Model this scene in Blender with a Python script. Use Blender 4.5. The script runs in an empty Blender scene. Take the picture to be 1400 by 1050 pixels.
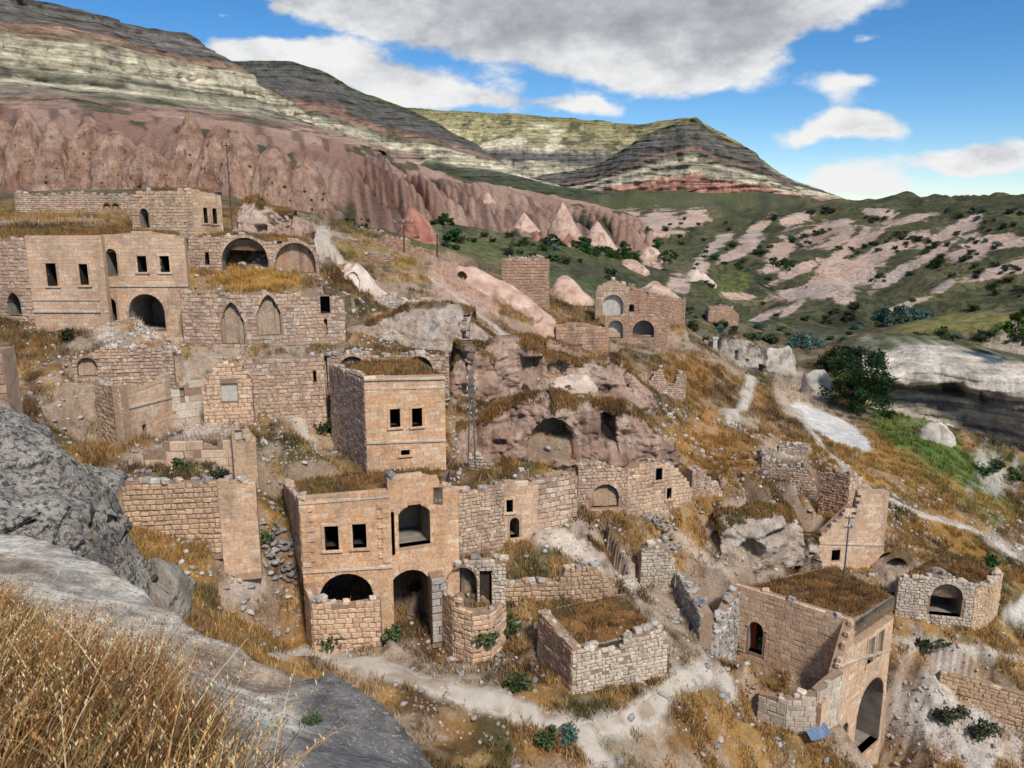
import bpy, math, random
import numpy as np
from mathutils import Matrix, Vector

random.seed(7)
RNG = np.random.default_rng(11)
SC = bpy.context.scene
COL = SC.collection
R = math.radians

# ---------------------------------------------------------------- camera
F_PX = 1100.0
PITCH = R(12.3)
CP, SP = math.cos(PITCH), math.sin(PITCH)
cam_d = bpy.data.cameras.new('camera')
cam_d.sensor_width = 36.0
cam_d.lens = F_PX / 1400 * 36
cam_d.clip_start = 0.1
cam_d.clip_end = 20000
cam = bpy.data.objects.new('camera', cam_d)
COL.objects.link(cam)
cam.location = (0, 0, 0)
cam.rotation_euler = (R(90) - PITCH, 0, 0)
SC.camera = cam

# ---------------------------------------------------------------- light
SUN_DIR = Vector((0.36, -0.68, 0.86)).normalized()      # towards the sun
SUN_EL = math.asin(SUN_DIR.z)
SUN_AZ = math.atan2(SUN_DIR.x, SUN_DIR.y)
sun_d = bpy.data.lights.new('sun', 'SUN')
sun_d.energy = 2.2
sun_d.angle = R(8)
sun_d.color = (1.0, 0.94, 0.85)
sun = bpy.data.objects.new('sun', sun_d)
COL.objects.link(sun)
sun.location = (60, -60, 120)
sun.rotation_euler = SUN_DIR.to_track_quat('Z', 'Y').to_euler()

SC.view_settings.view_transform = 'Standard'
SC.view_settings.look = 'None'
SC.view_settings.gamma = 1
SC.view_settings.use_curve_mapping = False
SC.view_settings.exposure = 0.58
SC.cycles.max_bounces = 4
SC.cycles.diffuse_bounces = 2
SC.cycles.use_denoising = True
SC.cycles.use_adaptive_sampling = True
SC.cycles.adaptive_threshold = 0.02


def ray(u, v):
    xc = (np.asarray(u, float) - 700) / F_PX
    yc = (525 - np.asarray(v, float)) / F_PX
    return xc, CP + yc * SP, -SP + yc * CP


def P(u, v, Y):
    a, b, c = ray(u, v)
    k = Y / b
    return np.array([a * k, Y, c * k])


def proj(x, y, z):
    fw = np.maximum(y * CP - z * SP, 1e-3)
    up = y * SP + z * CP
    return 700 + F_PX * x / fw, 525 - F_PX * up / fw


def lin(r, g, b):
    c = np.array([r, g, b]) / 255.0
    return np.where(c <= 0.04045, c / 12.92, ((c + 0.055) / 1.055) ** 2.4)


# ---------------------------------------------------------------- world: sky with clouds
W = bpy.data.worlds.new('World')
SC.world = W
W.use_nodes = True
nt = W.node_tree
for n in list(nt.nodes):
    nt.nodes.remove(n)


def nd(tree, typ, **kw):
    n = tree.nodes.new(typ)
    for k, val in kw.items():
        setattr(n, k, val)
    return n


def mth(tree, op, a, b=None, c=None, clamp=False):
    n = tree.nodes.new('ShaderNodeMath')
    n.operation = op
    n.use_clamp = clamp
    for i, s in enumerate((a, b, c)):
        if s is None:
            continue
        if isinstance(s, (int, float)):
            n.inputs[i].default_value = s
        else:
            tree.links.new(s, n.inputs[i])
    return n.outputs[0]


def mixc(tree, fac, a, b, blend='MIX'):
    n = tree.nodes.new('ShaderNodeMix')
    n.data_type = 'RGBA'
    n.blend_type = blend
    for sock, val in ((n.inputs[0], fac), (n.inputs[6], a), (n.inputs[7], b)):
        if isinstance(val, (int, float)):
            sock.default_value = val
        elif isinstance(val, (tuple, list, np.ndarray)):
            sock.default_value = tuple(float(t) for t in val[:3]) + (1,)
        else:
            tree.links.new(val, sock)
    return n.outputs[2]


def ramp(tree, fac, stops, interp='LINEAR'):
    n = tree.nodes.new('ShaderNodeValToRGB')
    cr = n.color_ramp
    cr.interpolation = interp
    while len(cr.elements) < len(stops):
        cr.elements.new(0.5)
    for e, (p, c) in zip(cr.elements, stops):
        e.position = p
        e.color = tuple(float(t) for t in c[:3]) + (1,)
    tree.links.new(fac, n.inputs[0])
    return n.outputs[0]


def noise_tex(tree, vec, scale, detail=4, rough=0.55, dist=0.0):
    n = tree.nodes.new('ShaderNodeTexNoise')
    n.inputs['Scale'].default_value = scale
    n.inputs['Detail'].default_value = detail
    n.inputs['Roughness'].default_value = rough
    n.inputs['Distortion'].default_value = dist
    if vec is not None:
        tree.links.new(vec, n.inputs['Vector'])
    return n


sky = nd(nt, 'ShaderNodeTexSky')
sky.sky_type = 'NISHITA'
sky.sun_disc = False
sky.sun_elevation = SUN_EL
sky.sun_rotation = SUN_AZ
sky.altitude = 2500
sky.air_density = 1.0
sky.dust_density = 0.1
sky.ozone_density = 3.0
tc = nd(nt, 'ShaderNodeTexCoord')
sep = nd(nt, 'ShaderNodeSeparateXYZ')
nt.links.new(tc.outputs['Generated'], sep.inputs[0])
az = mth(nt, 'ARCTAN2', sep.outputs[0], sep.outputs[1])
el = mth(nt, 'ARCSINE', sep.outputs[2])
# warp so that cloud outlines billow
nw = noise_tex(nt, tc.outputs['Generated'], 9, 3, 0.6)
sepw = nd(nt, 'ShaderNodeSeparateColor')
nt.links.new(nw.outputs['Color'], sepw.inputs[0])
azw = mth(nt, 'ADD', az, mth(nt, 'MULTIPLY', mth(nt, 'SUBTRACT', sepw.outputs[0], 0.5), 0.07))
elw = mth(nt, 'ADD', el, mth(nt, 'MULTIPLY', mth(nt, 'SUBTRACT', sepw.outputs[1], 0.5), 0.05))
mapn = nd(nt, 'ShaderNodeMapping')
mapn.inputs['Scale'].default_value = (1, 1, 1.9)
nt.links.new(tc.outputs['Generated'], mapn.inputs[0])
fb = noise_tex(nt, mapn.outputs[0], 8.5, 6, 0.62, 0.0)
fb2 = noise_tex(nt, mapn.outputs[0], 3.2, 2, 0.5)


def ae(u, v):
    a, b, c = ray(u, v)
    return math.atan2(a, b), math.atan2(c, math.hypot(a, b))


# (u, v, radius u, radius v, weight, greyness) of the clouds that the photograph shows
clouds = [(470, -5, 100, 40, .9, .5), (600, 10, 140, 48, 1.0, .7), (740, 30, 130, 52, 1.1, .9), (860, 45, 130, 62, 1.15, .95), (1000, 45, 110, 52, 1.0, .6),
          (1080, 5, 120, 30, .9, .5), (800, -60, 420, 60, 1.1, .95), (940, 92, 60, 24, .7, .2),
          (390, 78, 80, 17, .95, .05), (470, 100, 90, 22, 1.1, .2), (570, 124, 90, 20, 1.0, .2), (690, 144, 90, 14, .85, .1), (780, 154, 60, 10, .6, .0),
          (320, 72, 50, 13, .6, .05),
          (1165, 115, 44, 16, .95, .1), (1192, 52, 20, 8, .7, .05), (1085, 184, 38, 14, 1.0, .1), (1150, 165, 34, 20, 1.05, .35),
          (1205, 174, 44, 15, 1.0, .45), (1290, 214, 76, 15, 1.0, .5), (1380, 216, 60, 21, 1.05, .6), (1150, 240, 54, 15, .95, .4),
          (1205, 250, 50, 10, .7, .05), (1310, 266, 24, 8, .8, .05), (1400, 268, 30, 8, .6, .05), (310, 25, 16, 6, .6, .0), (370, 14, 10, 8, .6, 0)]
cl = []
for (u, v, ru, rv, w, g) in clouds:
    a0, e0 = ae(u, v)
    a1, _ = ae(u + ru, v)
    _, e1 = ae(u, v - rv)
    cl.append((a0, e0, abs(a1 - a0), abs(e1 - e0), w, g))
rs = random.Random(5)
for i in range(11):                         # the same kind of sky goes on all round
    a0 = rs.uniform(0.95, 2 * math.pi - 0.95)
    e0 = rs.uniform(0.08, 1.1)
    ra = rs.uniform(.12, .32) / max(.3, math.cos(e0))
    cl.append(((a0 + math.pi) % (2 * math.pi) - math.pi, e0, ra, rs.uniform(.04, .12) + e0 * .06, rs.uniform(.8, 1.1), rs.uniform(.1, .7)))
comb = nd(nt, 'ShaderNodeCombineXYZ')
nt.links.new(azw, comb.inputs[0])
nt.links.new(elw, comb.inputs[1])
dens = None
grey = None
for (a0, e0, sa, se, w, g) in cl:
    k = 2.0
    mp = nd(nt, 'ShaderNodeMapping')
    mp.inputs['Location'].default_value = (-a0 / (sa * k), -e0 / (se * k), 0)
    mp.inputs['Scale'].default_value = (1 / (sa * k), 1 / (se * k), 1)
    nt.links.new(comb.outputs[0], mp.inputs[0])
    gr = nd(nt, 'ShaderNodeTexGradient', gradient_type='SPHERICAL')
    nt.links.new(mp.outputs[0], gr.inputs[0])
    dens = mth(nt, 'MULTIPLY', gr.outputs['Fac'], w * 1.0) if dens is None else mth(nt, 'MULTIPLY_ADD', gr.outputs['Fac'], w * 1.0, dens)
    if g > .15:
        grey = mth(nt, 'MULTIPLY', gr.outputs['Fac'], w * g) if grey is None else mth(nt, 'MULTIPLY_ADD', gr.outputs['Fac'], w * g, grey)
fbm_c = mth(nt, 'SUBTRACT', fb.outputs[0], 0.5)
fbm_c2 = mth(nt, 'SUBTRACT', fb2.outputs[0], 0.5)
dsum = mth(nt, 'MULTIPLY_ADD', fbm_c, 1.7, mth(nt, 'MULTIPLY_ADD', fbm_c2, 0.35, dens))
n = nd(nt, 'ShaderNodeMapRange', interpolation_type='SMOOTHSTEP')
nt.links.new(dsum, n.inputs[0])
n.inputs[1].default_value = 0.38
n.inputs[2].default_value = 0.84
cover = n.outputs[0]
sh = mth(nt, 'MULTIPLY_ADD', grey, 0.42, mth(nt, 'MULTIPLY_ADD', fbm_c2, -1.0, mth(nt, 'MULTIPLY', fbm_c, -2.3)))
sh = mth(nt, 'ADD', sh, -0.02, clamp=True)
ccol = ramp(nt, sh, [(0.0, (.99, .99, .985)), (0.2, (.86, .875, .89)), (0.6, (.53, .55, .59)), (1.0, (.34, .355, .385))])
hs = nd(nt, 'ShaderNodeHueSaturation')
hs.inputs['Saturation'].default_value = 1.3
hs.inputs['Value'].default_value = 0.88
nt.links.new(sky.outputs[0], hs.inputs['Color'])
bg1 = nd(nt, 'ShaderNodeBackground')
nt.links.new(hs.outputs[0], bg1.inputs[0])
bg1.inputs[1].default_value = 0.095
bg2 = nd(nt, 'ShaderNodeBackground')
nt.links.new(ccol, bg2.inputs[0])
bg2.inputs[1].default_value = 0.60
mx = nd(nt, 'ShaderNodeMixShader')
nt.links.new(cover, mx.inputs[0])
nt.links.new(bg1.outputs[0], mx.inputs[1])
nt.links.new(bg2.outputs[0], mx.inputs[2])
W.cycles.sampling_method = 'MANUAL'
W.cycles.sample_map_resolution = 256
out = nd(nt, 'ShaderNodeOutputWorld')
nt.links.new(mx.outputs[0], out.inputs[0])


# ---------------------------------------------------------------- noise in numpy
def _hash(ix, iy, iz, seed):
    h = (ix.astype(np.uint32) * np.uint32(374761393) + iy.astype(np.uint32) * np.uint32(668265263)
         + iz.astype(np.uint32) * np.uint32(2246822519) + np.uint32((seed * 3266489917) & 0xffffffff))
    h = (h ^ (h >> np.uint32(13))) * np.uint32(1274126177)
    h = h ^ (h >> np.uint32(16))
    return (h & np.uint32(0xffffff)).astype(np.float32) / np.float32(0xffffff)


def vnoise(x, y, z=None, seed=0):
    x = np.asarray(x, np.float32)
    y = np.asarray(y, np.float32)
    z = np.zeros_like(x) if z is None else np.asarray(z, np.float32)
    xi, yi, zi = np.floor(x), np.floor(y), np.floor(z)
    fx, fy, fz = x - xi, y - yi, z - zi
    xi, yi, zi = xi.astype(np.int64) & 0xffffff, yi.astype(np.int64) & 0xffffff, zi.astype(np.int64) & 0xffffff
    fx, fy, fz = [t * t * t * (t * (t * 6 - 15) + 10) for t in (fx, fy, fz)]

    def h(a, b, c):
        return _hash(xi + a, yi + b, zi + c, seed)
    x00 = h(0, 0, 0) * (1 - fx) + h(1, 0, 0) * fx
    x10 = h(0, 1, 0) * (1 - fx) + h(1, 1, 0) * fx
    x01 = h(0, 0, 1) * (1 - fx) + h(1, 0, 1) * fx
    x11 = h(0, 1, 1) * (1 - fx) + h(1, 1, 1) * fx
    return (x00 * (1 - fy) + x10 * fy) * (1 - fz) + (x01 * (1 - fy) + x11 * fy) * fz


def fbm(x, y, z=None, octv=4, seed=0, gain=0.5):
    s = 0
    a = 1.0
    t = 0
    for i in range(octv):
        k = 2.03 ** i
        s = s + a * (vnoise(x * k + 17.3 * i, y * k - 9.1 * i, None if z is None else z * k + 3.7 * i, seed + i) - 0.5)
        t += a
        a *= gain
    return s / t * 2        # about -1..1


def sstep(a, b, x):
    t = np.clip((x - a) / (b - a), 0, 1)
    return t * t * (3 - 2 * t)


# ---------------------------------------------------------------- objects
def mesh_np(name, verts, faces, mat=None, col=None, smooth=False):
    verts = np.asarray(verts, np.float32)
    faces = np.asarray(faces, np.int32)
    k = faces.shape[1]
    me = bpy.data.meshes.new(name)
    me.vertices.add(len(verts))
    me.vertices.foreach_set('co', verts.ravel())
    me.loops.add(faces.size)
    me.loops.foreach_set('vertex_index', faces.ravel())
    me.polygons.add(len(faces))
    me.polygons.foreach_set('loop_start', np.arange(0, faces.size, k, dtype=np.int32))
    me.polygons.foreach_set('loop_total', np.full(len(faces), k, np.int32))
    me.update(calc_edges=True)
    if smooth:
        me.polygons.foreach_set('use_smooth', np.ones(len(faces), bool))
    if col is not None:
        at = me.color_attributes.new('Col', 'FLOAT_COLOR', 'POINT')
        c4 = np.ones((len(verts), 4), np.float32)
        c4[:, :col.shape[1]] = col
        at.data.foreach_set('color', c4.ravel())
    if mat is not None:
        me.materials.append(mat)
    return me


def link(name, me, parent=None, loc=(0, 0, 0)):
    o = bpy.data.objects.new(name, me)
    COL.objects.link(o)
    o.location = tuple(float(t) for t in loc)
    if parent is not None:
        o.parent = parent
    return o


def tag(o, label=None, cat=None, group=None, kind=None):
    if label:
        o['label'] = label
    if cat:
        o['category'] = cat
    if group:
        o['group'] = group
    if kind:
        o['kind'] = kind
    return o


class MB:
    def __init__(self):
        self.v = []
        self.f = []

    def quad(self, a, b, c, d):
        n = len(self.v)
        self.v += [a, b, c, d]
        self.f.append((n, n + 1, n + 2, n + 3))

    def box(self, c, sx, sy, sz, yaw=0.0, M=None):
        n = len(self.v)
        ca, sa = math.cos(yaw), math.sin(yaw)
        for dz in (-.5, .5):
            for dx, dy in ((-.5, -.5), (.5, -.5), (.5, .5), (-.5, .5)):
                x, y = dx * sx, dy * sy
                self.v.append((c[0] + x * ca - y * sa, c[1] + x * sa + y * ca, c[2] + dz * sz))
        for q in ((3, 2, 1, 0), (4, 5, 6, 7), (0, 1, 5, 4), (1, 2, 6, 5), (2, 3, 7, 6), (3, 0, 4, 7)):
            self.f.append(tuple(n + t for t in q))

    def tube(self, pts, rad, seg=8):
        pts = [Vector(p) for p in pts]
        if isinstance(rad, (int, float)):
            rad = [rad] * len(pts)
        n0 = len(self.v)
        for i, p in enumerate(pts):
            t = (pts[min(i + 1, len(pts) - 1)] - pts[max(i - 1, 0)]).normalized()
            a = t.orthogonal().normalized() if abs(t.z) < .9 else Vector((1, 0, 0))
            a = (a - t * a.dot(t)).normalized()
            b = t.cross(a)
            for k in range(seg):
                w = 2 * math.pi * k / seg
                q = p + (a * math.cos(w) + b * math.sin(w)) * rad[i]
                self.v.append(tuple(q))
        for i in range(len(pts) - 1):
            for k in range(seg):
                k2 = (k + 1) % seg
                self.f.append((n0 + i * seg + k, n0 + i * seg + k2, n0 + (i + 1) * seg + k2, n0 + (i + 1) * seg + k))
        for i0 in (0, len(pts) - 1):
            c = len(self.v)
            self.v.append(tuple(pts[i0]))
            for k in range(seg):
                k2 = (k + 1) % seg
                self.f.append((n0 + i0 * seg + k, n0 + i0 * seg + k2, c, c))

    def build(self, name, mat, parent=None, origin=(0, 0, 0), smooth=False):
        me = bpy.data.meshes.new(name)
        o = np.asarray(origin, float)
        me.from_pydata([tuple(np.asarray(p) - o) for p in self.v], [], [tuple(dict.fromkeys(q)) for q in self.f])
        if smooth:
            me.polygons.foreach_set('use_smooth', np.ones(len(me.polygons), bool))
        me.materials.append(mat)
        return link(name, me, parent)


# ---------------------------------------------------------------- materials
def new_mat(name):
    m = bpy.data.materials.new(name)
    m.use_nodes = True
    t = m.node_tree
    b = t.nodes['Principled BSDF']
    b.inputs['Roughness'].default_value = 0.92
    b.inputs['Specular IOR Level'].default_value = 0.15
    return m, t, b


def add_bump(t, b, height, strength, dist=0.05):
    n = t.nodes.new('ShaderNodeBump')
    n.inputs['Strength'].default_value = strength
    n.inputs['Distance'].default_value = dist
    t.links.new(height, n.inputs['Height'])
    t.links.new(n.outputs[0], b.inputs['Normal'])


def mat_vcol(name, s1=1.5, s2=9.0, amp=0.35, bump=0.6, dist=0.08, spots=None):
    """surface whose own colours are stored per vertex, broken up by two scales of noise"""
    m, t, b = new_mat(name)
    at = nd(t, 'ShaderNodeVertexColor', layer_name='Col')
    geo = nd(t, 'ShaderNodeNewGeometry')
    n1 = noise_tex(t, geo.outputs['Position'], s1, 5, 0.6)
    n2 = noise_tex(t, geo.outputs['Position'], s2, 4, 0.65)
    k = mth(t, 'ADD', mth(t, 'MULTIPLY', n1.outputs[0], 0.6), mth(t, 'MULTIPLY', n2.outputs[0], 0.4))
    g = nd(t, 'ShaderNodeMapRange')
    t.links.new(k, g.inputs[0])
    g.inputs[1].default_value = 0.33
    g.inputs[2].default_value = 0.67
    g.inputs[3].default_value = 1 - amp
    g.inputs[4].default_value = 1 + amp
    c = mixc(t, 1.0, at.outputs[0], g.outputs[0], 'MULTIPLY')
    if spots:
        ns = noise_tex(t, geo.outputs['Position'], spots[0], 6, 0.7, .5)
        fa = nd(t, 'ShaderNodeMapRange')
        t.links.new(ns.outputs[0], fa.inputs[0])
        fa.inputs[1].default_value = spots[1]
        fa.inputs[2].default_value = spots[1] + 0.06
        fa.inputs[4].default_value = spots[3]
        c = mixc(t, fa.outputs[0], c, spots[2])
        nw_ = noise_tex(t, geo.outputs['Position'], spots[0] * 1.7, 5, .75)
        fw_ = nd(t, 'ShaderNodeMapRange')
        t.links.new(nw_.outputs[0], fw_.inputs[0])
        for i, val in ((1, .56), (2, .63), (4, .6)):
            fw_.inputs[i].default_value = val
        c = mixc(t, fw_.outputs[0], c, lin(208, 200, 188))
        no_ = noise_tex(t, geo.outputs['Position'], spots[0] * .6, 5, .7)
        fo_ = nd(t, 'ShaderNodeMapRange')
        t.links.new(no_.outputs[0], fo_.inputs[0])
        for i, val in ((1, .62), (2, .68), (4, .5)):
            fo_.inputs[i].default_value = val
        c = mixc(t, fo_.outputs[0], c, lin(150, 118, 82))
    t.links.new(c, b.inputs['Base Color'])
    add_bump(t, b, k, bump, dist)
    return m


def mat_stone(name, tones, stain=(90, 82, 76), stain_amt=0.55, s=1.0, bump=0.5):
    """cut stone: each piece takes its own tone, with weather stains across the wall"""
    m, t, b = new_mat(name)
    oi = nd(t, 'ShaderNodeObjectInfo')
    geo = nd(t, 'ShaderNodeNewGeometry')
    r = mth(t, 'FRACT', mth(t, 'ADD', oi.outputs['Random'], geo.outputs['Random Per Island']))
    tones = [tuple(sum(q) / 3 + (t - sum(q) / 3) * .84 + 9 for t in q) for q in tones]
    k = len(tones)
    c = ramp(t, r, [(i / max(k - 1, 1), lin(*q)) for i, q in enumerate(tones)])
    mp = nd(t, 'ShaderNodeMapping')
    mp.inputs['Scale'].default_value = (1, 1, .35)
    t.links.new(geo.outputs['Position'], mp.inputs[0])
    n1 = noise_tex(t, mp.outputs[0], 0.7 * s, 6, 0.66, .3)
    n2 = noise_tex(t, geo.outputs['Position'], 7 * s, 5, 0.65)
    n3 = noise_tex(t, geo.outputs['Position'], 2.2 * s, 5, 0.7, .4)
    g = nd(t, 'ShaderNodeMapRange')
    t.links.new(n2.outputs[0], g.inputs[0])
    g.inputs[1].default_value = .3
    g.inputs[2].default_value = .7
    g.inputs[3].default_value = .70
    g.inputs[4].default_value = 1.25
    c = mixc(t, 1.0, c, g.outputs[0], 'MULTIPLY')
    f = nd(t, 'ShaderNodeMapRange')
    t.links.new(mth(t, 'MULTIPLY_ADD', n1.outputs[0], .6, mth(t, 'MULTIPLY', n3.outputs[0], .4)), f.inputs[0])
    f.inputs[1].default_value = .47
    f.inputs[2].default_value = .64
    f.inputs[4].default_value = stain_amt + .12
    c = mixc(t, f.outputs[0], c, lin(*stain))
    f2 = nd(t, 'ShaderNodeMapRange')
    t.links.new(n3.outputs[0], f2.inputs[0])
    f2.inputs[1].default_value = .57
    f2.inputs[2].default_value = .68
    f2.inputs[4].default_value = .55
    c = mixc(t, f2.outputs[0], c, lin(226, 212, 196))
    t.links.new(c, b.inputs['Base Color'])
    add_bump(t, b, mth(t, 'ADD', n2.outputs[0], n3.outputs[0]), bump, .03)
    return m


def mat_plain(name, col, rough=0.8, metal=0.0, var=0.15, s=6.0, bump=0.2):
    m, t, b = new_mat(name)
    geo = nd(t, 'ShaderNodeNewGeometry')
    n1 = noise_tex(t, geo.outputs['Position'], s, 4, 0.6)
    g = nd(t, 'ShaderNodeMapRange')
    t.links.new(n1.outputs[0], g.inputs[0])
    g.inputs[1].default_value = .3
    g.inputs[2].default_value = .7
    g.inputs[3].default_value = 1 - var
    g.inputs[4].default_value = 1 + var
    c = mixc(t, 1.0, lin(*col), g.outputs[0], 'MULTIPLY')
    t.links.new(c, b.inputs['Base Color'])
    b.inputs['Roughness'].default_value = rough
    b.inputs['Metallic'].default_value = metal
    add_bump(t, b, n1.outputs[0], bump, .02)
    return m


def mat_leaf(name):
    m, t, b = new_mat(name)
    at = nd(t, 'ShaderNodeVertexColor', layer_name='Col')
    oi = nd(t, 'ShaderNodeObjectInfo')
    h = nd(t, 'ShaderNodeHueSaturation')
    t.links.new(at.outputs[0], h.inputs['Color'])
    t.links.new(mth(t, 'MULTIPLY_ADD', oi.outputs['Random'], .05, .475), h.inputs['Hue'])
    t.links.new(mth(t, 'MULTIPLY_ADD', oi.outputs['Random'], .5, .75), h.inputs['Value'])
    t.links.new(h.outputs[0], b.inputs['Base Color'])
    b.inputs['Roughness'].default_value = .7
    return m


def mat_blade(name):
    m, t, b = new_mat(name)
    at = nd(t, 'ShaderNodeVertexColor', layer_name='Col')
    t.links.new(at.outputs[0], b.inputs['Base Color'])
    b.inputs['Roughness'].default_value = .75
    return m


def mat_ground():
    m, t, b = new_mat('ground')
    at = nd(t, 'ShaderNodeVertexColor', layer_name='Col')
    geo = nd(t, 'ShaderNodeNewGeometry')
    pos = geo.outputs['Position']
    n1 = noise_tex(t, pos, .9, 5, .65)
    n2 = noise_tex(t, pos, 6.5, 4, .7)
    k = mth(t, 'ADD', mth(t, 'MULTIPLY', n1.outputs[0], .5), mth(t, 'MULTIPLY', n2.outputs[0], .5))
    g = nd(t, 'ShaderNodeMapRange')
    t.links.new(k, g.inputs[0])
    for i, val in ((1, .34), (2, .66), (3, .55), (4, 1.4)):
        g.inputs[i].default_value = val
    c = mixc(t, 1.0, at.outputs[0], g.outputs[0], 'MULTIPLY')
    # small stones lying in the dirt
    vo = nd(t, 'ShaderNodeTexVoronoi')
    vo.inputs['Scale'].default_value = 4.2
    vd = nd(t, 'ShaderNodeVectorMath', operation='MULTIPLY_ADD')
    t.links.new(n2.outputs['Color'], vd.inputs[0])
    vd.inputs[1].default_value = (.22, .22, .22)
    t.links.new(pos, vd.inputs[2])
    t.links.new(vd.outputs[0], vo.inputs['Vector'])
    sepc = nd(t, 'ShaderNodeSeparateColor')
    t.links.new(vo.outputs['Color'], sepc.inputs[0])
    st = mth(t, 'MULTIPLY', mth(t, 'LESS_THAN', vo.outputs['Distance'], mth(t, 'MULTIPLY', sepc.outputs[0], .42)), mth(t, 'GREATER_THAN', n1.outputs[0], .47))
    st = mth(t, 'MULTIPLY', st, at.outputs['Alpha'])
    c = mixc(t, mth(t, 'MULTIPLY', st, .6), c, lin(186, 174, 158))
    # scrub dots on the far slopes, where alpha is low
    n3 = noise_tex(t, pos, .55, 6, .75, .3)
    f = nd(t, 'ShaderNodeMapRange')
    t.links.new(n3.outputs[0], f.inputs[0])
    f.inputs[1].default_value = .50
    f.inputs[2].default_value = .60
    f.inputs[4].default_value = .75
    sc = mth(t, 'MULTIPLY', f.outputs[0], mth(t, 'SUBTRACT', 1.0, at.outputs['Alpha']))
    c = mixc(t, sc, c, lin(62, 66, 48))
    # bare pink and pale scarps with broken edges
    ba = nd(t, 'ShaderNodeAttribute', attribute_name='Bare')
    nb = noise_tex(t, pos, .085, 9, .70, .3)
    nb2 = noise_tex(t, pos, .035, 3, .5)
    fb2_ = nd(t, 'ShaderNodeMapRange', interpolation_type='SMOOTHSTEP')
    t.links.new(mth(t, 'MULTIPLY_ADD', mth(t, 'SUBTRACT', nb.outputs[0], .5), 2.3, ba.outputs['Fac']), fb2_.inputs[0])
    fb2_.inputs[1].default_value = .46
    fb2_.inputs[2].default_value = .68
    pk = ramp(t, nb2.outputs[0], [(.3, lin(196, 160, 140)), (.5, lin(206, 178, 158)), (.62, lin(178, 160, 148)), (.75, lin(214, 196, 178))])
    pk = mixc(t, 1.0, pk, g.outputs[0], 'MULTIPLY')
    c = mixc(t, fb2_.outputs[0], c, pk)
    t.links.new(c, b.inputs['Base Color'])
    hgt_ = mth(t, 'ADD', mth(t, 'ADD', k, mth(t, 'MULTIPLY', st, .5)), mth(t, 'MULTIPLY', sc, 1.5))
    add_bump(t, b, hgt_, .9, .14)
    return m


def mat_hill(name, k=1.0, dots=.6, dist=5.0):
    """layered cliffs: the strata show as fine ledges where the ground is steep"""
    m, t, b = new_mat(name)
    at = nd(t, 'ShaderNodeVertexColor', layer_name='Col')
    geo = nd(t, 'ShaderNodeNewGeometry')
    pos = geo.outputs['Position']
    mp = nd(t, 'ShaderNodeMapping')
    mp.inputs['Scale'].default_value = (.010 * k, .010 * k, .42 * k)
    t.links.new(pos, mp.inputs[0])
    ly = noise_tex(t, mp.outputs[0], 1.0, 6, .72)
    n2 = noise_tex(t, pos, .10 * k, 7, .72, .2)
    n3 = noise_tex(t, pos, .05 * k, 5, .65)
    sp = nd(t, 'ShaderNodeSeparateXYZ')
    t.links.new(geo.outputs['True Normal'], sp.inputs[0])
    steep = nd(t, 'ShaderNodeMapRange')
    t.links.new(sp.outputs[2], steep.inputs[0])
    for i, val in ((1, .9), (2, .55), (3, .25), (4, 1.0)):
        steep.inputs[i].default_value = val
    lv = nd(t, 'ShaderNodeMapRange')
    t.links.new(ly.outputs[0], lv.inputs[0])
    for i, val in ((1, .36), (2, .60), (3, .55), (4, 1.5)):
        lv.inputs[i].default_value = val
    c = mixc(t, steep.outputs[0], at.outputs[0], mixc(t, 1.0, at.outputs[0], lv.outputs[0], 'MULTIPLY'))
    g = nd(t, 'ShaderNodeMapRange')
    t.links.new(n2.outputs[0], g.inputs[0])
    for i, val in ((1, .34), (2, .64), (3, .55), (4, 1.65)):
        g.inputs[i].default_value = val
    c = mixc(t, 1.0, c, g.outputs[0], 'MULTIPLY')
    n4 = noise_tex(t, pos, .22 * k, 5, .8)
    f = nd(t, 'ShaderNodeMapRange')
    t.links.new(mth(t, 'MULTIPLY_ADD', n3.outputs[0], .5, mth(t, 'MULTIPLY', n4.outputs[0], .5)), f.inputs[0])
    for i, val in ((1, .54), (2, .60), (4, dots)):
        f.inputs[i].default_value = val
    c = mixc(t, mth(t, 'MULTIPLY', f.outputs[0], mth(t, 'SUBTRACT', 1.15, steep.outputs[0], clamp=True)), c, lin(66, 68, 52))
    t.links.new(c, b.inputs['Base Color'])
    add_bump(t, b, mth(t, 'ADD', mth(t, 'MULTIPLY', ly.outputs[0], steep.outputs[0]), n2.outputs[0]), 1.0, dist)
    return m


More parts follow.
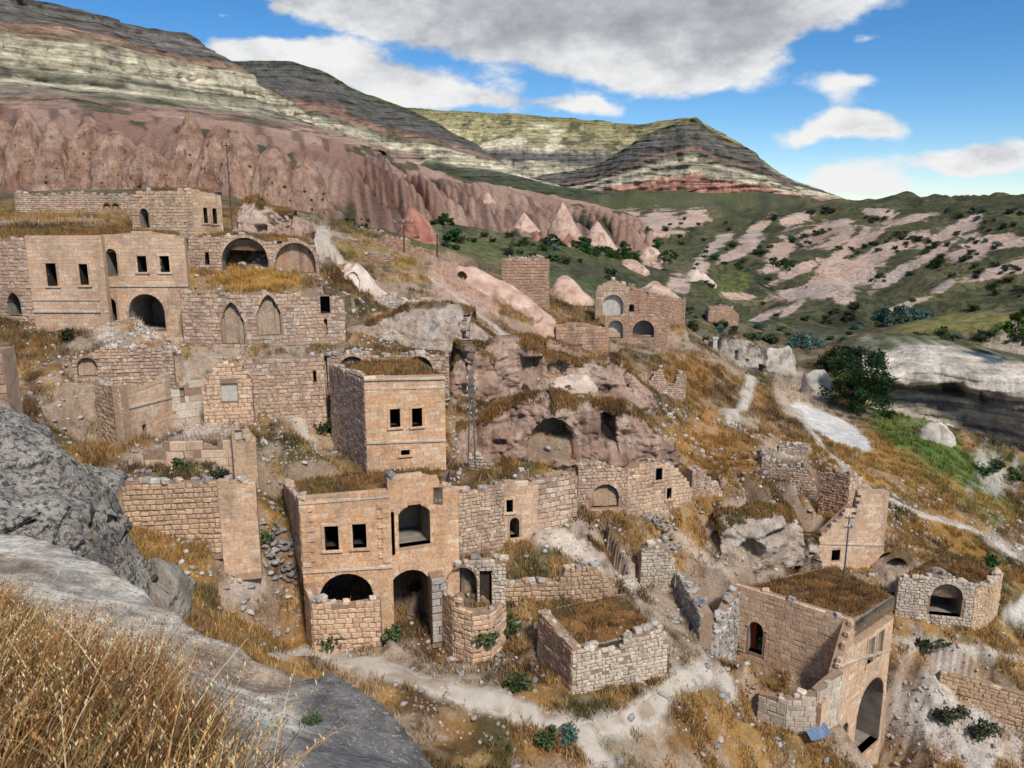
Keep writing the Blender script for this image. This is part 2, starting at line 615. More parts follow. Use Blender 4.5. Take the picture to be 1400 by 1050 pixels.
M_ground = mat_ground()
M_path = mat_vcol('path', 1.2, 11.0, .2, .5, .05)
M_hill = mat_hill('hill')
M_cliff = mat_hill('layered_cliff', 5.0, .3, .8)
def mat_streak(name, k=1.0, dark=.4):
    m, t, b = new_mat(name)
    at = nd(t, 'ShaderNodeVertexColor', layer_name='Col')
    geo = nd(t, 'ShaderNodeNewGeometry')
    mp = nd(t, 'ShaderNodeMapping')
    mp.inputs['Scale'].default_value = (.55 * k, .55 * k, .09 * k)
    t.links.new(geo.outputs['Position'], mp.inputs[0])
    n1 = noise_tex(t, mp.outputs[0], 1.0, 7, .7, .3)
    n2 = noise_tex(t, geo.outputs['Position'], .5 * k, 7, .72)
    g = nd(t, 'ShaderNodeMapRange')
    t.links.new(mth(t, 'MULTIPLY_ADD', n1.outputs[0], .6, mth(t, 'MULTIPLY', n2.outputs[0], .4)), g.inputs[0])
    for i, val in ((1, .36), (2, .62), (3, .62), (4, 1.5)):
        g.inputs[i].default_value = val
    c = mixc(t, 1.0, at.outputs[0], g.outputs[0], 'MULTIPLY')
    f = nd(t, 'ShaderNodeMapRange')
    t.links.new(n1.outputs[0], f.inputs[0])
    for i, val in ((1, .55), (2, .64), (4, dark)):
        f.inputs[i].default_value = val
    c = mixc(t, f.outputs[0], c, lin(84, 66, 58))
    t.links.new(c, b.inputs['Base Color'])
    add_bump(t, b, mth(t, 'ADD', n1.outputs[0], n2.outputs[0]), 1.0, 1.6 / k)
    return m


M_bad = mat_streak('badland')
M_face = mat_streak('tuff_face', 3.2, .22)
M_rock = mat_vcol('tuff', .9, 7.0, .32, .9, .16)
M_lichen = mat_vcol('lichen_rock', 2.2, 12.0, .45, 1.0, .10, spots=(8.0, .50, lin(44, 44, 47), .82))
M_fore = mat_vcol('weathered_rock', 1.8, 16.0, .42, 1.0, .06, spots=(15.0, .53, lin(96, 91, 87), .6))
M_ashlar = mat_stone('ashlar', [(226, 182, 140), (216, 172, 132), (232, 194, 156), (210, 162, 122), (236, 204, 170)], stain_amt=.42)
M_ashlar_o = mat_stone('ashlar_orange', [(230, 178, 130), (222, 162, 112), (234, 190, 146), (216, 164, 122), (238, 202, 164)], stain_amt=.34)
M_tan = mat_stone('tan_block', [(212, 172, 130), (202, 160, 120), (220, 184, 144), (192, 152, 116)], stain_amt=.5)
M_pinkst = mat_stone('pink_block', [(210, 172, 138), (196, 154, 122), (220, 190, 160), (184, 144, 116), (224, 200, 174)], stain_amt=.55)
M_brown = mat_stone('brown_block', [(198, 150, 114), (182, 132, 100), (208, 166, 130), (172, 124, 96)], stain_amt=.5)
M_pale = mat_stone('pale_block', [(214, 194, 168), (200, 180, 154), (224, 206, 184), (188, 170, 148)], stain=(120, 114, 106), stain_amt=.5)
M_rubble = mat_stone('rubble', [(196, 182, 168), (170, 160, 150), (214, 202, 188), (150, 144, 138), (186, 166, 148)], stain=(88, 86, 86), stain_amt=.6)
M_greyst = mat_stone('grey_rubble', [(170, 166, 162), (142, 140, 138), (188, 182, 174), (124, 122, 122), (176, 158, 138)], stain=(80, 80, 84), stain_amt=.6)
M_mortar = mat_plain('mortar', (160, 134, 112), .95, 0, .25, 5)
M_mortar_l = mat_plain('mortar_light', (186, 156, 128), .95, 0, .22, 4)
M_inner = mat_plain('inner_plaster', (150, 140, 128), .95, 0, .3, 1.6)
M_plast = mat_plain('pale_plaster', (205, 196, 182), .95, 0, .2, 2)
M_dark = mat_plain('dark_recess', (70, 62, 56), .95, 0, .3, 2)  # dark lining: shade inside window recesses put into the colour
M_steel = mat_plain('galvanised_steel', (140, 142, 144), .45, .6, .1, 9)
M_wood = mat_plain('weathered_wood', (92, 78, 66), .85, 0, .2, 10)
M_red = mat_plain('red_door', (150, 62, 38), .7, 0, .2, 8)
M_blue = mat_plain('blue_sheet', (120, 138, 164), .5, .2, .15, 4)
M_white = mat_plain('white_ceramic', (225, 225, 225), .3, 0, .05, 9)
M_leaf = mat_leaf('leaf')
M_blade = mat_blade('grass_blade')
M_bark = mat_plain('bark', (84, 70, 58), .9, 0, .3, 9, .8)

# ---------------------------------------------------------------- walls, described by where they stand
class Wall:
    def __init__(s, pts, vb, top, ops=(), mode='house', T=0.5, course=.30, bl=.55, mat=None, back=None, proud=.035, gap=.025,
                 miss=0.0, rag=0.0, caps=0.0, strings=(), frames=False, ring=False, depth=2.0, mortar=None, front=1.2, wild=0.0,
                 name='wall', inner=None, behind=5.0, blocks=True, jit=.012, flat=None):
        s.__dict__.update(locals())
        if not isinstance(vb, (list, tuple)):
            s.vb = (vb, vb)
        us = [p[0] for p in pts]
        tv = [t[1] for t in top]
        tu = [t[0] for t in top]
        s.plan = []
        for q in pts:
            u, Y = q[:2]
            f = 0 if us[-1] == us[0] else (u - us[0]) / (us[-1] - us[0])
            vbm = s.vb[0] * (1 - f) + s.vb[1] * f
            vt = float(np.interp(u, tu, tv)) if tu[-1] > tu[0] else tv[0]
            p = P(u, q[2] if len(q) > 2 else (vbm + vt) / 2, Y)
            s.plan.append(np.array(p[:2]))
        s.cum = [0.0]
        for a, b in zip(s.plan[:-1], s.plan[1:]):
            s.cum.append(s.cum[-1] + float(np.linalg.norm(b - a)))
        s.L = s.cum[-1]
        s.zb = (P(us[0], s.vb[0], pts[0][1])[2], P(us[-1], s.vb[1], pts[-1][1])[2])
        s.zlow = min(s.zb) - 0.9
        tp = [s.hit(u, v) for (u, v) in top]
        tp.sort(key=lambda q: q[0])
        s.ts = np.array([q[0] for q in tp])
        s.tz = np.array([q[1] for q in tp])
        if flat:
            s.tz[flat[0]:flat[1]] = s.tz[flat[0]:flat[1]].mean()
        s.O = []
        for o in ops:
            kind, u0, v0, u1, v1 = o[:5]
            vm = (v0 + v1) / 2
            a, b = s.hit(u0, vm)[0], s.hit(u1, vm)[0]
            um = (u0 + u1) / 2
            zt, zl = s.hit(um, v0)[1], s.hit(um, v1)[1]
            D = o[5] if len(o) > 5 else depth
            mt = o[6] if len(o) > 6 else None
            s.O.append(dict(k=kind, a=a, b=b, z0=zl, z1=zt, D=D, m=mt))

    def seg(s, t):
        i = int(np.clip(np.searchsorted(s.cum, t, side='right') - 1, 0, len(s.plan) - 2))
        return i

    def at(s, t, z, d=0.0):
        i = s.seg(t)
        dr = (s.plan[i + 1] - s.plan[i]) / (s.cum[i + 1] - s.cum[i])
        p = s.plan[i] + dr * (t - s.cum[i]) + np.array([dr[1], -dr[0]]) * d
        return (float(p[0]), float(p[1]), float(z))

    def yaw(s, t):
        i = s.seg(t)
        dr = s.plan[i + 1] - s.plan[i]
        return math.atan2(dr[1], dr[0])

    def hit(s, u, v):
        a, b, c = ray(u, v)
        best = None
        for i in range(len(s.plan) - 1):
            p0, p1 = s.plan[i], s.plan[i + 1]
            d = p1 - p0
            L = np.linalg.norm(d)
            M = np.array([[a, -d[0] / L], [b, -d[1] / L]])
            k, t = np.linalg.solve(M, p0)
            over = max(0, -t, t - L)
            if best is None or over < best[0]:
                best = (over, s.cum[i] + t, k * c)
        return best[1], best[2]

    def zbase(s, t):
        f = np.clip(t / s.L, 0, 1)
        return s.zb[0] * (1 - f) + s.zb[1] * f

    def ztop(s, t):
        return np.interp(t, s.ts, s.tz)

    def sd(s, x, y):
        """along-wall position and signed distance (positive in front) for arrays"""
        best = np.full(x.shape, 1e9)
        T = np.zeros(x.shape)
        D = np.full(x.shape, 1e9)
        for i in range(len(s.plan) - 1):
            p0, p1 = s.plan[i], s.plan[i + 1]
            d = (p1 - p0) / np.linalg.norm(p1 - p0)
            L = s.cum[i + 1] - s.cum[i]
            t = (x - p0[0]) * d[0] + (y - p0[1]) * d[1]
            dd = (x - p0[0]) * d[1] - (y - p0[1]) * d[0]
            ov = np.maximum(0, np.maximum(-t, t - L))
            m = ov * 3 + np.abs(dd)
            k = m < best
            best = np.where(k, m, best)
            T = np.where(k, s.cum[i] + t, T)
            D = np.where(k, dd, D)
        return T, D


HOUSES = []


def house(name, label, cat, walls, roof=None, group=None):
    HOUSES.append(dict(name=name, label=label, cat=cat, walls=walls, roof=roof, group=group))
    return HOUSES[-1]


ASH = dict(course=.25, bl=.58, gap=.010, proud=.014, mortar='l', jit=.004)
RUB = dict(course=.21, bl=.30, gap=.026, proud=.045, wild=.4, rag=.25, caps=.8, jit=.03)
BLK = dict(course=.25, bl=.40, gap=.018, proud=.024, wild=.15, rag=.12, caps=.3, jit=.02)

# --- the big house under the cliff
house('stone_house', 'long two storey tan house with dark windows below the pink cliff', 'house', [
    Wall([(42, 57), (145, 57)], 464, [(42, 322), (145, 321)], [('r', 64, 360, 78, 391), ('r', 109, 361, 121, 390)], mat='M_ashlar', frames=True,
         strings=((427, 427, .10), (411, 411, .05)), **ASH),
    Wall([(145, 57), (146, 58.7)], 464, [(145, 321), (146, 321)], mat='M_ashlar', **ASH),
    Wall([(145.5, 58.6), (257, 58.6)], 458, [(145, 320), (200, 316), (257, 324)],
         [('a', 146, 340, 160, 377), ('r', 188, 350, 201, 372), ('r', 219, 350, 232, 372), ('a', 176, 402, 225, 452, 4), ('a', 147, 408, 160, 456, 3)],
         mat='M_ashlar', frames=True, ring=True, strings=((392, 392, .07),), **ASH),
    Wall([(-45, 58), (42, 57.4)], 440, [(-45, 325), (42, 326)], [('p', 10, 400, 28, 432)], mat='M_pinkst', **BLK)],
    roof=[(-45, 58.3, 327), (257, 59, 325), (250, 66, 318), (-45, 66, 318)])
# --- the house above it
house('stone_house', 'small square upper house with arched door and two narrow windows', 'house', [
    Wall([(181, 70), (265, 69.6)], 346, [(181, 266), (200, 259), (265, 259)], [('a', 192, 285, 203, 312)], mat='M_tan', ring=True, **BLK),
    Wall([(265, 69.6), (305, 71.5)], 346, [(265, 259), (305, 267)], [('r', 278, 284, 283.5, 305), ('r', 290.5, 285, 296.5, 306)], mat='M_tan', frames=True, **ASH)],
    roof=[(181, 70.3, 267), (266, 70, 262), (303, 77, 262), (190, 77, 262)])
house('vaulted_ruin', 'ruined vault row with a wide open arch and a bricked up arch', 'ruin', [
    Wall([(256, 68), (302, 68)], 374, [(256, 324), (302, 322)], [('r', 280, 345, 286, 362)], mat='M_pinkst', **BLK),
    Wall([(302, 68), (436, 69)], 374, [(302, 322), (333, 318), (365, 330), (380, 332), (405, 325), (425, 334), (436, 350)],
         [('a', 303, 325, 366, 372, 4.5, 'M_inner'), ('a', 376, 332, 431, 373, .55, 'M_brown')], mat='M_pinkst', ring=True, **BLK)],
    roof=[(258, 68.3, 323), (430, 69.5, 331), (425, 75, 322), (270, 75, 318)])
house('infill_wall', 'rough stone infill closing an arch, small arched doorway at its foot', 'wall', [
    Wall([(374, 69.3), (433, 69.9)], 373, [(374, 356), (380, 344), (392, 335), (405, 332), (418, 336), (428, 346), (433, 360)],
         [('a', 379.5, 356, 389, 370, 2)], mat='M_brown', T=.3, **BLK)])
house('arched_wall', 'tall ruined wall with two pointed arch niches and jagged holes', 'wall', [
    Wall([(250, 57), (330, 56.5), (472, 58.5)], (502, 468), [(250, 397), (300, 403), (360, 397), (400, 404), (440, 400), (472, 410)],
         [('p', 303, 413, 333, 470, 1.6, 'M_pinkst'), ('p', 352, 403, 383, 458, 1.8, 'M_plast'), ('r', 438, 405, 451, 428, 1.5), ('r', 443, 436, 447.5, 457)],
         mode='retain', mat='M_pinkst', ring=True, behind=4, miss=.03, **BLK)])
house('ruined_wall', 'pink rubble wall with a slit window beside the footpath', 'wall', [
    Wall([(335, 51), (445, 52)], (566, 574), [(335, 494), (400, 490), (440, 482), (445, 484)], [('r', 428, 507, 432.5, 522, .8)], mode='retain', mat='M_pinkst', behind=2.5, **BLK)])
house('vault_gable', 'arched stone gable with a pale blocked rectangle in it', 'gable', [
    Wall([(278, 48), (347, 48.5)], 580, [(278, 548), (279, 524), (287, 506), (300, 497), (313, 495), (326, 499), (338, 510), (345, 528), (347, 552)],
         [('r', 302, 524, 325, 549, .14, 'M_plast')], mat='M_ashlar', T=.45, behind=2, **BLK)])
house('roofless_house', 'roofless corner house of pale blocks with one tiny window', 'house', [
    Wall([(133, 46.5, 565), (167, 44, 575)], (606, 620), [(133, 524), (167, 527)], mat='M_tan', T=.45, **BLK),
    Wall([(167, 44, 575), (235, 48.5, 550)], (622, 586), [(167, 525), (183, 525), (184.5, 534), (221, 521), (222, 513), (235, 511)], [('r', 195, 580, 201, 596, 1)],
         mat='M_ashlar', T=.45, strings=((561, 544, .06),), behind=3, **ASH),
    Wall([(235, 48.5), (281, 49.6)], (582, 578), [(235, 532), (243, 528), (262, 522), (281, 526)], [('r', 246, 530, 252, 543, .2)], mat='M_pale', T=.4, rag=.2, course=.5, bl=1.1, gap=.01,
         proud=.01, behind=1)])
house('low_wall', 'low plastered orange wall remnant with a stepped top and a pier', 'wall', [
    Wall([(197, 41), (320, 41.5)], (640, 636), [(197, 614), (221, 614), (222, 604), (275, 604), (276, 612), (297, 612), (298, 604), (320, 602)], mat='M_ashlar', T=.4, behind=0.8,
         course=.5, bl=.9, gap=.012, proud=.012),
    Wall([(318, 41.0), (351, 41.3)], (645, 645), [(318, 583), (334, 583), (335, 604), (351, 604)], [('r', 321, 588, 331, 602, .15, 'M_plast')], mat='M_tan', T=.6, behind=.8, **ASH)])
house('terrace_wall', 'high terrace wall, rough blocks at one end and smooth ashlar at the other', 'wall', [
    Wall([(168, 37), (300, 37.6)], (722, 741), [(168, 655), (186, 658), (300, 657)], mode='retain', mat='M_tan', behind=2.5, course=.27, bl=.36, gap=.05, proud=.05, wild=.3, rag=.15, caps=.7, jit=.02),
    Wall([(300, 37.6), (353, 38)], (741, 768), [(300, 657), (353, 662)], mode='retain', mat='M_ashlar', behind=2.5, caps=.8, **ASH)])
house('rubble_vault', 'collapsed rubble building with a low vault mouth under the long tan house', 'ruin', [
    Wall([(100, 50), (238, 51)], (522, 528), [(100, 488), (118, 484), (150, 472), (200, 476), (238, 480)], [('a', 105, 489, 133, 514, 1.5)], mode='retain', mat='M_pinkst', behind=2, miss=.05, **RUB)])

# --- the square house in the middle
house('stone_house', 'square two storey house with two black windows and grassy flat roof', 'house', [
    Wall([(452, 51.5), (500, 45.5)], (610, 646), [(452, 498), (500, 515)], mat='M_pinkst', **BLK),
    Wall([(500, 45.5), (609, 47)], (648, 642), [(500, 515), (609, 513)], [('r', 533, 559, 547, 584), ('r', 563, 558, 577, 583), ('r', 548, 615, 560, 622)],
         mat='M_ashlar_o', frames=True, strings=((520, 518, .10), (607, 603, .07), (533, 531, .03)), **ASH)],
    roof=[(453, 51.5, 499), (500, 45.7, 516), (608, 47.2, 514), (575, 54, 492)])
# --- the ornate house in front
house('stone_house', 'ornate orange house with framed windows, loggia and two arches below', 'house', [
    Wall([(387, 43.5, 657), (408, 38, 681)], (685, 768), [(387, 657), (408, 681)], mat='M_pinkst', front=.3, **BLK),
    Wall([(408, 38, 681), (533, 38.6, 670)], 862, [(408, 681), (470, 676), (533, 670)], [('r', 444, 719, 463, 752), ('r', 482, 716, 501, 749), ('a', 437, 784, 512, 862, 4)],
         mat='M_ashlar_o', frames=True, strings=((784, 776, .07), (690, 680, .04)), ring=True, **ASH),
    Wall([(533, 38.7), (628, 40)], (866, 850), [(533, 654), (545, 651), (575, 648), (600, 655), (601, 664), (628, 668)],
         [('o', 545, 690, 588, 746, 2.6, 'M_inner'), ('r', 534.5, 700, 539.5, 759), ('a', 531.5, 779, 590, 864, 4, 'M_inner')], mat='M_ashlar_o', ring=True, caps=.5, **ASH)],
    roof=[(388, 43.3, 658), (408, 38.3, 682), (605, 39.6, 664), (615, 45, 640)])
house('parapet_wall', 'low block parapet in front of the lunette arch', 'wall', [
    Wall([(418, 38.0), (427, 36.4), (521, 36.7)], (872, 886), [(418, 800), (427, 822), (480, 826), (521, 820)], mode='retain', mat='M_ashlar', behind=1.3, caps=.5, course=.27, bl=.4, gap=.035, proud=.04, wild=.2, rag=.1)])
house('stepped_buttress', 'buttress of stacked rounded blocks at the tall arch', 'buttress', [
    Wall([(590, 38.2), (608, 38.4)], (865, 860), [(590, 790), (608, 786)], mat='M_rubble', T=.8, course=.42, bl=.9, gap=.05, proud=.12, wild=.1, behind=.6)])
house('round_bastion', 'curved bastion wall of squared blocks below the apse', 'wall', [
    Wall([(604, 38.4), (620, 37.2), (645, 36.6), (670, 36.9), (692, 38.2)], (888, 880), [(604, 812), (625, 812), (627, 832), (660, 834), (692, 824)], mode='retain', mat='M_ashlar', behind=1.4,
         course=.29, bl=.5, gap=.03, proud=.04, rag=.1, wild=.15, caps=.2)])
house('apse_ruin', 'broken apse with a weathered grey niche above the curved bastion', 'ruin', [
    Wall([(607, 39.6), (692, 39.8)], (838, 836), [(607, 792), (622, 772), (645, 763), (692, 764)], [('a', 612, 776, 652, 838, .9, 'M_plast'), ('r', 656, 780, 672, 832, .25, 'M_dark')], mode='retain',
         mat='M_pale', behind=1.6, **RUB)])
house('field_wall', 'long block wall between the bastion and the square stump of a house', 'wall', [
    Wall([(684, 40.3), (780, 40.5), (832, 40.9)], (836, 836), [(684, 797), (762, 795), (772, 779), (800, 772), (818, 776), (832, 796)], mode='retain', mat='M_tan', behind=1.5, course=.27, bl=.4, gap=.045, proud=.05,
         wild=.3, rag=.2, caps=.6)])
house('cliff_house', 'pink wall with a small window above an arched doorway', 'house', [
    Wall([(627, 41.8), (690, 43)], (764, 752), [(627, 670), (660, 668), (690, 656)], mode='retain', mat='M_pinkst', behind=2.0, **RUB),
    Wall([(690, 43), (736, 43.6)], (742, 732), [(690, 658), (736, 660)], [('r', 692, 683, 701, 700), ('a', 697, 708, 710, 735)], mode='retain', mat='M_ashlar', behind=2.2, ring=True, frames=True, **ASH),
    Wall([(726, 43.6), (789, 45)], (722, 714), [(726, 656), (760, 651), (789, 650)], mode='retain', mat='M_pinkst', behind=2.2, course=.3, bl=.46, gap=.04, proud=.05, wild=.2, caps=.4)])
house('stone_hut', 'squat broken hut with a thick dry grass roof beside the path', 'hut', [
    Wall([(735, 37), (782, 34.2)], (905, 942), [(735, 832), (782, 884)], mat='M_pinkst', **BLK),
    Wall([(782, 34.2), (912, 36)], (948, 926), [(782, 884), (845, 884), (862, 868), (903, 853), (912, 872)], mat='M_pale', miss=.06, **RUB)],
    roof=[(737, 37, 834), (783, 34.4, 886), (908, 36.2, 862), (850, 41, 810)])
house('cave_house', 'rubble front with a half buried arch and two square windows above dry grass', 'house', [
    Wall([(790, 49.6), (857, 50)], (702, 704), [(790, 637), (820, 632), (857, 640)], [('a', 808, 662, 846, 693, 1.6)], mode='retain', mat='M_pinkst', behind=2.5, ring=True, **RUB),
    Wall([(857, 50), (946, 52)], (714, 690), [(857, 641), (880, 632), (900, 628), (930, 642), (946, 668)], [('r', 896, 640, 905, 656), ('r', 911, 667, 917.5, 682)], mode='retain', mat='M_ashlar', behind=2.5,
         miss=.02, frames=True, **BLK)])
house('wall_stump', 'free standing arched wall stump between grey stone pile and grass', 'wall', [
    Wall([(876, 43.4), (923, 43.6)], 802, [(876, 762), (884, 748), (900, 744), (914, 748), (923, 768)], mat='M_pale', T=.9, behind=.5, **RUB)])
house('dry_stone_wall', 'tumbled dry stone wall running down the slope', 'wall', [
    Wall([(925, 43.4), (940, 41.2), (958, 39.5)], (800, 868), [(925, 778), (940, 806), (958, 836)], mat='M_greyst', T=.7, behind=.3, **RUB)])
house('stone_bank', 'bank of tumbled pale stones at the corner beside the red door', 'ruin', [
    Wall([(966, 41.6), (1008, 45.3)], (912, 892), [(966, 880), (980, 858), (994, 834), (1008, 806)], mode='retain', mat='M_rubble', T=.6, behind=1.5, course=.24, bl=.34, gap=.04, proud=.1, wild=.5, rag=.3, caps=1.5, jit=.08)])
house('ruined_wall', 'jagged brown wall on the dry slope below the white rock slab', 'wall', [
    Wall([(1040, 63), (1116, 61.5)], (672, 682), [(1040, 618), (1062, 636), (1084, 642), (1102, 634), (1116, 668)], mode='retain', mat='M_pinkst', behind=2, **RUB)])
house('pale_enclosure', 'small enclosure of white stones on the dry slope', 'ruin', [
    Wall([(1064, 70), (1104, 69)], (632, 634), [(1064, 606), (1104, 608)], mode='retain', mat='M_pale', behind=3, **RUB)])
house('ruined_wall', 'cracked grey brown wall behind the tall narrow ruin', 'wall', [
    Wall([(1120, 59.5), (1160, 58)], (704, 706), [(1120, 646), (1158, 643)], mat='M_brown', T=.8, **RUB),
    Wall([(1160, 58), (1184, 60)], (706, 700), [(1160, 644), (1184, 656)], mat='M_pinkst', T=.8, **RUB)])
house('tall_ruin', 'tall narrow wall remnant with a square window in its low wing', 'ruin', [
    Wall([(1118, 54.2), (1211, 55.2)], (779, 774), [(1118, 738), (1162, 738), (1164, 722), (1166, 692), (1175, 686), (1178, 673), (1211, 672)], [('r', 1137, 752, 1148.5, 766)], mat='M_ashlar', T=.7, frames=False,
         strings=((744, 746, .05),), behind=3, **ASH)])
house('vaulted_ruin', 'round cornered ruin with a dark arch and a grass roof', 'ruin', [
    Wall([(1226, 49.5), (1330, 48.5)], (840, 860), [(1226, 786), (1260, 790), (1290, 782), (1330, 802)], [('a', 1272, 798, 1316, 842, 2.6)], mat='M_pale', ring=True, front=1.5, **RUB),
    Wall([(1330, 48.5), (1352, 49.3), (1367, 52)], (862, 838), [(1330, 802), (1352, 796), (1367, 786)], mat='M_tan', **RUB)],
    roof=[(1227, 49.8, 788), (1332, 48.9, 803), (1367, 52.3, 787), (1290, 58, 752)])
# --- the tall house at the edge of the drop
house('stone_house', 'tall facade house with red door, twin framed windows and a high arch', 'house', [
    Wall([(1005, 45.5, 800), (1166, 41, 849)], (905, 930), [(1005, 800), (1030, 806), (1166, 849)], [('a', 1023, 850, 1043, 893)], mat='M_ashlar', ring=True, caps=.35, course=.29, bl=.5, gap=.022, proud=.03, wild=.1,
         jit=.012),
    Wall([(1124, 38.4, 960), (1166, 41.0, 849), (1225.5, 44.5, 813)], (1058, 1048), [(1124, 962), (1140, 940), (1165, 912), (1166, 850), (1225, 813)],
         [('r', 1186, 873, 1194, 906, .35, 'M_plast'), ('r', 1199, 863, 1206.5, 896, .35, 'M_plast'), ('a', 1172, 933, 1204, 1022, 3), ('a', 1150, 990, 1157.5, 1028, 1)], mat='M_ashlar', frames=True, ring=True,
         strings=((926, 886, .08),), flat=(3, 5), **ASH)],
    roof=[(1007, 45.6, 802), (1167, 41.3, 851), (1224, 44.7, 815), (1140, 53, 772)])
house('courtyard_wall', 'curved parapet of pale blocks round the sunken yard', 'wall', [
    Wall([(1036, 39.6), (1075, 38.7), (1118, 38.6), (1150, 39.7)], (985, 985), [(1036, 946), (1088, 954), (1128, 936), (1150, 918)], mode='retain', mat='M_pale', behind=.8, T=.45, course=.3, bl=.6, gap=.03, proud=.04,
         rag=.1, wild=.1, caps=.2)])
house('retaining_wall', 'long sloping retaining wall of brown blocks above the white gully', 'wall', [
    Wall([(1285, 47.5), (1400, 45), (1490, 43)], (932, 1060), [(1285, 916), (1340, 930), (1400, 949), (1490, 980)], mode='retain', mat='M_tan', behind=2.5, course=.27, bl=.55, gap=.03, proud=.04, wild=.2, rag=.1)])
# --- farther up the slope
house('vaulted_wall', 'rubble wall with two low arch heads just behind the square house roof', 'wall', [
    Wall([(448, 54.5), (614, 55)], (540, 540), [(448, 484), (485, 480), (520, 486), (572, 481), (614, 486)], [('a', 464, 487, 501, 530, 2.5), ('a', 552, 487, 592, 530, 2.5)], mode='retain', mat='M_pinkst', behind=2, ring=True, **RUB)])
house('ruined_wall', 'stepped rubble remnant on the dry slope beside the two square windows', 'wall', [
    Wall([(946, 53), (987, 54.5)], (676, 680), [(946, 644), (958, 638), (970, 650), (987, 668)], mat='M_pinkst', T=.6, **RUB)])
house('ruined_wall', 'short tan wall end under the great pointed arch cave', 'wall', [
    Wall([(640, 50.5), (672, 50)], (648, 650), [(640, 622), (652, 618), (672, 634)], mat='M_pale', T=.6, **RUB)])
house('ruined_wall', 'crumbled stone fold on the shelf right of the chamber rock', 'wall', [
    Wall([(893, 57), (930, 57.5)], (640, 644), [(893, 612), (905, 606), (918, 616), (930, 626)], mat='M_pinkst', T=.6, **RUB)])
house('tower_ruin', 'massive square brown masonry block on the smooth tuff ridge', 'tower', [
    Wall([(686, 100), (751, 100)], (424, 426), [(686, 356), (696, 350), (715, 353), (735, 349), (751, 355)], mat='M_brown', T=3.5, course=.34, bl=.6, gap=.03, proud=.05, rag=.4, wild=.3, behind=3, caps=.8)])
house('masonry_wall', 'broad brown masonry wall stepping down from the tuff ridge', 'wall', [
    Wall([(760, 88), (832, 89)], (494, 496), [(760, 446), (790, 440), (832, 448)], mode='retain', mat='M_brown', T=1.2, behind=3, course=.34, bl=.6, gap=.03, proud=.05, rag=.2)])
house('arcaded_house', 'two tier ruin with pale plastered arches in the upper village', 'house', [
    Wall([(814, 102), (860, 102)], (434, 434), [(814, 398), (820, 390), (838, 381), (852, 386), (860, 392)], [('a', 824, 403, 852, 432, .5, 'M_plast')], mat='M_pinkst', ring=True, **BLK),
    Wall([(858, 103), (937, 104)], (448, 444), [(858, 384), (880, 398), (937, 408)], [('a', 860, 416, 867, 426)], mode='retain', mat='M_brown', behind=3, **RUB),
    Wall([(826, 98), (912, 98)], (500, 500), [(826, 431), (880, 430), (912, 436)], [('a', 831, 438, 852, 462, .8, 'M_plast'), ('a', 865, 438, 894.5, 461, 1.5, 'M_inner'), ('r', 874, 475, 888, 488)], mode='retain',
         mat='M_brown', behind=3, ring=True, **BLK)])
house('red_ruin', 'small reddish brick ruin standing alone above the valley path', 'ruin', [
    Wall([(968, 126), (1010, 126)], (446, 446), [(968, 426), (972, 420), (1000, 419), (1011, 430)], mat='M_brown', T=2.5, behind=2, **BLK)])
house('gate_wall', 'low brown wall ending in a white post beside the valley path', 'wall', [
    Wall([(944, 108), (978, 108)], (496, 496), [(944, 470), (972, 466), (978, 466)], mode='retain', mat='M_pinkst', T=.8, behind=3, **RUB)])
house('ruined_wall', 'two stubby wall ends below the plastered arches', 'ruin', [
    Wall([(886, 73), (938, 73)], (548, 550), [(886, 530), (890, 516), (903, 498), (910, 520), (922, 524), (928, 508), (938, 512)], mat='M_pinkst', T=.8, **RUB)])
house('ruined_wall', 'weathered low wall on the ledge above the smooth tuff slab', 'wall', [
    Wall([(516, 72), (556, 72.5), (592, 73)], (428, 424), [(516, 404), (540, 400), (556, 412), (592, 404)], mat='M_pale', T=.6, **BLK)])
for (u0, u1, vt, vb, Y, lab) in ((452, 486, 322, 350, 96, 'pinkish broken house wall by the white footpath'), (520, 560, 322, 350, 98, 'reddish ruin wall with gaps near the wooden pole'),
                                 (486, 522, 310, 326, 112, 'long low red bank wall under green slope'), (565, 582, 336, 352, 100, 'little red ruin corner beside the cone rock'),
                                 (497, 540, 344, 366, 88, 'grey crumbling wall below the red ruins')):
    house('ruined_wall', lab, 'wall', [Wall([(u0, Y), (u1, Y)], vb, [(u0, vt + 4), (u0 + 6, vt), ((u0 + u1) / 2, vt + 3), (u1, vt + 6)], mode='retain', mat='M_brown', T=.8, behind=2.5, **RUB)])
house('ruined_wall', 'brick wall fragment on the ledge above the grey boulder', 'wall', [
    Wall([(-40, 22), (6, 22)], (536, 540), [(-40, 476), (6, 477)], mat='M_brown', T=.6, course=.3, bl=.55, gap=.03, proud=.03, behind=1, front=.3)])
house('ruined_wall', 'long broken wall under the pink cones', 'wall', [
    Wall([(20, 92), (185, 92)], (290, 292), [(20, 262), (60, 266), (110, 262), (150, 266), (185, 264)], [('a', 141, 278, 151, 286), ('a', 153, 278, 163, 287)], mode='retain', mat='M_pinkst', behind=4, **RUB)])

FACES = []


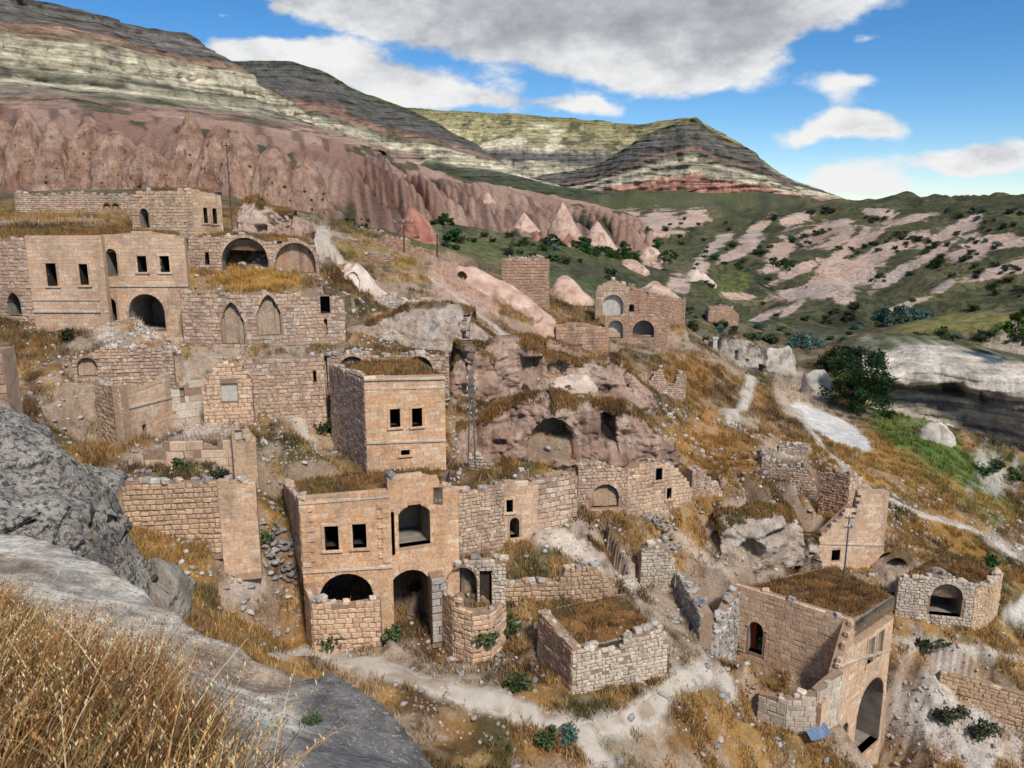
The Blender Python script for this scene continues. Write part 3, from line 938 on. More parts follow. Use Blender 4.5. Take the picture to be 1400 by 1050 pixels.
def face(label, cat, name, pts, vb, top, carve=(), pal='TUFF', lean=.8, bulge=.5, amp=.5, seed=0, behind=4.0, mode='retain', mat='M_face', crown=0.0, group=None, lift=2.2):
    w = Wall(pts, vb, top, mode='face', T=.2, behind=behind + lean, front=1.0)
    w.lean = lean
    w.lift = lift
    w.name = name
    tt = np.linspace(0, w.L, 60)
    zt = w.ztop(tt)
    q = float(np.clip(.12 * w.L, .3, 1.5))
    ef = sstep(-.2 * q, q, tt) * sstep(-.2 * q, q, w.L - tt)
    w.ts, w.tz = tt, w.zbase(tt) + (zt - w.zbase(tt)) * (.15 + .85 * ef)
    FACES.append(dict(w=w, label=label, cat=cat, name=name, carve=carve, pal=pal, lean=lean, bulge=bulge, amp=amp, seed=seed, mat=mat, crown=crown, group=group))


face('long bare tuff slab under the low ledge wall', 'rock', 'tuff_slab', [(452, 61.5), (500, 63), (560, 63.5), (640, 63), (700, 65), (748, 70)], (492, 500), [(452, 470), (480, 464), (500, 448), (530, 438), (560, 424), (620, 424), (655, 436), (700, 466), (748, 480)], (), 'TUFFP', 2.6, .6, .5, 3, behind=3)
face('broken tuff scarp carved into small rooms above the terrace path', 'rock', 'carved_rock', [(598, 57.5), (640, 56.6), (684, 57.8), (705, 58.8), (740, 58.4), (790, 59.5), (830, 61), (870, 61.5), (912, 65)], (536, 566),
     [(598, 490), (640, 475), (668, 478), (682, 490), (690, 478), (705, 466), (735, 470), (752, 484), (775, 490), (800, 500), (830, 496), (850, 488), (880, 508), (912, 544)],
     [('r', 708, 491, 748, 526, 1.6), ('r', 717, 498, 741, 507, 1.0), ('e', 757, 496, 788, 524, 1.3), ('r', 690, 520, 700, 530, .4), ('e', 858, 508, 872, 532, 1.2), ('e', 820, 528, 838, 542, .6), ('r', 634, 500, 641, 508, .5)], 'TUFF', 1.3, .4, .8, 5, behind=3)
face('long tuff scarp holding a great pointed arch cave and a broken chamber', 'rock', 'cave_rock', [(614, 51.5), (650, 52.6), (690, 52.4), (760, 51.8), (806, 52.4), (850, 52), (895, 53.6), (930, 58)], (636, 628),
     [(614, 606), (650, 584), (668, 566), (700, 553), (760, 546), (800, 551), (815, 559), (850, 556), (884, 562), (905, 588), (930, 600)],
     [('a', 722, 573, 790, 632, 4.2), ('e', 674, 600, 692, 610, .5), ('r', 760, 578, 768, 586, .5), ('r', 819, 569, 845, 606, 2.4), ('e', 855, 590, 868, 602, .4)], 'TUFF', .7, .4, .7, 8, behind=3.5)
face('low cave rock with two dark mouths in the dry slope', 'rock', 'cave_rock', [(936, 51), (985, 49.6), (1040, 50), (1112, 53)], (768, 752), [(936, 736), (955, 722), (1000, 714), (1040, 708), (1070, 698), (1112, 716)],
     [('a', 963, 731, 985, 758, 5), ('a', 1003, 740, 1046, 772, 3), ('e', 1046, 727, 1080, 739, 3)], 'TUFFP', .6, .3, .6, 11, behind=3)
face('hooded cave mouth joined to the tall narrow ruin', 'rock', 'cave_rock', [(1086, 53.8), (1105, 53), (1126, 53.8)], (784, 784), [(1086, 748), (1105, 738), (1126, 740)], [('a', 1099, 757, 1119, 783, 4)], 'TUFFP', .3, .3, .3, 12, behind=2)
face('rough rock face with square holes beside the small upper house', 'rock', 'tuff_outcrop', [(303, 72.5), (340, 71.8), (400, 72), (446, 75)], (328, 348), [(303, 274), (330, 272), (370, 284), (410, 290), (446, 304)], [('r', 313, 299, 322, 310, 1), ('r', 347, 308, 362, 318, 1)], 'TUFF', 1.6, .5, .9, 14)
face('long low white rock face with small doorways along the valley path', 'rock', 'white_rock', [(976, 113), (1010, 112), (1050, 112)], (498, 508), [(976, 464), (1010, 462), (1050, 478)], [('r', 1005, 480, 1009, 493, 1), ('r', 1020, 492, 1024, 498, .6), ('r', 1036, 498, 1044, 512, 2)], 'WHITE', 1.5, .6, .7, 31)
face('white streaked tuff shelf below the pink wall with the doorway', 'rock', 'tuff_outcrop', [(708, 44.6), (760, 43.2), (800, 42.8), (856, 43.8)], (762, 784), [(708, 738), (745, 722), (785, 722), (815, 744), (856, 772)], [('e', 822, 742, 833, 754, .8)], 'TUFFP', 1.8, .3, .7, 10, behind=1.5, lift=.4)
face('pink bank of bare tuff under the masonry wall', 'rock', 'tuff_outcrop', [(735, 82), (800, 82), (868, 84)], (520, 545), [(735, 470), (780, 482), (830, 494), (868, 508)], (), 'TUFF', 4.0, .6, 1.2, 36)

CUTS = [Wall([(1188, 103), (1300, 98.5), (1400, 93.5), (1500, 89)], (555, 652), [(1188, 500), (1500, 500)], mode='house', behind=7, front=2.5, T=.2)]
# ---------------------------------------------------------------- terrain
CPT = [  # (u, v, Y) points on the ground
    (440, 895, 34.5), (520, 915, 33.5), (650, 955, 32), (800, 1005, 31), (830, 1040, 30.2), (700, 1040, 29.5), (620, 1030, 29.3), (560, 960, 31.5),
    (900, 960, 34.5), (935, 925, 36.8), (1000, 915, 39), (950, 1000, 34), (1050, 1000, 37), (900, 1040, 32), (1000, 1050, 34.5),
    (430, 860, 35.5), (380, 800, 36), (330, 760, 37), (250, 765, 35.5), (200, 745, 36), (300, 840, 33), (180, 780, 31),
    (230, 642, 40), (320, 640, 40.5), (160, 570, 46), (110, 490, 51), (60, 455, 55), (20, 450, 55), (240, 465, 54), (280, 590, 46),
    (430, 600, 47), (400, 560, 50), (370, 690, 40.5), (380, 640, 43), (440, 640, 44),
    (300, 395, 60), (400, 390, 61), (470, 395, 62), (380, 483, 54.5), (440, 480, 56), (300, 370, 67), (420, 372, 68),
    (520, 436, 67), (560, 472, 60.5), (640, 469, 60.5), (620, 520, 57), (640, 600, 52), (640, 645, 47), (700, 645, 48), (760, 638, 50), (870, 625, 53),
    (700, 545, 57), (740, 545, 56.5), (790, 548, 57.5), (860, 556, 57), (735, 468, 64), (790, 490, 66), (840, 490, 66), (600, 422, 68), (900, 560, 66), (960, 540, 76), (960, 600, 68), (1000, 640, 58.5), (930, 650, 58), (900, 730, 48), (880, 800, 42),
    (960, 830, 43), (1030, 790, 47), (1070, 688, 53.5), (1000, 690, 52), (1080, 600, 70), (1040, 570, 78), (1130, 620, 75), (1100, 770, 53), (1200, 775, 54),
    (850, 720, 47), (800, 740, 44.5),
    (1250, 720, 60), (1300, 720, 62), (1390, 765, 60), (1330, 700, 66), (1220, 640, 75), (1240, 600, 85), (1320, 640, 82), (1370, 655, 86), (1395, 705, 75),
    (1135, 585, 88), (1262, 573, 96), (1300, 586, 94), (1350, 604, 91), (1400, 624, 89), (1225, 563, 98), (1080, 535, 100), (1025, 520, 108), (1000, 575, 82), (1180, 580, 95),
    (1250, 890, 47), (1250, 955, 45.5), (1350, 1000, 43.5), (1390, 865, 51), (1395, 925, 48.5), (1230, 1045, 42), (1100, 1048, 37.8), (1180, 1055, 40),
    (740, 800, 40.5), (720, 760, 42.5), (620, 885, 36.5), (700, 880, 36.3), (640, 905, 35), (870, 905, 36.5), (720, 920, 34.2),
    (440, 332, 90), (540, 342, 95), (560, 372, 85), (600, 402, 80), (650, 440, 72), (480, 402, 70), (740, 480, 72), (700, 420, 88),
    (620, 332, 130), (700, 332, 170), (640, 352, 120), (800, 352, 170), (860, 378, 160), (780, 400, 115), (920, 420, 130), (980, 425, 140), (950, 388, 190), (900, 352, 230),
    (1000, 445, 125), (1060, 450, 130), (960, 465, 105), (925, 485, 92), (820, 490, 80), (880, 505, 76), (860, 470, 100), (840, 436, 105),
    (1130, 455, 130), (1230, 452, 118), (1380, 442, 115), (1300, 425, 135), (1390, 402, 150), (1200, 405, 170), (1100, 405, 190), (1000, 385, 220), (1480, 440, 112),
    (1390, 340, 230), (1390, 266, 300), (1340, 265, 310), (1290, 282, 330), (1200, 330, 280), (1100, 365, 260), (1180, 269, 430), (1050, 320, 330), (1120, 280, 430), (1480, 262, 300),
    (900, 305, 400), (960, 266, 560), (850, 262, 660), (760, 268, 700), (1040, 272, 560), (900, 262, 800), (660, 285, 520), (760, 300, 470), (750, 344, 260), (700, 320, 330), (620, 320, 260), (500, 314, 220), (400, 300, 140), (300, 268, 130), (100, 265, 140), (-20, 265, 140),
    (200, 292, 95), (50, 292, 92), (100, 318, 70), (-150, 300, 90), (-150, 470, 52), (-150, 265, 150), (1020, 290, 420), (1250, 285, 380), (800, 318, 400),
]
CZ = [  # (x, y, z) more ground, mostly out of sight
    (-6, 10, -13), (0, 12, -15), (6, 12, -18), (14, 12, -21), (-14, 14, -9.5), (-20, 20, -8.2), (-16, 24, -10.2), (-11, 24, -13.2), (-5, 22, -17), (3, 22, -21), (12, 22, -24), (22, 25, -28), (34, 34, -32.5), (40, 40, -33),
    (-30, 30, -7), (-45, 45, -6.5), (60, 60, -31), (0, 0, -14), (10, 0, -20), (-10, 2, -8), (90, 75, -30), (120, 110, -17), (200, 200, -10),
    (-600, 1000, 20), (0, 1000, 10), (500, 1000, -15), (900, 1000, -25), (-2500, 3500, 20), (0, 3500, 0), (2500, 3500, -40), (-150, 150, 2), (-250, 260, 8), (-400, 420, 12), (300, 320, 0), (500, 600, -15),
    (0, 9000, -60), (6000, 9000, -80), (-6000, 9000, -60)]
CT = np.array([P(*c) for c in CPT] + [np.array(c, float) for c in CZ])


def tcoord(x, y):
    yy = np.maximum(y, 0) + 4.0
    return x / yy, np.log(yy) * 1.05


def tps_fit(px, py, pz, lam=1e-4):
    n = len(px)
    d2 = (px[:, None] - px[None]) ** 2 + (py[:, None] - py[None]) ** 2
    K = np.where(d2 > 0, d2 * np.log(np.maximum(d2, 1e-12)), 0) + np.eye(n) * lam
    A = np.zeros((n + 3, n + 3))
    A[:n, :n] = K
    A[:n, n] = A[n, :n] = 1
    A[:n, n + 1] = A[n + 1, :n] = px
    A[:n, n + 2] = A[n + 2, :n] = py
    return np.linalg.solve(A, np.concatenate([pz, np.zeros(3)]))


def tps_eval(w, px, py, x, y):
    o = np.empty(x.shape)
    n = len(px)
    xf, yf, of = x.ravel(), y.ravel(), o.ravel()
    for i in range(0, len(xf), 20000):
        d2 = (xf[i:i + 20000, None] - px) ** 2 + (yf[i:i + 20000, None] - py) ** 2
        K = d2 * np.log(np.maximum(d2, 1e-12))
        of[i:i + 20000] = K @ w[:n] + w[n] + xf[i:i + 20000] * w[n + 1] + yf[i:i + 20000] * w[n + 2]
    return of.reshape(x.shape)


ca, cq = tcoord(CT[:, 0], CT[:, 1])
TW = tps_fit(ca, cq, CT[:, 2], 2e-4)

A_ = np.concatenate([np.linspace(-1.9, -0.86, 14), np.linspace(-.80, .80, 520), np.linspace(.86, 1.9, 14)])
Y_ = np.concatenate([np.linspace(-3, 1.0, 6), np.linspace(1.4, 13, 130), np.linspace(13.4, 28, 50), np.linspace(28.12, 62, 300), np.geomspace(62.2, 130, 150), np.geomspace(131, 460, 190),
                     np.geomspace(470, 12000, 30)])
GA, GY = np.meshgrid(A_, Y_)
GX = GA * (np.maximum(GY, 0) + 4.0)
a_, q_ = tcoord(GX, GY)
GZ = tps_eval(TW, ca, cq, a_, q_)
# relief
ndet = sstep(14, 26, GY)
GZ += ndet * (fbm(GX / 6, GY / 6, octv=3, seed=3) * .42 + fbm(GX / 1.3, GY / 1.3, octv=3, seed=5) * .16) * (1 - .5 * sstep(60, 120, GY))
farw = sstep(110, 200, GY) * (1 - sstep(900, 2000, GY))
rid = 1 - np.abs(fbm(GX / 60, GY / 75, octv=3, seed=21))
GZ += farw * (rid - .75) * 9 + farw * fbm(GX / 14, GY / 16, octv=3, seed=23) * 1.3
# the ravine side on the right: gullies running down the slope
rgt = sstep(.12, .3, GA) * sstep(120, 170, GY) * (1 - sstep(500, 700, GY))
GZ += rgt * (np.abs(np.sin((GX * .8 + GY * .5) / 17 + 1.6 * fbm(GX / 30, GY / 30, octv=2, seed=31)))) * -5

# cut the ground to the walls: foot in front, terrace or floor behind
flat_mask = np.zeros(GX.shape)
for pas in (0, 1):
    for H in [dict(walls=[f['w'] for f in FACES] + CUTS)] + HOUSES:
        for w in H['walls']:
            x0, y0 = np.min(w.plan, axis=0) - 8
            x1, y1 = np.max(w.plan, axis=0) + 8
            r0, r1 = np.searchsorted(Y_, [y0, y1])
            sub = (slice(r0, r1 + 1), slice(None))
            X, Yg, Z = GX[sub], GY[sub], GZ[sub]
            m = (X > x0) & (X < x1)
            if not m.any():
                continue
            t, d = w.sd(X[m], Yg[m])
            z = Z[m]
            zb = w.zbase(t)
            zt = w.ztop(np.clip(t, 0, w.L))
            e = np.maximum(0, np.maximum(-t, t - w.L))          # past the ends
            if pas == 0:
                if w.mode == 'face':
                    ln_ = w.lean + .6
                    pr_ = np.clip((-d - .5) / ln_, 0, 1) ** .75
                    tgt = zb - .5 + (zt - .15 - zb + .5) * pr_
                    k = (d < .2) & (-d < ln_ + .5) & (e < .1)
                    z = np.where(k, np.minimum(z, tgt), z)
                    k = (-d >= ln_ + .4) & (-d < w.behind + 5)
                    lo = np.minimum(zt - .2 - e * 2.2 - np.maximum(0, -d - w.behind) * 1.0, z + w.lift)
                    hi = zt - .1 + (-d - ln_) * .8 + e * 2
                    z = np.where(k, np.minimum(np.maximum(z, lo), np.maximum(hi, lo)), z)
                elif w.mode == 'retain':
                    k = (d < -.5 * w.T) & (d > -w.behind - 4)
                    lim_lo = np.minimum(zt - .12 - e * 2.2 - np.maximum(0, -d - w.behind) * 1.1, z + 1.3)
                    lim_hi = zt - .10 + np.maximum(0, -d - w.T) * .8 + e * 2
                    z = np.where(k, np.minimum(np.maximum(z, lim_lo), np.maximum(lim_hi, lim_lo)), z)
                else:
                    k = (d < -.3 * w.T) & (d > -w.behind) & (e < .2)
                    z = np.where(k, np.minimum(z, zb), z)
            else:
                k = (d > -.5 * w.T) & (d < w.front + 3)
                hi = zb + np.maximum(0, d - w.front) * .9 + e * 1.5
                lo = zb - .12 - np.maximum(0, d - .25) * .75 - e * 2
                z = np.where(k, np.maximum(np.minimum(z, hi), np.minimum(lo, hi)), z)
            Z[m] = z
# the sunken yard of the facade house
yard = [P(1012, 925, 43.5), P(1160, 935, 41.2), P(1150, 950, 40.2), P(1118, 955, 39.2), P(1075, 955, 39.3), P(1040, 945, 40.2)]


def inpoly(x, y, poly):
    r = np.zeros(np.shape(x), bool)
    n = len(poly)
    for i in range(n):
        xa, ya = poly[i][:2]
        xb, yb = poly[(i + 1) % n][:2]
        c = ((ya > y) != (yb > y)) & (x < (xb - xa) * (y - ya) / (yb - ya + 1e-12) + xa)
        r ^= c
    return r


m = inpoly(GX, GY, yard)
GZ[m] = np.minimum(GZ[m], -26.3)

# the spur on which the photographer stands
FP = np.array([(0, -3, -1.5), (0, 0, -1.62), (-4, 0, -1.5), (4, 0, -2.4), (-1.9, 2.6, -2.05), (-.9, 3.2, -2.45), (-3.2, 5, -2.95), (-2.6, 5.5, -3.35), (1, 3, -2.9), (3, 4, -4.6)] +
              [tuple(P(u, v, Y)) for (u, v, Y) in ((0, 725, 12), (100, 745, 10.6), (200, 808, 9), (330, 868, 8), (396, 928, 7.5), (450, 918, 7.5), (500, 932, 7.2), (550, 966, 6.8), (612, 1062, 6.0), (500, 1020, 6.0), (420, 990, 6.3), (-120, 700, 13), (150, 850, 7.6), (60, 800, 8.5), (300, 960, 5.6))])
fw = tps_fit(FP[:, 0], FP[:, 1], FP[:, 2], .02)
nr = Y_ < 26
FZ = tps_eval(fw, FP[:, 0], FP[:, 1], GX[nr], GY[nr])
edge = [P(u, v, Y)[:2] for (u, v, Y) in ((-160, 695, 13.2), (0, 725, 12), (100, 745, 10.6), (200, 808, 9), (330, 868, 8), (396, 928, 7.5), (450, 918, 7.5), (500, 932, 7.2), (550, 966, 6.8), (588, 1015, 6.4), (612, 1062, 6.0))] + [np.array([1.2, 4.6]), np.array([4, 2.5]), np.array([9, -3.5])]
edist = np.full(GX[nr].shape, 1e9)
for a, b in zip(edge[:-1], edge[1:]):
    d = b - a
    L2 = d @ d
    t = np.clip(((GX[nr] - a[0]) * d[0] + (GY[nr] - a[1]) * d[1]) / L2, 0, 1)
    edist = np.minimum(edist, np.hypot(GX[nr] - a[0] - t * d[0], GY[nr] - a[1] - t * d[1]))
spur = [tuple(e) for e in edge] + [(9, -6), (-40, -6), (-40, 16)]
ins = inpoly(GX[nr], GY[nr], spur)
sdist = np.where(ins, -edist, edist)
FZ = FZ + fbm(GX[nr] / 1.6, GY[nr] / 1.6, octv=4, seed=41) * .16 + fbm(GX[nr] / .3, GY[nr] / .3, octv=3, seed=42) * .035 - np.maximum(0, sdist + .35 * fbm(GX[nr] / 1.1, GY[nr] / 1.1, octv=2, seed=43)) * 2.6 - sstep(-1.0, .3, sdist) * .12
GZ[nr] = np.where((GY[nr] < 22), np.maximum(FZ, GZ[nr] - 1.5 * (1 - sstep(14, 20, GY[nr]))), GZ[nr])
FOREM = np.zeros(GX.shape)
FOREM[nr] = (sdist < 4) & (FZ > GZ[nr] - .3)


_sl = np.hypot(np.gradient(GZ, axis=1) / np.maximum(np.gradient(GX, axis=1), 1e-4), np.gradient(GZ, axis=0) / np.maximum(np.gradient(GY, axis=0), 1e-4))
GZ += sstep(26, 29, GY) * (1 - sstep(75, 110, GY)) * sstep(.7, 2.0, _sl) * (fbm(GX / .8, GY / .8, octv=3, seed=8) * .45 - .1)
GZ += sstep(26, 29, GY) * (1 - sstep(75, 110, GY)) * (fbm(GX / .55, GY / .55, octv=3, seed=6) * .09 + fbm(GX / 1.6, GY / 1.6, octv=2, seed=7) * .09)


def hgt(x, y):
    x = np.asarray(x, float)
    y = np.asarray(y, float)
    a = x / (np.maximum(y, 0) + 4.0)
    i = np.clip(np.searchsorted(A_, a) - 1, 0, len(A_) - 2)
    j = np.clip(np.searchsorted(Y_, y) - 1, 0, len(Y_) - 2)
    fa = np.clip((a - A_[i]) / (A_[i + 1] - A_[i]), 0, 1)
    fy = np.clip((y - Y_[j]) / (Y_[j + 1] - Y_[j]), 0, 1)
    return ((GZ[j, i] * (1 - fa) + GZ[j, i + 1] * fa) * (1 - fy) + (GZ[j + 1, i] * (1 - fa) + GZ[j + 1, i + 1] * fa) * fy)


def ground_hit(u, v, y0=14, y1=460):
    """first ground point seen through a pixel"""
    a, b, c = ray(u, v)
    ys = np.geomspace(y0, y1, 900)
    xs, zs = a * ys / b, c * ys / b
    k = np.nonzero(hgt(xs, ys) >= zs)[0]
    i = k[0] if len(k) else len(ys) - 1
    return np.array([xs[i], ys[i], float(hgt(xs[i], ys[i]))])

# ---------------------------------------------------------------- footpaths
PATHS = []


def add_path(px, w, label, y0=26, y1=300, white=.5):
    pts = np.array([ground_hit(u, v, y0, y1) for (u, v) in px])
    d = np.r_[0, np.cumsum(np.hypot(*np.diff(pts[:, :2], axis=0).T))]
    s = np.arange(0, d[-1], .25)
    xy = np.c_[np.interp(s, d, pts[:, 0]), np.interp(s, d, pts[:, 1])]
    for _ in range(6):
        xy[1:-1] = (xy[:-2] + xy[1:-1] * 2 + xy[2:]) / 4
    PATHS.append(dict(xy=xy, w=w, label=label, white=white))


add_path([(372, 893), (410, 893), (440, 897), (520, 915), (600, 938), (650, 955), (720, 975), (780, 995), (808, 1020), (826, 1050)], 1.25, 'main footpath')
add_path([(796, 1003), (850, 990), (895, 965), (928, 930), (965, 922), (1000, 935)], .8, 'branch')
add_path([(1185, 668), (1230, 690), (1290, 712), (1350, 735), (1410, 776)], .75, 'right')
add_path([(983, 480), (1005, 495), (1030, 515), (1022, 535), (1006, 560), (998, 582)], 1.0, 'valley')
add_path([(1090, 562), (1118, 600), (1150, 635), (1185, 668)], .9, 'slab')
add_path([(442, 316), (438, 335), (460, 350), (486, 364)], 1.0, 'upper')
add_path([(404, 572), (418, 590), (430, 615)], .8, 'between')
add_path([(585, 378), (620, 402), (668, 440), (698, 468)], .6, 'ridge')

# ---------------------------------------------------------------- ground colours
PU, PV = proj(GX, GY, GZ)
dzx = np.gradient(GZ, axis=1) / np.maximum(np.gradient(GX, axis=1), 1e-4)
dzy = np.gradient(GZ, axis=0) / np.maximum(np.gradient(GY, axis=0), 1e-4)
slope = np.hypot(dzx, dzy)


def C(*a):
    return lin(*a)


def blend(c, col, m):
    return c * (1 - m[..., None]) + np.asarray(col) * m[..., None]


n_big = fbm(GX / 7, GY / 7, octv=3, seed=51)
n_mid = fbm(GX / 1.7, GY / 1.7, octv=3, seed=53)
n_fin = fbm(GX / .5, GY / .5, octv=2, seed=55)
n_far = fbm(GX / 22, GY / 26, octv=4, seed=57)
n_far2 = fbm(GX / 6, GY / 7, octv=3, seed=59)
gc = np.ones(GX.shape + (3,)) * C(170, 150, 128)
gc = blend(gc, C(198, 180, 158), sstep(-.2, .5, n_mid))
gc = blend(gc, C(166, 142, 122), sstep(.8, 1.6, slope) * .7)
GD = sstep(-.5, .1, n_big * .7 + n_mid * .5 + n_fin * .3 + .05) * (1 - .75 * sstep(1.3, 2.4, slope))
ggold = blend(np.ones(gc.shape) * C(160, 122, 72), C(92, 70, 46), sstep(-.3, .3, fbm(GX / 3.5, GY / 3.5, octv=3, seed=61)))
ggold = blend(ggold, C(84, 80, 50), sstep(.12, .42, fbm(GX / 4, GY / 4, octv=4, seed=63)) * .85)
ggold = blend(ggold, C(182, 146, 94), sstep(.2, .6, n_mid) * .6)
gc = blend(gc, 1, GD * 0) * (1 - GD[..., None]) + ggold * GD[..., None]
# far slopes: dark scrub, olive grass, bare pink ground
fm = sstep(95, 135, GY + n_mid * 14)
fc = blend(np.ones(gc.shape) * C(88, 88, 62), C(118, 112, 80), sstep(-.1, .5, n_far))
fc = blend(fc, C(112, 108, 66), sstep(.2, .6, n_far2) * .6)
fc = blend(fc, C(50, 54, 42), sstep(.05, .5, -n_far2 - .1) * .8)
gc = gc * (1 - fm[..., None]) + fc * fm[..., None]
GD *= 1 - fm * .75


BARE = np.zeros(GX.shape)


def paint(u, v, ru, rv, rot, col, st=1.0, y0=0, y1=1e9, soft=.25, gd=None, wob=.5, seed=0, ragged=False):
    global gc, GD
    box = (PU > u - 2 * max(ru, rv)) & (PU < u + 2 * max(ru, rv)) & (PV > v - 2 * max(ru, rv)) & (PV < v + 2 * max(ru, rv)) & (GY > y0) & (GY < y1)
    if not box.any():
        return
    ca_, sa_ = math.cos(R(rot)), math.sin(R(rot))
    du, dv = PU[box] - u, PV[box] - v
    a = (du * ca_ + dv * sa_) / ru
    b = (-du * sa_ + dv * ca_) / rv
    sc = GY[box] * .02 + .2
    r = np.sqrt(a * a + b * b) + wob * (fbm(GX[box] / (sc * 3), GY[box] / (sc * 3), octv=3, seed=seed + 71) + .9 * fbm(GX[box] / (sc * .8), GY[box] / (sc * .8), octv=3, seed=seed + 72))
    m = (1 - sstep(1 - soft, 1 + soft, r)) * st
    if ragged:
        q = fbm(GX[box] / (sc * 1.3), GY[box] / (sc * 1.6), octv=5, seed=seed + 171, gain=.65) - .35 * np.abs(fbm(GX[box] / (sc * .9), GY[box] / (sc * 4), octv=3, seed=seed + 172))
        m = sstep(.42, .58, np.clip(1.25 - .8 * r, 0, 1.0) + .62 * q + .05) * st
    gc[box] = gc[box] * (1 - m[:, None]) + np.asarray(col) * m[:, None]
    if gd is not None:
        GD[box] = GD[box] * (1 - m) + gd * m


PINK, PINKG, PALE = C(200, 164, 144), C(178, 158, 146), C(212, 194, 176)
# bare pink scarps on the far slopes (u, v, ru, rv, rotation of the long axis)
for k, (u, v, ru, rv, rot, col) in enumerate([
        (900, 305, 42, 18, -10, PINK), (945, 300, 26, 14, -20, PALE), (920, 318, 30, 5, -8, C(176, 112, 92)), (1065, 345, 34, 16, -55, PINK), (1125, 318, 46, 15, -18, PINKG), (1145, 330, 30, 8, -25, PINK),
        (1085, 300, 30, 8, -15, PINK), (1190, 355, 95, 13, -27, PINK), (1150, 380, 70, 22, -20, PINKG), (1110, 400, 66, 11, -6, PINK), (1230, 372, 50, 9, -35, PALE), (1360, 330, 60, 14, -4, PINK),
        (1330, 345, 34, 12, -12, PALE), (1395, 365, 16, 10, -20, PINK), (1150, 395, 18, 22, -30, PALE), (1050, 430, 30, 6, -25, PALE), (1085, 420, 34, 6, -35, PINK), (1010, 405, 30, 6, 6, PINK), (930, 390, 22, 14, 20, PINKG),
        (960, 365, 14, 12, -40, PALE), (1290, 392, 26, 7, -20, PINK), (1240, 300, 50, 6, -12, PINK), (985, 330, 26, 8, -35, PINK), (870, 330, 18, 6, -40, PINK), (1200, 290, 30, 5, 5, PINKG), (1300, 318, 50, 10, -25, PINK), (1010, 345, 40, 8, -30, PINK), (1180, 330, 60, 8, -28, PINK), (1270, 350, 60, 7, -30, PINK), (1090, 370, 50, 8, -25, PALE), (1230, 420, 50, 5, -18, PINK), (1350, 375, 50, 6, -15, PINK), (860, 292, 40, 8, -20, PINK), (1030, 318, 36, 9, -40, PINK), (1150, 345, 60, 8, -40, PALE)]):
    box = (np.abs(PU - u) < 2.2 * max(ru, rv)) & (np.abs(PV - v) < 2.2 * max(ru, rv)) & (GY > 90) & (GY < 900)
    ca_, sa_ = math.cos(R(rot)), math.sin(R(rot))
    du, dv = PU[box] - u, PV[box] - v
    r = np.hypot((du * ca_ + dv * sa_) / (ru * 1.0), (-du * sa_ + dv * ca_) / (rv * 1.05))
    BARE[box] = np.maximum(BARE[box], np.clip(1.2 - .75 * r, 0, 1))
# grass ridges and green slopes
for k, (u, v, ru, rv, rot, col, st) in enumerate([
        (1330, 440, 110, 12, -4, C(138, 132, 74), .9), (1250, 590, 90, 24, 28, C(92, 116, 48), .8), (1290, 640, 80, 20, 32, C(84, 112, 46), .75), (1360, 690, 60, 22, 30, C(100, 116, 54), .7),
        (1230, 640, 70, 18, 30, C(168, 130, 66), .6), (1330, 680, 70, 9, 30, C(176, 136, 72), .6), (1300, 735, 60, 12, 30, C(170, 124, 60), .6), (640, 340, 90, 14, 4, C(112, 116, 70), .8),
        (780, 340, 80, 12, 10, C(96, 108, 58), .7), (800, 390, 90, 10, 8, C(92, 106, 66), .8), (500, 290, 40, 16, 20, C(104, 108, 62), .8), (870, 275, 60, 8, -8, C(104, 110, 62), .7),
        (990, 262, 50, 10, 6, C(110, 116, 66), .7), (1000, 390, 40, 14, -20, C(112, 116, 62), .7), (1370, 620, 60, 12, 35, C(60, 84, 44), .7), (1160, 640, 60, 10, 30, C(180, 132, 66), .5),
        (90, 285, 90, 9, 2, C(168, 138, 74), .7), (330, 380, 90, 16, 3, C(178, 132, 62), .8), (530, 350, 60, 10, 10, C(150, 124, 66), .7), (940, 520, 40, 30, 20, C(150, 108, 54), .7), (980, 600, 60, 40, 20, C(170, 120, 58), .6)]):
    paint(u, v, ru, rv, rot, col, st, 40, 900, .4, None, .6, k + 40)
# bare pale tuff in the village
for k, (u, v, ru, rv, rot, col, st) in enumerate([
        (540, 440, 50, 14, 4, PINK, .8), (600, 455, 80, 14, 12, PINK, .8), (640, 400, 40, 20, 40, PINK, .8), (760, 470, 40, 16, 30, PINK, .7), (900, 470, 30, 20, 20, PINK, .7), (700, 470, 40, 12, 20, PINK, .5),
        (760, 735, 60, 16, 20, PALE, .8), (820, 770, 60, 10, 30, PALE, .8), (1250, 970, 40, 50, 30, C(196, 188, 178), .8), (1330, 890, 90, 10, 8, C(204, 196, 184), .7), (1395, 835, 18, 20, 0, C(212, 204, 194), .9),
        (1320, 1010, 70, 40, 25, C(208, 200, 190), .8), (220, 450, 50, 14, 20, PALE, .7), (130, 450, 40, 24, 30, PALE, .7), (250, 610, 60, 10, -14, PALE, .6), (290, 560, 40, 24, -30, PALE, .7), (330, 800, 30, 40, 30, PALE, .6),
        (1390, 470, 30, 20, 0, PALE, .6), (1370, 655, 26, 40, 20, C(196, 190, 180), .7), (1385, 560, 30, 16, 20, PALE, .9), (1060, 620, 40, 14, 10, PALE, .5),
        (1010, 490, 30, 9, 30, PALE, .8), (1100, 540, 30, 24, 30, PALE, .6), (960, 760, 40, 8, 40, PALE, .5), (900, 600, 30, 12, 20, PALE, .4), (440, 330, 14, 26, 0, PALE, .8), (560, 345, 60, 8, 10, PINK, .6)]):
    paint(u, v, ru, rv, rot, col, st, 26, 130, .35, .1, .8, k + 80)
paint(1140, 586, 58, 16, 28, C(222, 217, 208), 1, 70, 110, .1, 0, .12, 7)
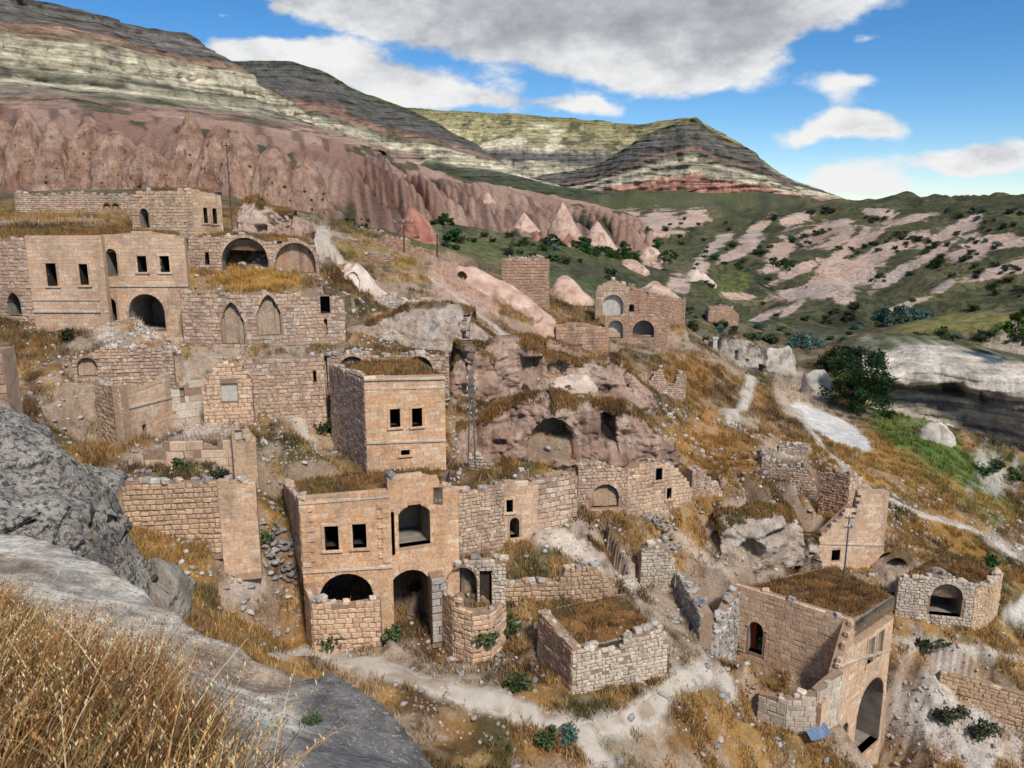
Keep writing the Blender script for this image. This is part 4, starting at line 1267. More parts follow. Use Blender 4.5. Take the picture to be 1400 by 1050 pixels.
paint(1106, 568, 26, 11, 35, C(222, 217, 208), 1, 70, 115, .1, 0, .12, 8)
# spur: white weathered tuff with grass nearest the camera
fm_ = FOREM > .5
fcol = blend(np.ones(gc.shape) * C(238, 224, 202), C(190, 178, 164), sstep(-.1, .5, fbm(GX / .9, GY / .9, octv=4, seed=65)))
fcol = blend(fcol, C(150, 112, 72), sstep(.1, .5, fbm(GX / 1.3, GY / 1.3, octv=3, seed=66)) * .6)
fcol = blend(fcol, C(126, 122, 118), sstep(395, 440, PU + 30 * fbm(GX / .8, GY / .8, octv=3, seed=68)) * sstep(880, 930, PV) * .9)
fcol = fcol * (.78 + .42 * fbm(GX / .14, GY / .14, octv=2, seed=69) + .35 * fbm(GX / .5, GY / .5, octv=3, seed=70))[..., None]
gc[fm_] = np.clip(fcol[fm_], .02, .8)
GD[nr] = np.where(GY[nr] < 26, 0, GD[nr])
for p in PATHS:
    xy, w = p['xy'], p['w']
    r0, r1 = np.searchsorted(Y_, [xy[:, 1].min() - 3, xy[:, 1].max() + 3])
    X, Yg = GX[r0:r1], GY[r0:r1]
    m = (X > xy[:, 0].min() - 3) & (X < xy[:, 0].max() + 3)
    xs, ys = X[m], Yg[m]
    dd = np.full(xs.shape, 1e9)
    for q in xy[::2]:
        dd = np.minimum(dd, (xs - q[0]) ** 2 + (ys - q[1]) ** 2)
    dd = np.sqrt(dd)
    mk = 1 - sstep(w * .4, w * .4 + .45, dd + .25 * n_mid[r0:r1][m])
    gc[r0:r1][m] = gc[r0:r1][m] * (1 - mk[:, None]) + C(192, 180, 164) * mk[:, None]
    GD[r0:r1][m] *= 1 - mk

nyr, nac = GX.shape
idx = np.arange(nyr * nac).reshape(nyr, nac)
quads = np.stack([idx[:-1, :-1], idx[:-1, 1:], idx[1:, 1:], idx[1:, :-1]], -1).reshape(-1, 4)
galpha = 1 - sstep(90, 140, GY)
me = mesh_np('ground', np.stack([GX, GY, GZ], -1).reshape(-1, 3), quads, M_ground, np.concatenate([gc, galpha[..., None]], -1).reshape(-1, 4), True)
bt = me.attributes.new('Bare', 'FLOAT', 'POINT')
bt.data.foreach_set('value', (BARE - .12 * fm * 0).astype(np.float32).ravel())
me.materials.append(M_fore)
rowm = (FOREM[:-1, :-1] > .5).ravel().astype(np.int32)
me.polygons.foreach_set('material_index', rowm)
tag(link('ground', me), kind='structure')

for i, p in enumerate(PATHS):
    xy, w = p['xy'], p['w']
    d = np.gradient(xy, axis=0)
    d /= np.linalg.norm(d, axis=1)[:, None]
    nrm = np.c_[-d[:, 1], d[:, 0]]
    K = 9
    s = np.arange(len(xy))
    wl = w * .5 * (1 + .35 * fbm(s / 5.0, s * 0 + i, octv=3, seed=91))
    wr = w * .5 * (1 + .35 * fbm(s / 5.0, s * 0 + i + 9.5, octv=3, seed=92))
    vs = []
    for k in range(K):
        f = k / (K - 1) * 2 - 1
        off = np.where(f < 0, f * wl, f * wr)
        q = xy + nrm * off[:, None]
        z = hgt(q[:, 0], q[:, 1]) + .045 - .09 * sstep(.6, 1, abs(f))
        vs.append(np.c_[q, z])
    vs = np.stack(vs, 1)
    ii = np.arange(len(xy) * K).reshape(-1, K)
    qd = np.stack([ii[:-1, :-1], ii[1:, :-1], ii[1:, 1:], ii[:-1, 1:]], -1).reshape(-1, 4)
    vv = vs.reshape(-1, 3)
    pc = blend(np.ones((len(vv), 3)) * C(196, 184, 168), C(166, 148, 126), sstep(.0, .6, fbm(vv[:, 0] / .8, vv[:, 1] / .8, octv=3, seed=93)))
    tag(link('footpath', mesh_np('footpath', vv, qd, M_path, pc, True)), kind='structure')


# ---------------------------------------------------------------- far mesas
def sheet(name, top, prof, zbase, nt_, seed, colfn, mat, gully=(1, 30), flute=(.5, 9), back=200, out_dir=None, label=None, ledge=8.0):
    """a plateau edge seen in front: ridge line, then a profile of cliffs and screes down to zbase"""
    tp = np.array([P(*q) for q in top])
    L = np.r_[0, np.cumsum(np.hypot(*np.diff(tp[:, :2], axis=0).T))]
    s = np.linspace(0, L[-1], nt_)
    bx, by, bz = [np.interp(s, L, tp[:, k]) for k in range(3)]
    ker = np.ones(9) / 9
    bxs = np.convolve(np.pad(bx, 40, mode='edge'), np.ones(61) / 61, 'same')[40:-40]
    bys = np.convolve(np.pad(by, 40, mode='edge'), np.ones(61) / 61, 'same')[40:-40]
    tx, ty = np.gradient(bxs), np.gradient(bys)
    ln = np.hypot(tx, ty)
    nx, ny = ty / ln, -tx / ln
    if out_dir is not None:
        nx = nx * .2 + out_dir[0] * .8
        ny = ny * .2 + out_dir[1] * .8
        q = np.hypot(nx, ny)
        nx, ny = nx / q, ny / q
    bz = bz + fbm(s / 25, s * 0 + seed, octv=4, seed=seed) * 2.0
    rows = []
    pr = np.array(prof, float)
    wd = np.r_[0, np.cumsum(np.hypot(np.diff(pr[:, 0]), np.diff(pr[:, 1] * .012)))]
    NW = 150
    ww = np.linspace(0, wd[-1], NW)
    fz = np.interp(ww, wd, pr[:, 0])
    ro = np.interp(ww, wd, pr[:, 1])
    gul = np.abs(fbm(s / gully[1], s * 0 + seed * 3.1, octv=3, seed=seed + 2))
    for j in range(NW):
        z = bz - fz[j] * (bz - zbase)
        o = ro[j] * (1 + .12 * fbm(s / 90, s * 0 + 4, octv=2, seed=seed + 5))
        o = o + gully[0] * (gul - .25) * (6 + 60 * fz[j] * (1 - .4 * fz[j])) * -1 * (.3 + fz[j])
        o = o + flute[0] * fbm(s / flute[1], z / 40, octv=3, seed=seed + 7) * 6
        o = o + fbm(s / 12, z / 3.5, octv=3, seed=seed + 9) * 2.6 + (1 - np.abs(fbm(s / 38, z / 60, octv=3, seed=seed + 11)) * 2) * flute[0] * 9
        ph = z / ledge + .8 * fbm(s / 45, z / 30, octv=3, seed=seed + 13)
        o = o + (ph - np.floor(ph)) ** .5 * ledge * -.32
        o = o - np.maximum(0, fbm(s / 16, z / 80 + 7, octv=3, seed=seed + 15)) * gully[0] * 14 * sstep(.05, .25, fz[j])
        rows.append(np.c_[bx + nx * o, by + ny * o, z])
    bk = [np.c_[bx - nx * q, by - ny * q, bz + .5 + q * .004] for q in (back, back * .3, 4.0)]
    V = np.stack(bk + rows, 0)
    ii = np.arange(V.shape[0] * nt_).reshape(V.shape[0], nt_)
    qd = np.stack([ii[:-1, :-1], ii[1:, :-1], ii[1:, 1:], ii[:-1, 1:]], -1).reshape(-1, 4)
    fr = np.concatenate([np.zeros(3), fz])[:, None] * np.ones(nt_)
    gz = np.gradient(V[..., 2], axis=0)
    gh = np.hypot(np.gradient(V[..., 0], axis=0), np.gradient(V[..., 1], axis=0))
    st = np.abs(gz) / (gh + 1e-3)
    col = colfn(V, fr, st, np.broadcast_to(s, fr.shape), gul[None] * np.ones(fr.shape))
    o = link(name, mesh_np(name, V.reshape(-1, 3), qd, mat, col.reshape(-1, 3), True))
    tag(o, kind='structure')
    return o


def strata(bands):
    zs = np.array([b[0] for b in bands], float)
    cs = np.array([lin(*b[1]) for b in bands])

    def f(V, fr, st, s, gul):
        n = fbm(V[..., 0] / 60, V[..., 1] / 60, V[..., 2] / 25, octv=3, seed=101)
        q = fr + n * .05 + .03 * fbm(s / 18, fr * 3, octv=3, seed=102)
        c = np.stack([np.interp(q, zs, cs[:, k]) for k in range(3)], -1)
        fine = vnoise(s / 160, V[..., 2] * .85, seed=103)
        c = c * (.72 + .56 * fine[..., None])
        fine2 = vnoise(s / 9, V[..., 2] * .5 + 40, V[..., 0] / 30, seed=104)
        c = c * (.8 + .4 * fine2[..., None])
        veg = sstep(.0, .45, fbm(s / 22, fr * 9, octv=4, seed=105) - .35 * sstep(.7, 2.0, st) - .08) * (1 - .8 * sstep(1.0, 2.6, st)) * sstep(.02, .10, fr + .05)
        c = c * (1 - .8 * veg[..., None]) + lin(72, 76, 54) * .8 * veg[..., None]
        return c
    return f


GREY, CREAM, RUST, ROSE, DARK = (122, 116, 108), (206, 194, 166), (164, 128, 106), (172, 142, 124), (96, 92, 80)
prof1 = [(0, 0), (.06, 2), (.08, 7), (.30, 50), (.34, 52), (.36, 60), (.40, 62), (.57, 67), (.60, 80), (.67, 83), (.70, 98), (.80, 124), (1, 180), (1.3, 190)]
st1 = strata([(0, DARK), (.05, GREY), (.27, (112, 104, 96)), (.31, RUST), (.37, (150, 136, 112)), (.40, CREAM), (.57, CREAM), (.62, (120, 118, 98)), (.70, CREAM), (.78, (140, 132, 112)), (.86, ROSE), (1.2, ROSE)])
sheet('hill', [(-420, -90, 420), (-200, -40, 450), (0, -8, 500), (100, 11, 530), (200, 38, 570), (262, 50, 600), (272, 62, 605), (300, 84, 620), (345, 108, 640), (380, 138, 650), (395, 165, 655), (405, 200, 660)],
      prof1, 34, 520, 5, st1, M_hill, (.55, 42), (.5, 10), 260)
prof2 = [(0, 0), (.05, 3), (.07, 8), (.30, 60), (.34, 62), (.42, 82), (.45, 84), (.60, 90), (.66, 112), (.78, 140), (1.0, 200), (1.4, 212)]
st2 = strata([(0, (86, 88, 66)), (.08, (98, 96, 90)), (.30, (104, 96, 92)), (.38, RUST), (.43, (120, 116, 104)), (.46, CREAM), (.62, CREAM), (.68, (92, 94, 78)), (.85, (80, 84, 62)), (1.1, (74, 80, 56))])
sheet('hill', [(180, 92, 880), (300, 84, 840), (340, 83, 830), (400, 83, 830), (438, 95, 835), (462, 110, 838), (500, 128, 845), (560, 150, 850), (610, 176, 855), (650, 196, 860), (690, 232, 870), (740, 254, 880), (800, 275, 900)],
      prof2, 14, 460, 15, st2, M_hill, (.6, 60), (.5, 14), 300)
# grassy plateau flank behind, its sunlit look put into the pale band colours
prof3 = [(0, 0), (.02, 3), (.10, 22), (.42, 115), (.46, 118), (.55, 134), (.585, 136), (.75, 142), (.78, 152), (.82, 153), (.92, 158), (1.0, 172), (1.4, 182)]
st3 = strata([(0, (136, 128, 88)), (.10, (158, 148, 106)), (.25, (176, 164, 122)), (.40, (158, 146, 114)), (.46, (112, 106, 100)), (.56, (104, 100, 96)), (.60, CREAM), (.75, CREAM), (.80, (150, 132, 116)), (.83, (186, 138, 118)), (.93, (180, 132, 114)),
              (.97, (110, 104, 78)), (1.2, (80, 88, 58))])


def st3b(V, fr, st, s, gul):
    c = st3(V, fr, st, s, gul)
    m = sstep(.38, .62, fbm(s / 70, fr * 7 + s / 300, octv=4, seed=111) + .32) * (1 - sstep(.40, .5, fr)) * sstep(.06, .14, fr)
    return c * (1 - m[..., None]) + lin(222, 208, 176) * m[..., None]  # white scarps, also carrying the painted sunlit look


sheet('hill', [(380, 130, 1500), (520, 143, 1480), (560, 147, 1460), (620, 152, 1440), (700, 155, 1420), (800, 163, 1400), (870, 171, 1380), (915, 164, 1340), (938, 160, 1320), (952, 160, 1310), (962, 168, 1308), (1000, 190, 1300),
               (1030, 208, 1295), (1040, 216, 1295), (1062, 236, 1300), (1085, 250, 1310), (1112, 270, 1330), (1150, 292, 1360)], prof3, 8, 620, 25, st3b, M_hill, (.7, 110), (.5, 16), 50, (-.1, -1))
prof4 = [(0, 0), (.05, 2), (.08, 6), (.30, 34), (.36, 36), (.40, 44), (.50, 46), (.54, 54), (.61, 55), (.66, 61), (.69, 62), (.93, 66), (1.0, 80), (1.6, 88)]
st4 = strata([(0, (110, 104, 82)), (.1, (112, 108, 96)), (.34, (98, 92, 88)), (.40, (150, 118, 100)), (.46, (120, 116, 104)), (.52, CREAM), (.60, (150, 140, 122)), (.66, CREAM), (.70, (190, 142, 122)), (.92, (182, 126, 108)), (1.0, (150, 120, 100)), (1.2, (84, 90, 62))])
sheet('hill', [(700, 246, 1130), (770, 236, 1105), (815, 226, 1075), (852, 205, 1045), (880, 186, 1030), (910, 172, 1020), (936, 163, 1010), (955, 165, 1005), (985, 186, 1000), (1012, 198, 1000), (1034, 210, 1000), (1042, 222, 1003), (1060, 236, 1010), (1068, 248, 1025), (1074, 262, 1045)],
      prof4, 6, 420, 35, st4, M_hill, (.25, 60), (.5, 12), 12, (-.1, -1))


# badlands: rounded pink ribs descending to the valley
def badlands(name, top, base, nt_, NW, seed, amp, wave):
    tp = np.array([P(*q) for q in top])
    bp = np.array([P(*q) for q in base])
    k = np.linspace(0, 1, nt_)
    ta = np.stack([np.interp(k, np.linspace(0, 1, len(tp)), tp[:, i]) for i in range(3)], -1)
    ba = np.stack([np.interp(k, np.linspace(0, 1, len(bp)), bp[:, i]) for i in range(3)], -1)
    L = np.r_[0, np.cumsum(np.hypot(*np.diff(ba[:, :2], axis=0).T))]
    w = np.linspace(0, 1.3, NW)[:, None]
    S = L[None, :] + 0 * w
    warp = 13 * fbm(S / 34, w * 1.8 + 0 * S, octv=3, seed=seed) - w * 26 * sstep(60, 130, S)
    dens_ = 1 / (wave * (.55 + 1.1 * vnoise(L / 42, L * 0 + 5, seed=seed + 20)))
    cumS = np.r_[0, np.cumsum(np.diff(L) * dens_[1:])]
    ph = np.interp((S + warp).ravel(), L, cumS).reshape(S.shape) + (np.minimum(S + warp, 0) + np.maximum(S + warp - L[-1], 0)) / wave
    saw = ph - np.floor(ph)
    cell = _hash(np.floor(ph).astype(np.int64) & 0xffff, np.zeros(ph.shape, np.int64), np.zeros(ph.shape, np.int64), seed)
    rib = np.sqrt(np.maximum(0, 1 - (2 * saw - 1) ** 2))           # round ribs, sharp gullies
    ph2 = (S * 1.0 - warp * .5) / (wave * .37) + 3.3 * w
    rib2 = np.sqrt(np.maximum(0, 1 - (2 * (ph2 - np.floor(ph2)) - 1) ** 2))
    head = .05 + .5 * cell                                          # where each rib starts
    grow = sstep(head - .12, head + .15, w)
    bulge = amp * (rib * (.45 + .55 * cell) * grow * (1.0 - .35 * sstep(.8, 1.1, w)) + .25 * rib2 * sstep(.1, .4, w))
    prof = w ** 1.0 * .72 + .28 * w ** 2.4                          # concave: steep above
    dr = ba - ta
    Vv = ta[None] + dr[None] * np.stack([w, w, prof * 0 + w], -1)
    ztop, zbt = ta[None, :, 2], ba[None, :, 2]
    zz = ztop + (zbt - ztop) * np.where(w < 1, 1.35 * w - .35 * w ** 2, 1 + .65 * (w - 1))
    hd = dr[:, :2] / np.linalg.norm(dr[:, :2], axis=1)[:, None]
    X = Vv[..., 0] + hd[None, :, 0] * bulge * .55
    Yq = Vv[..., 1] + hd[None, :, 1] * bulge * .55
    bulge = bulge * (1 + .5 * fbm(S / 25, w * 3, octv=2, seed=seed + 9))
    Z = zz + bulge * .75 * (1 - sstep(.8, 1.02, w)) - np.maximum(0, w - 1) * 30 + fbm(Vv[..., 0] / 5, Vv[..., 1] / 5, w * 3 + 0 * S, octv=3, seed=seed + 3) * .8
    V = np.stack([X, Yq, Z], -1)
    col = np.ones(V.shape) * C(192, 156, 134)
    col = blend(col, C(166, 126, 106), sstep(.3, .9, cell) * .8)
    col = blend(col, C(208, 176, 154), sstep(.1, .6, fbm(S / 14, w * 6, octv=3, seed=seed + 5)) * .7)
    col = blend(col, C(98, 76, 68), sstep(.08, .5, fbm(S / 4, w * 2.2, octv=3, seed=seed + 6)) * .65)
    grn = sstep(.3, .5, fbm(S / 13, w * 5, octv=4, seed=seed + 8) + .42 * (1 - rib) + .1 * (w < .12) - .05)
    col = blend(col, C(80, 84, 60), grn * .85)
    ii = np.arange(NW * nt_).reshape(NW, nt_)
    qd = np.stack([ii[:-1, :-1], ii[1:, :-1], ii[1:, 1:], ii[:-1, 1:]], -1).reshape(-1, 4)
    tag(link(name, mesh_np(name, V.reshape(-1, 3), qd, M_bad, col.reshape(-1, 3), True)), kind='structure')


badlands('hill', [(-250, 130, 330), (-100, 140, 330), (0, 146, 330), (100, 150, 330), (200, 158, 330), (300, 166, 345), (400, 180, 370), (480, 198, 410), (560, 222, 450), (640, 246, 480), (720, 260, 490), (800, 276, 490), (870, 296, 470)],
         [(-250, 268, 150), (-100, 266, 150), (0, 266, 150), (110, 268, 148), (220, 270, 146), (330, 282, 140), (430, 304, 142), (520, 318, 160), (600, 321, 190), (690, 330, 215), (770, 338, 235), (830, 345, 250), (900, 350, 262)], 680, 150, 203, 8.5, 11.5)


# ---------------------------------------------------------------- masonry
def chamfer_box(seed, jit=.035, ch=.07):
    rr = np.random.default_rng(seed)
    vs, fs = [], []
    key = {}

    def vid(c, ax):
        k = (c, ax)
        if k not in key:
            p = np.array(c, float) * .5
            for a in range(3):
                if a != ax:
                    p[a] -= np.sign(c[a]) * ch
            p += corner[c] * np.array([1, 1, 1])
            key[k] = len(vs)
            vs.append(p)
        return key[k]
    corner = {(a, b, c): (rr.random(3) - .5) * jit * 2 for a in (-1, 1) for b in (-1, 1) for c in (-1, 1)}
    for ax in range(3):
        o = [a for a in range(3) if a != ax]
        for sg in (-1, 1):
            q = []
            for (i, j) in ((-1, -1), (1, -1), (1, 1), (-1, 1)):
                c = [0, 0, 0]
                c[ax], c[o[0]], c[o[1]] = sg, i, j
                q.append(vid(tuple(c), ax))
            fs.append(q)
    for ax in range(3):          # edges along ax
        o = [a for a in range(3) if a != ax]
        for i in (-1, 1):
            for j in (-1, 1):
                c0, c1 = [0, 0, 0], [0, 0, 0]
                c0[ax], c1[ax] = -1, 1
                c0[o[0]] = c1[o[0]] = i
                c0[o[1]] = c1[o[1]] = j
                c0, c1 = tuple(c0), tuple(c1)
                fs.append([vid(c0, o[0]), vid(c1, o[0]), vid(c1, o[1]), vid(c0, o[1])])
    for c in corner:
        fs.append([vid(c, 0), vid(c, 1), vid(c, 2)])
    return np.array(vs), fs


BLOCKV = [chamfer_box(i, .02, .05) for i in range(5)]
BLOCKR = [chamfer_box(20 + i, .09, .13) for i in range(6)]
_bm = {}


def block_mesh(kind, i, mat):
    k = (kind, i, mat.name)
    if k not in _bm:
        vs, fs = (BLOCKR if kind else BLOCKV)[i]
        me = bpy.data.meshes.new('stone_block')
        me.from_pydata([tuple(v) for v in vs], [], fs)
        me.materials.append(mat)
        me.validate()
        _bm[k] = me
    return _bm[k]


def icos():
    t = (1 + 5 ** .5) / 2
    v = np.array([(-1, t, 0), (1, t, 0), (-1, -t, 0), (1, -t, 0), (0, -1, t), (0, 1, t), (0, -1, -t), (0, 1, -t), (t, 0, -1), (t, 0, 1), (-t, 0, -1), (-t, 0, 1)], float)
    f = np.array([(0, 11, 5), (0, 5, 1), (0, 1, 7), (0, 7, 10), (0, 10, 11), (1, 5, 9), (5, 11, 4), (11, 10, 2), (10, 7, 6), (7, 1, 8), (3, 9, 4), (3, 4, 2), (3, 2, 6), (3, 6, 8), (3, 8, 9), (4, 9, 5), (2, 4, 11), (6, 2, 10), (8, 6, 7), (9, 8, 1)])
    return v / np.linalg.norm(v[0]), f


ICO_V, ICO_F = icos()


def stones_mesh(name, pos, size, mat, seed=0, rng=None):
    """many loose stones as one mesh"""
    rr = np.random.default_rng(seed)
    n = len(pos)
    v = ICO_V[None] * (1 + (rr.random((n, 12, 1)) - .5) * .7) * (rr.random((n, 1, 3)) * .7 + .6)
    v[..., 2] *= .75
    an = rr.random(n) * 6.28
    c, s = np.cos(an)[:, None], np.sin(an)[:, None]
    tl = (rr.random(n) - .5) * .9
    ct, st = np.cos(tl)[:, None], np.sin(tl)[:, None]
    x, y, z = v[..., 0], v[..., 1], v[..., 2]
    y, z = y * ct - z * st, y * st + z * ct
    x, y = x * c - y * s, x * s + y * c
    V = np.stack([x, y, z], -1) * np.asarray(size)[:, None, None] * .5 + np.asarray(pos)[:, None, :]
    Fc = ICO_F[None] + np.arange(n)[:, None, None] * 12
    return mesh_np(name, V.reshape(-1, 3), Fc.reshape(-1, 3), mat)


def arch_top(o, t):
    """upper edge of an opening at along-wall position t"""
    a, b, z0, z1 = o['a'], o['b'], o['z0'], o['z1']
    if o['k'] == 'r':
        return z1
    h = (b - a) / 2
    x = np.clip((t - (a + b) / 2) / h, -1, 1)
    if o['k'] == 'a':
        rise = min(h * 1.0, (z1 - z0) * .85)
        return z1 - rise + rise * math.sqrt(max(0, 1 - x * x))
    if o['k'] == 'p':
        rise = min(h * 1.5, (z1 - z0) * .8)
        return z1 - rise + rise * max(0, (1 - abs(x) ** 1.7)) ** .72
    if o['k'] == 'o':
        rise = h * .55
        return z1 - rise + rise * (1.0 if abs(x) < .45 else max(0, 1 - ((abs(x) - .45) / .55) ** 2) * .75)
    return z1


def spring(o):
    return arch_top(o, o['a'])


def half_width(o, z):
    """along-wall interval of an opening at height z"""
    if z < o['z0'] or z > o['z1']:
        return None
    ts = np.linspace(o['a'], o['b'], 41)
    ok = [t for t in ts if arch_top(o, t) >= z]
    if not ok:
        return None
    return ok[0], ok[-1]


MATS = {k: v for k, v in globals().items() if k.startswith('M_')}
ROOFS = []


def build_wall(w, root, base, rr, block_list):
    mat = MATS[w.mat]
    mort = M_mortar_l if w.mortar == 'l' else M_mortar
    mb = MB()
    brk = set(np.arange(0, w.L, .4).tolist() + [w.L] + list(w.cum) + [t for t in w.ts if 0 < t < w.L])
    for o in w.O:
        brk.update([max(0, o['a']), min(w.L, o['b'])])
        if o['k'] != 'r':
            brk.update([t for t in np.linspace(o['a'], o['b'], 15) if 0 < t < w.L])
    brk = sorted(brk)
    brk = [b for i, b in enumerate(brk) if i == 0 or b - brk[i - 1] > 1e-4]

    def top(t):
        return float(w.ztop(t)) - .04 - w.rag * .5
    T = w.T
    for ta, tb in zip(brk[:-1], brk[1:]):
        tm = (ta + tb) / 2
        ops = sorted([o for o in w.O if o['a'] < tm < o['b']], key=lambda o: o['z0'])
        la = lb = w.zlow
        pieces = []
        for o in ops:
            pieces.append((la, lb, max(o['z0'], w.zlow), max(o['z0'], w.zlow)))
            la, lb = arch_top(o, ta + 1e-4), arch_top(o, tb - 1e-4)
        pieces.append((la, lb, top(ta), top(tb)))
        for (a0, b0, a1, b1) in pieces:
            if a1 - a0 < .01 and b1 - b0 < .01:
                continue
            f = [w.at(ta, a0), w.at(tb - 1e-5, b0), w.at(tb - 1e-5, max(b1, b0)), w.at(ta, max(a1, a0))]
            k = [w.at(ta, a0, -T), w.at(tb - 1e-5, b0, -T), w.at(tb - 1e-5, max(b1, b0), -T), w.at(ta, max(a1, a0), -T)]
            mb.quad(*f)
            mb.quad(k[1], k[0], k[3], k[2])
            mb.quad(f[3], f[2], k[2], k[3])
            mb.quad(f[0], k[0], k[1], f[1])
    for t in (0, w.L - 1e-5):
        z1 = top(t)
        q = [w.at(t, w.zlow), w.at(t, w.zlow, -T), w.at(t, z1, -T), w.at(t, z1)]
        mb.quad(*(q if t == 0 else q[::-1]))
    wo = mb.build('wall', mort, root, base)
    # openings: jambs, soffit and the recess behind
    for o in w.O:
        ib = MB()
        ts = np.linspace(o['a'], o['b'], 2 if o['k'] == 'r' else 15)
        D = o['D']
        z0 = o['z0']
        for a, b in zip(ts[:-1], ts[1:]):
            za, zb_ = arch_top(o, a + 1e-4), arch_top(o, b - 1e-4)
            ib.quad(w.at(a, za, -.02), w.at(b, zb_, -.02), w.at(b, zb_, -D), w.at(a, za, -D))
            ib.quad(w.at(a, z0, -D), w.at(b, z0, -D), w.at(b, zb_, -D), w.at(a, za, -D))
        for t in (o['a'], o['b']):
            zt = spring(o)
            ib.quad(w.at(t, z0, -.02), w.at(t, zt, -.02), w.at(t, zt, -D), w.at(t, z0, -D))
        ib.quad(w.at(o['a'], z0, -.02), w.at(o['b'], z0, -.02), w.at(o['b'], z0, -D), w.at(o['a'], z0, -D))
        im = MATS[o['m']] if o['m'] else (M_dark if D > 1.2 and o['k'] == 'r' else M_inner)  # deep square openings get the painted-dark lining
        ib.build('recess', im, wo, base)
        if w.frames and o['k'] == 'r' and (o['b'] - o['a']) > .3:
            fb_ = MB()
            a, b, z1 = o['a'], o['b'], o['z1']
            for (c, sx, sz) in (((a - .07), .14, z1 - z0 + .3), ((b + .07), .14, z1 - z0 + .3)):
                fb_.box(w.at(c, (z0 + z1) / 2, -.02), sx, .16, sz, w.yaw(c))
            fb_.box(w.at((a + b) / 2, z1 + .085, -.015), b - a + .30, .17, .15, w.yaw(a))
            fb_.box(w.at((a + b) / 2, z0 - .06, .01), b - a + .36, .22, .11, w.yaw(a))
            fb_.build('window_frame', mat, wo, base)
    for (v0, v1, pr) in w.strings:
        u0, u1 = w.pts[0][0], w.pts[-1][0]
        t0, z0 = w.hit(u0 + .01, v0)
        t1, z1 = w.hit(u1 - .01, v1)
        sb = MB()
        ts = [t for t in np.linspace(0.0, w.L - 1e-4, 2 + len(w.cum))]
        for a, b in zip(ts[:-1], ts[1:]):
            za, zb_ = np.interp([a, b], [t0, t1], [z0, z1]) if t1 > t0 else (z0, z0)
            if za > w.ztop(a) + .05:
                continue
            h = .11
            d0 = pr + .02
            A = [w.at(a, za, d0), w.at(b, zb_, d0), w.at(b, zb_ + h, d0), w.at(a, za + h, d0)]
            B = [w.at(a, za, -.05), w.at(b, zb_, -.05), w.at(b, zb_ + h, -.05), w.at(a, za + h, -.05)]
            sb.quad(*A)
            sb.quad(A[3], A[2], B[2], B[3])
            sb.quad(B[0], B[1], A[1], A[0])
            sb.quad(A[0], A[3], B[3], B[0])
            sb.quad(A[1], B[1], B[2], A[2])
        sb.build('string_course', M_pale, wo, base)
    if not w.blocks:
        return wo
    # the stones
    rough = w.wild > .12
    z = w.zlow + .35
    zmax = float(w.tz.max()) + .1
    row = 0
    while z < zmax:
        h = w.course * rr.uniform(.85, 1.15)
        t = -rr.uniform(0, w.bl * .6)
        while t < w.L:
            wd = w.bl * rr.uniform(.6, 1.45)
            a, b = max(0.0, t), min(w.L, t + wd)
            t += wd
            hh, zz = h, z
            if w.wild and rr.random() < w.wild:
                hh = h * rr.uniform(.7, 1.0)
            segs = [(a, b)]
            for o in w.O:
                hw = None
                lo, hi = max(zz, o['z0']), min(zz + hh, o['z1'])
                if hi - lo > .02:
                    hw = half_width(o, lo + .01)
                if hw is None:
                    continue
                pad = .13 if (w.ring and o['k'] in 'ap') else .0
                p, q = hw[0] - pad, hw[1] + pad
                ns = []
                for (x0, x1) in segs:
                    if x1 <= p or x0 >= q:
                        ns.append((x0, x1))
                    else:
                        if p - x0 > .1:
                            ns.append((x0, p))
                        if x1 - q > .1:
                            ns.append((q, x1))
                segs = ns
            for (x0, x1) in segs:
                if x1 - x0 < .1:
                    continue
                m = (x0 + x1) / 2
                tz = float(w.ztop(m)) + w.rag * rr.uniform(-1, .3)
                if zz + hh * .75 > tz:
                    continue
                if rr.random() < w.miss:
                    continue
                # split at plan corners
                i0, i1 = w.seg(x0 + 1e-3), w.seg(x1 - 1e-3)
                if i0 != i1:
                    c = w.cum[i1]
                    parts = [(x0, c), (c, x1)]
                else:
                    parts = [(x0, x1)]
                for (y0, y1) in parts:
                    if y1 - y0 < .09:
                        continue
                    mm = (y0 + y1) / 2
                    dp = .24
                    pr = w.proud + rr.uniform(-1, 1) * w.jit
                    block_list.append((w.at(mm, zz + hh / 2, pr - dp / 2), (y1 - y0 - w.gap, dp, hh - w.gap),
                                       (rr.uniform(-1, 1) * w.jit * .6, rr.uniform(-1, 1) * w.jit * 1.2, w.yaw(mm)), rough, mat, wo))
        z += h
        row += 1
    if w.ring:
        for o in w.O:
            if o['k'] not in 'ap' or o['b'] - o['a'] < .6:
                continue
            n = max(7, int((o['b'] - o['a']) * math.pi / 2 / .32) | 1)
            if o['k'] == 'a':
                hw = (o['b'] - o['a']) / 2
                ths = (np.arange(n) + .5) / n * math.pi
                tq = (o['a'] + o['b']) / 2 - np.cos(ths) * (hw + .1)
                rise = o['z1'] - spring(o)
                zq = spring(o) + np.sin(ths) * (rise + .1)
            else:
                uu = np.linspace(-.98, .98, n)
                tq = (o['a'] + o['b']) / 2 + uu * ((o['b'] - o['a']) / 2 + .08)
                zq = np.array([arch_top(o, np.clip(t, o['a'], o['b'])) + .08 for t in tq])
            gt, gz = np.gradient(tq), np.gradient(zq)
            for k in range(n):
                if tq[k] < 0 or tq[k] > w.L or zq[k] > w.ztop(tq[k]) - .05:
                    continue
                ang = -math.atan2(gz[k], gt[k])
                block_list.append((w.at(tq[k], zq[k], w.proud + .015 - .12), (math.hypot(gt[k], gz[k]) * .93, .24, .22), (0, ang, w.yaw(tq[k])), False, mat, wo))
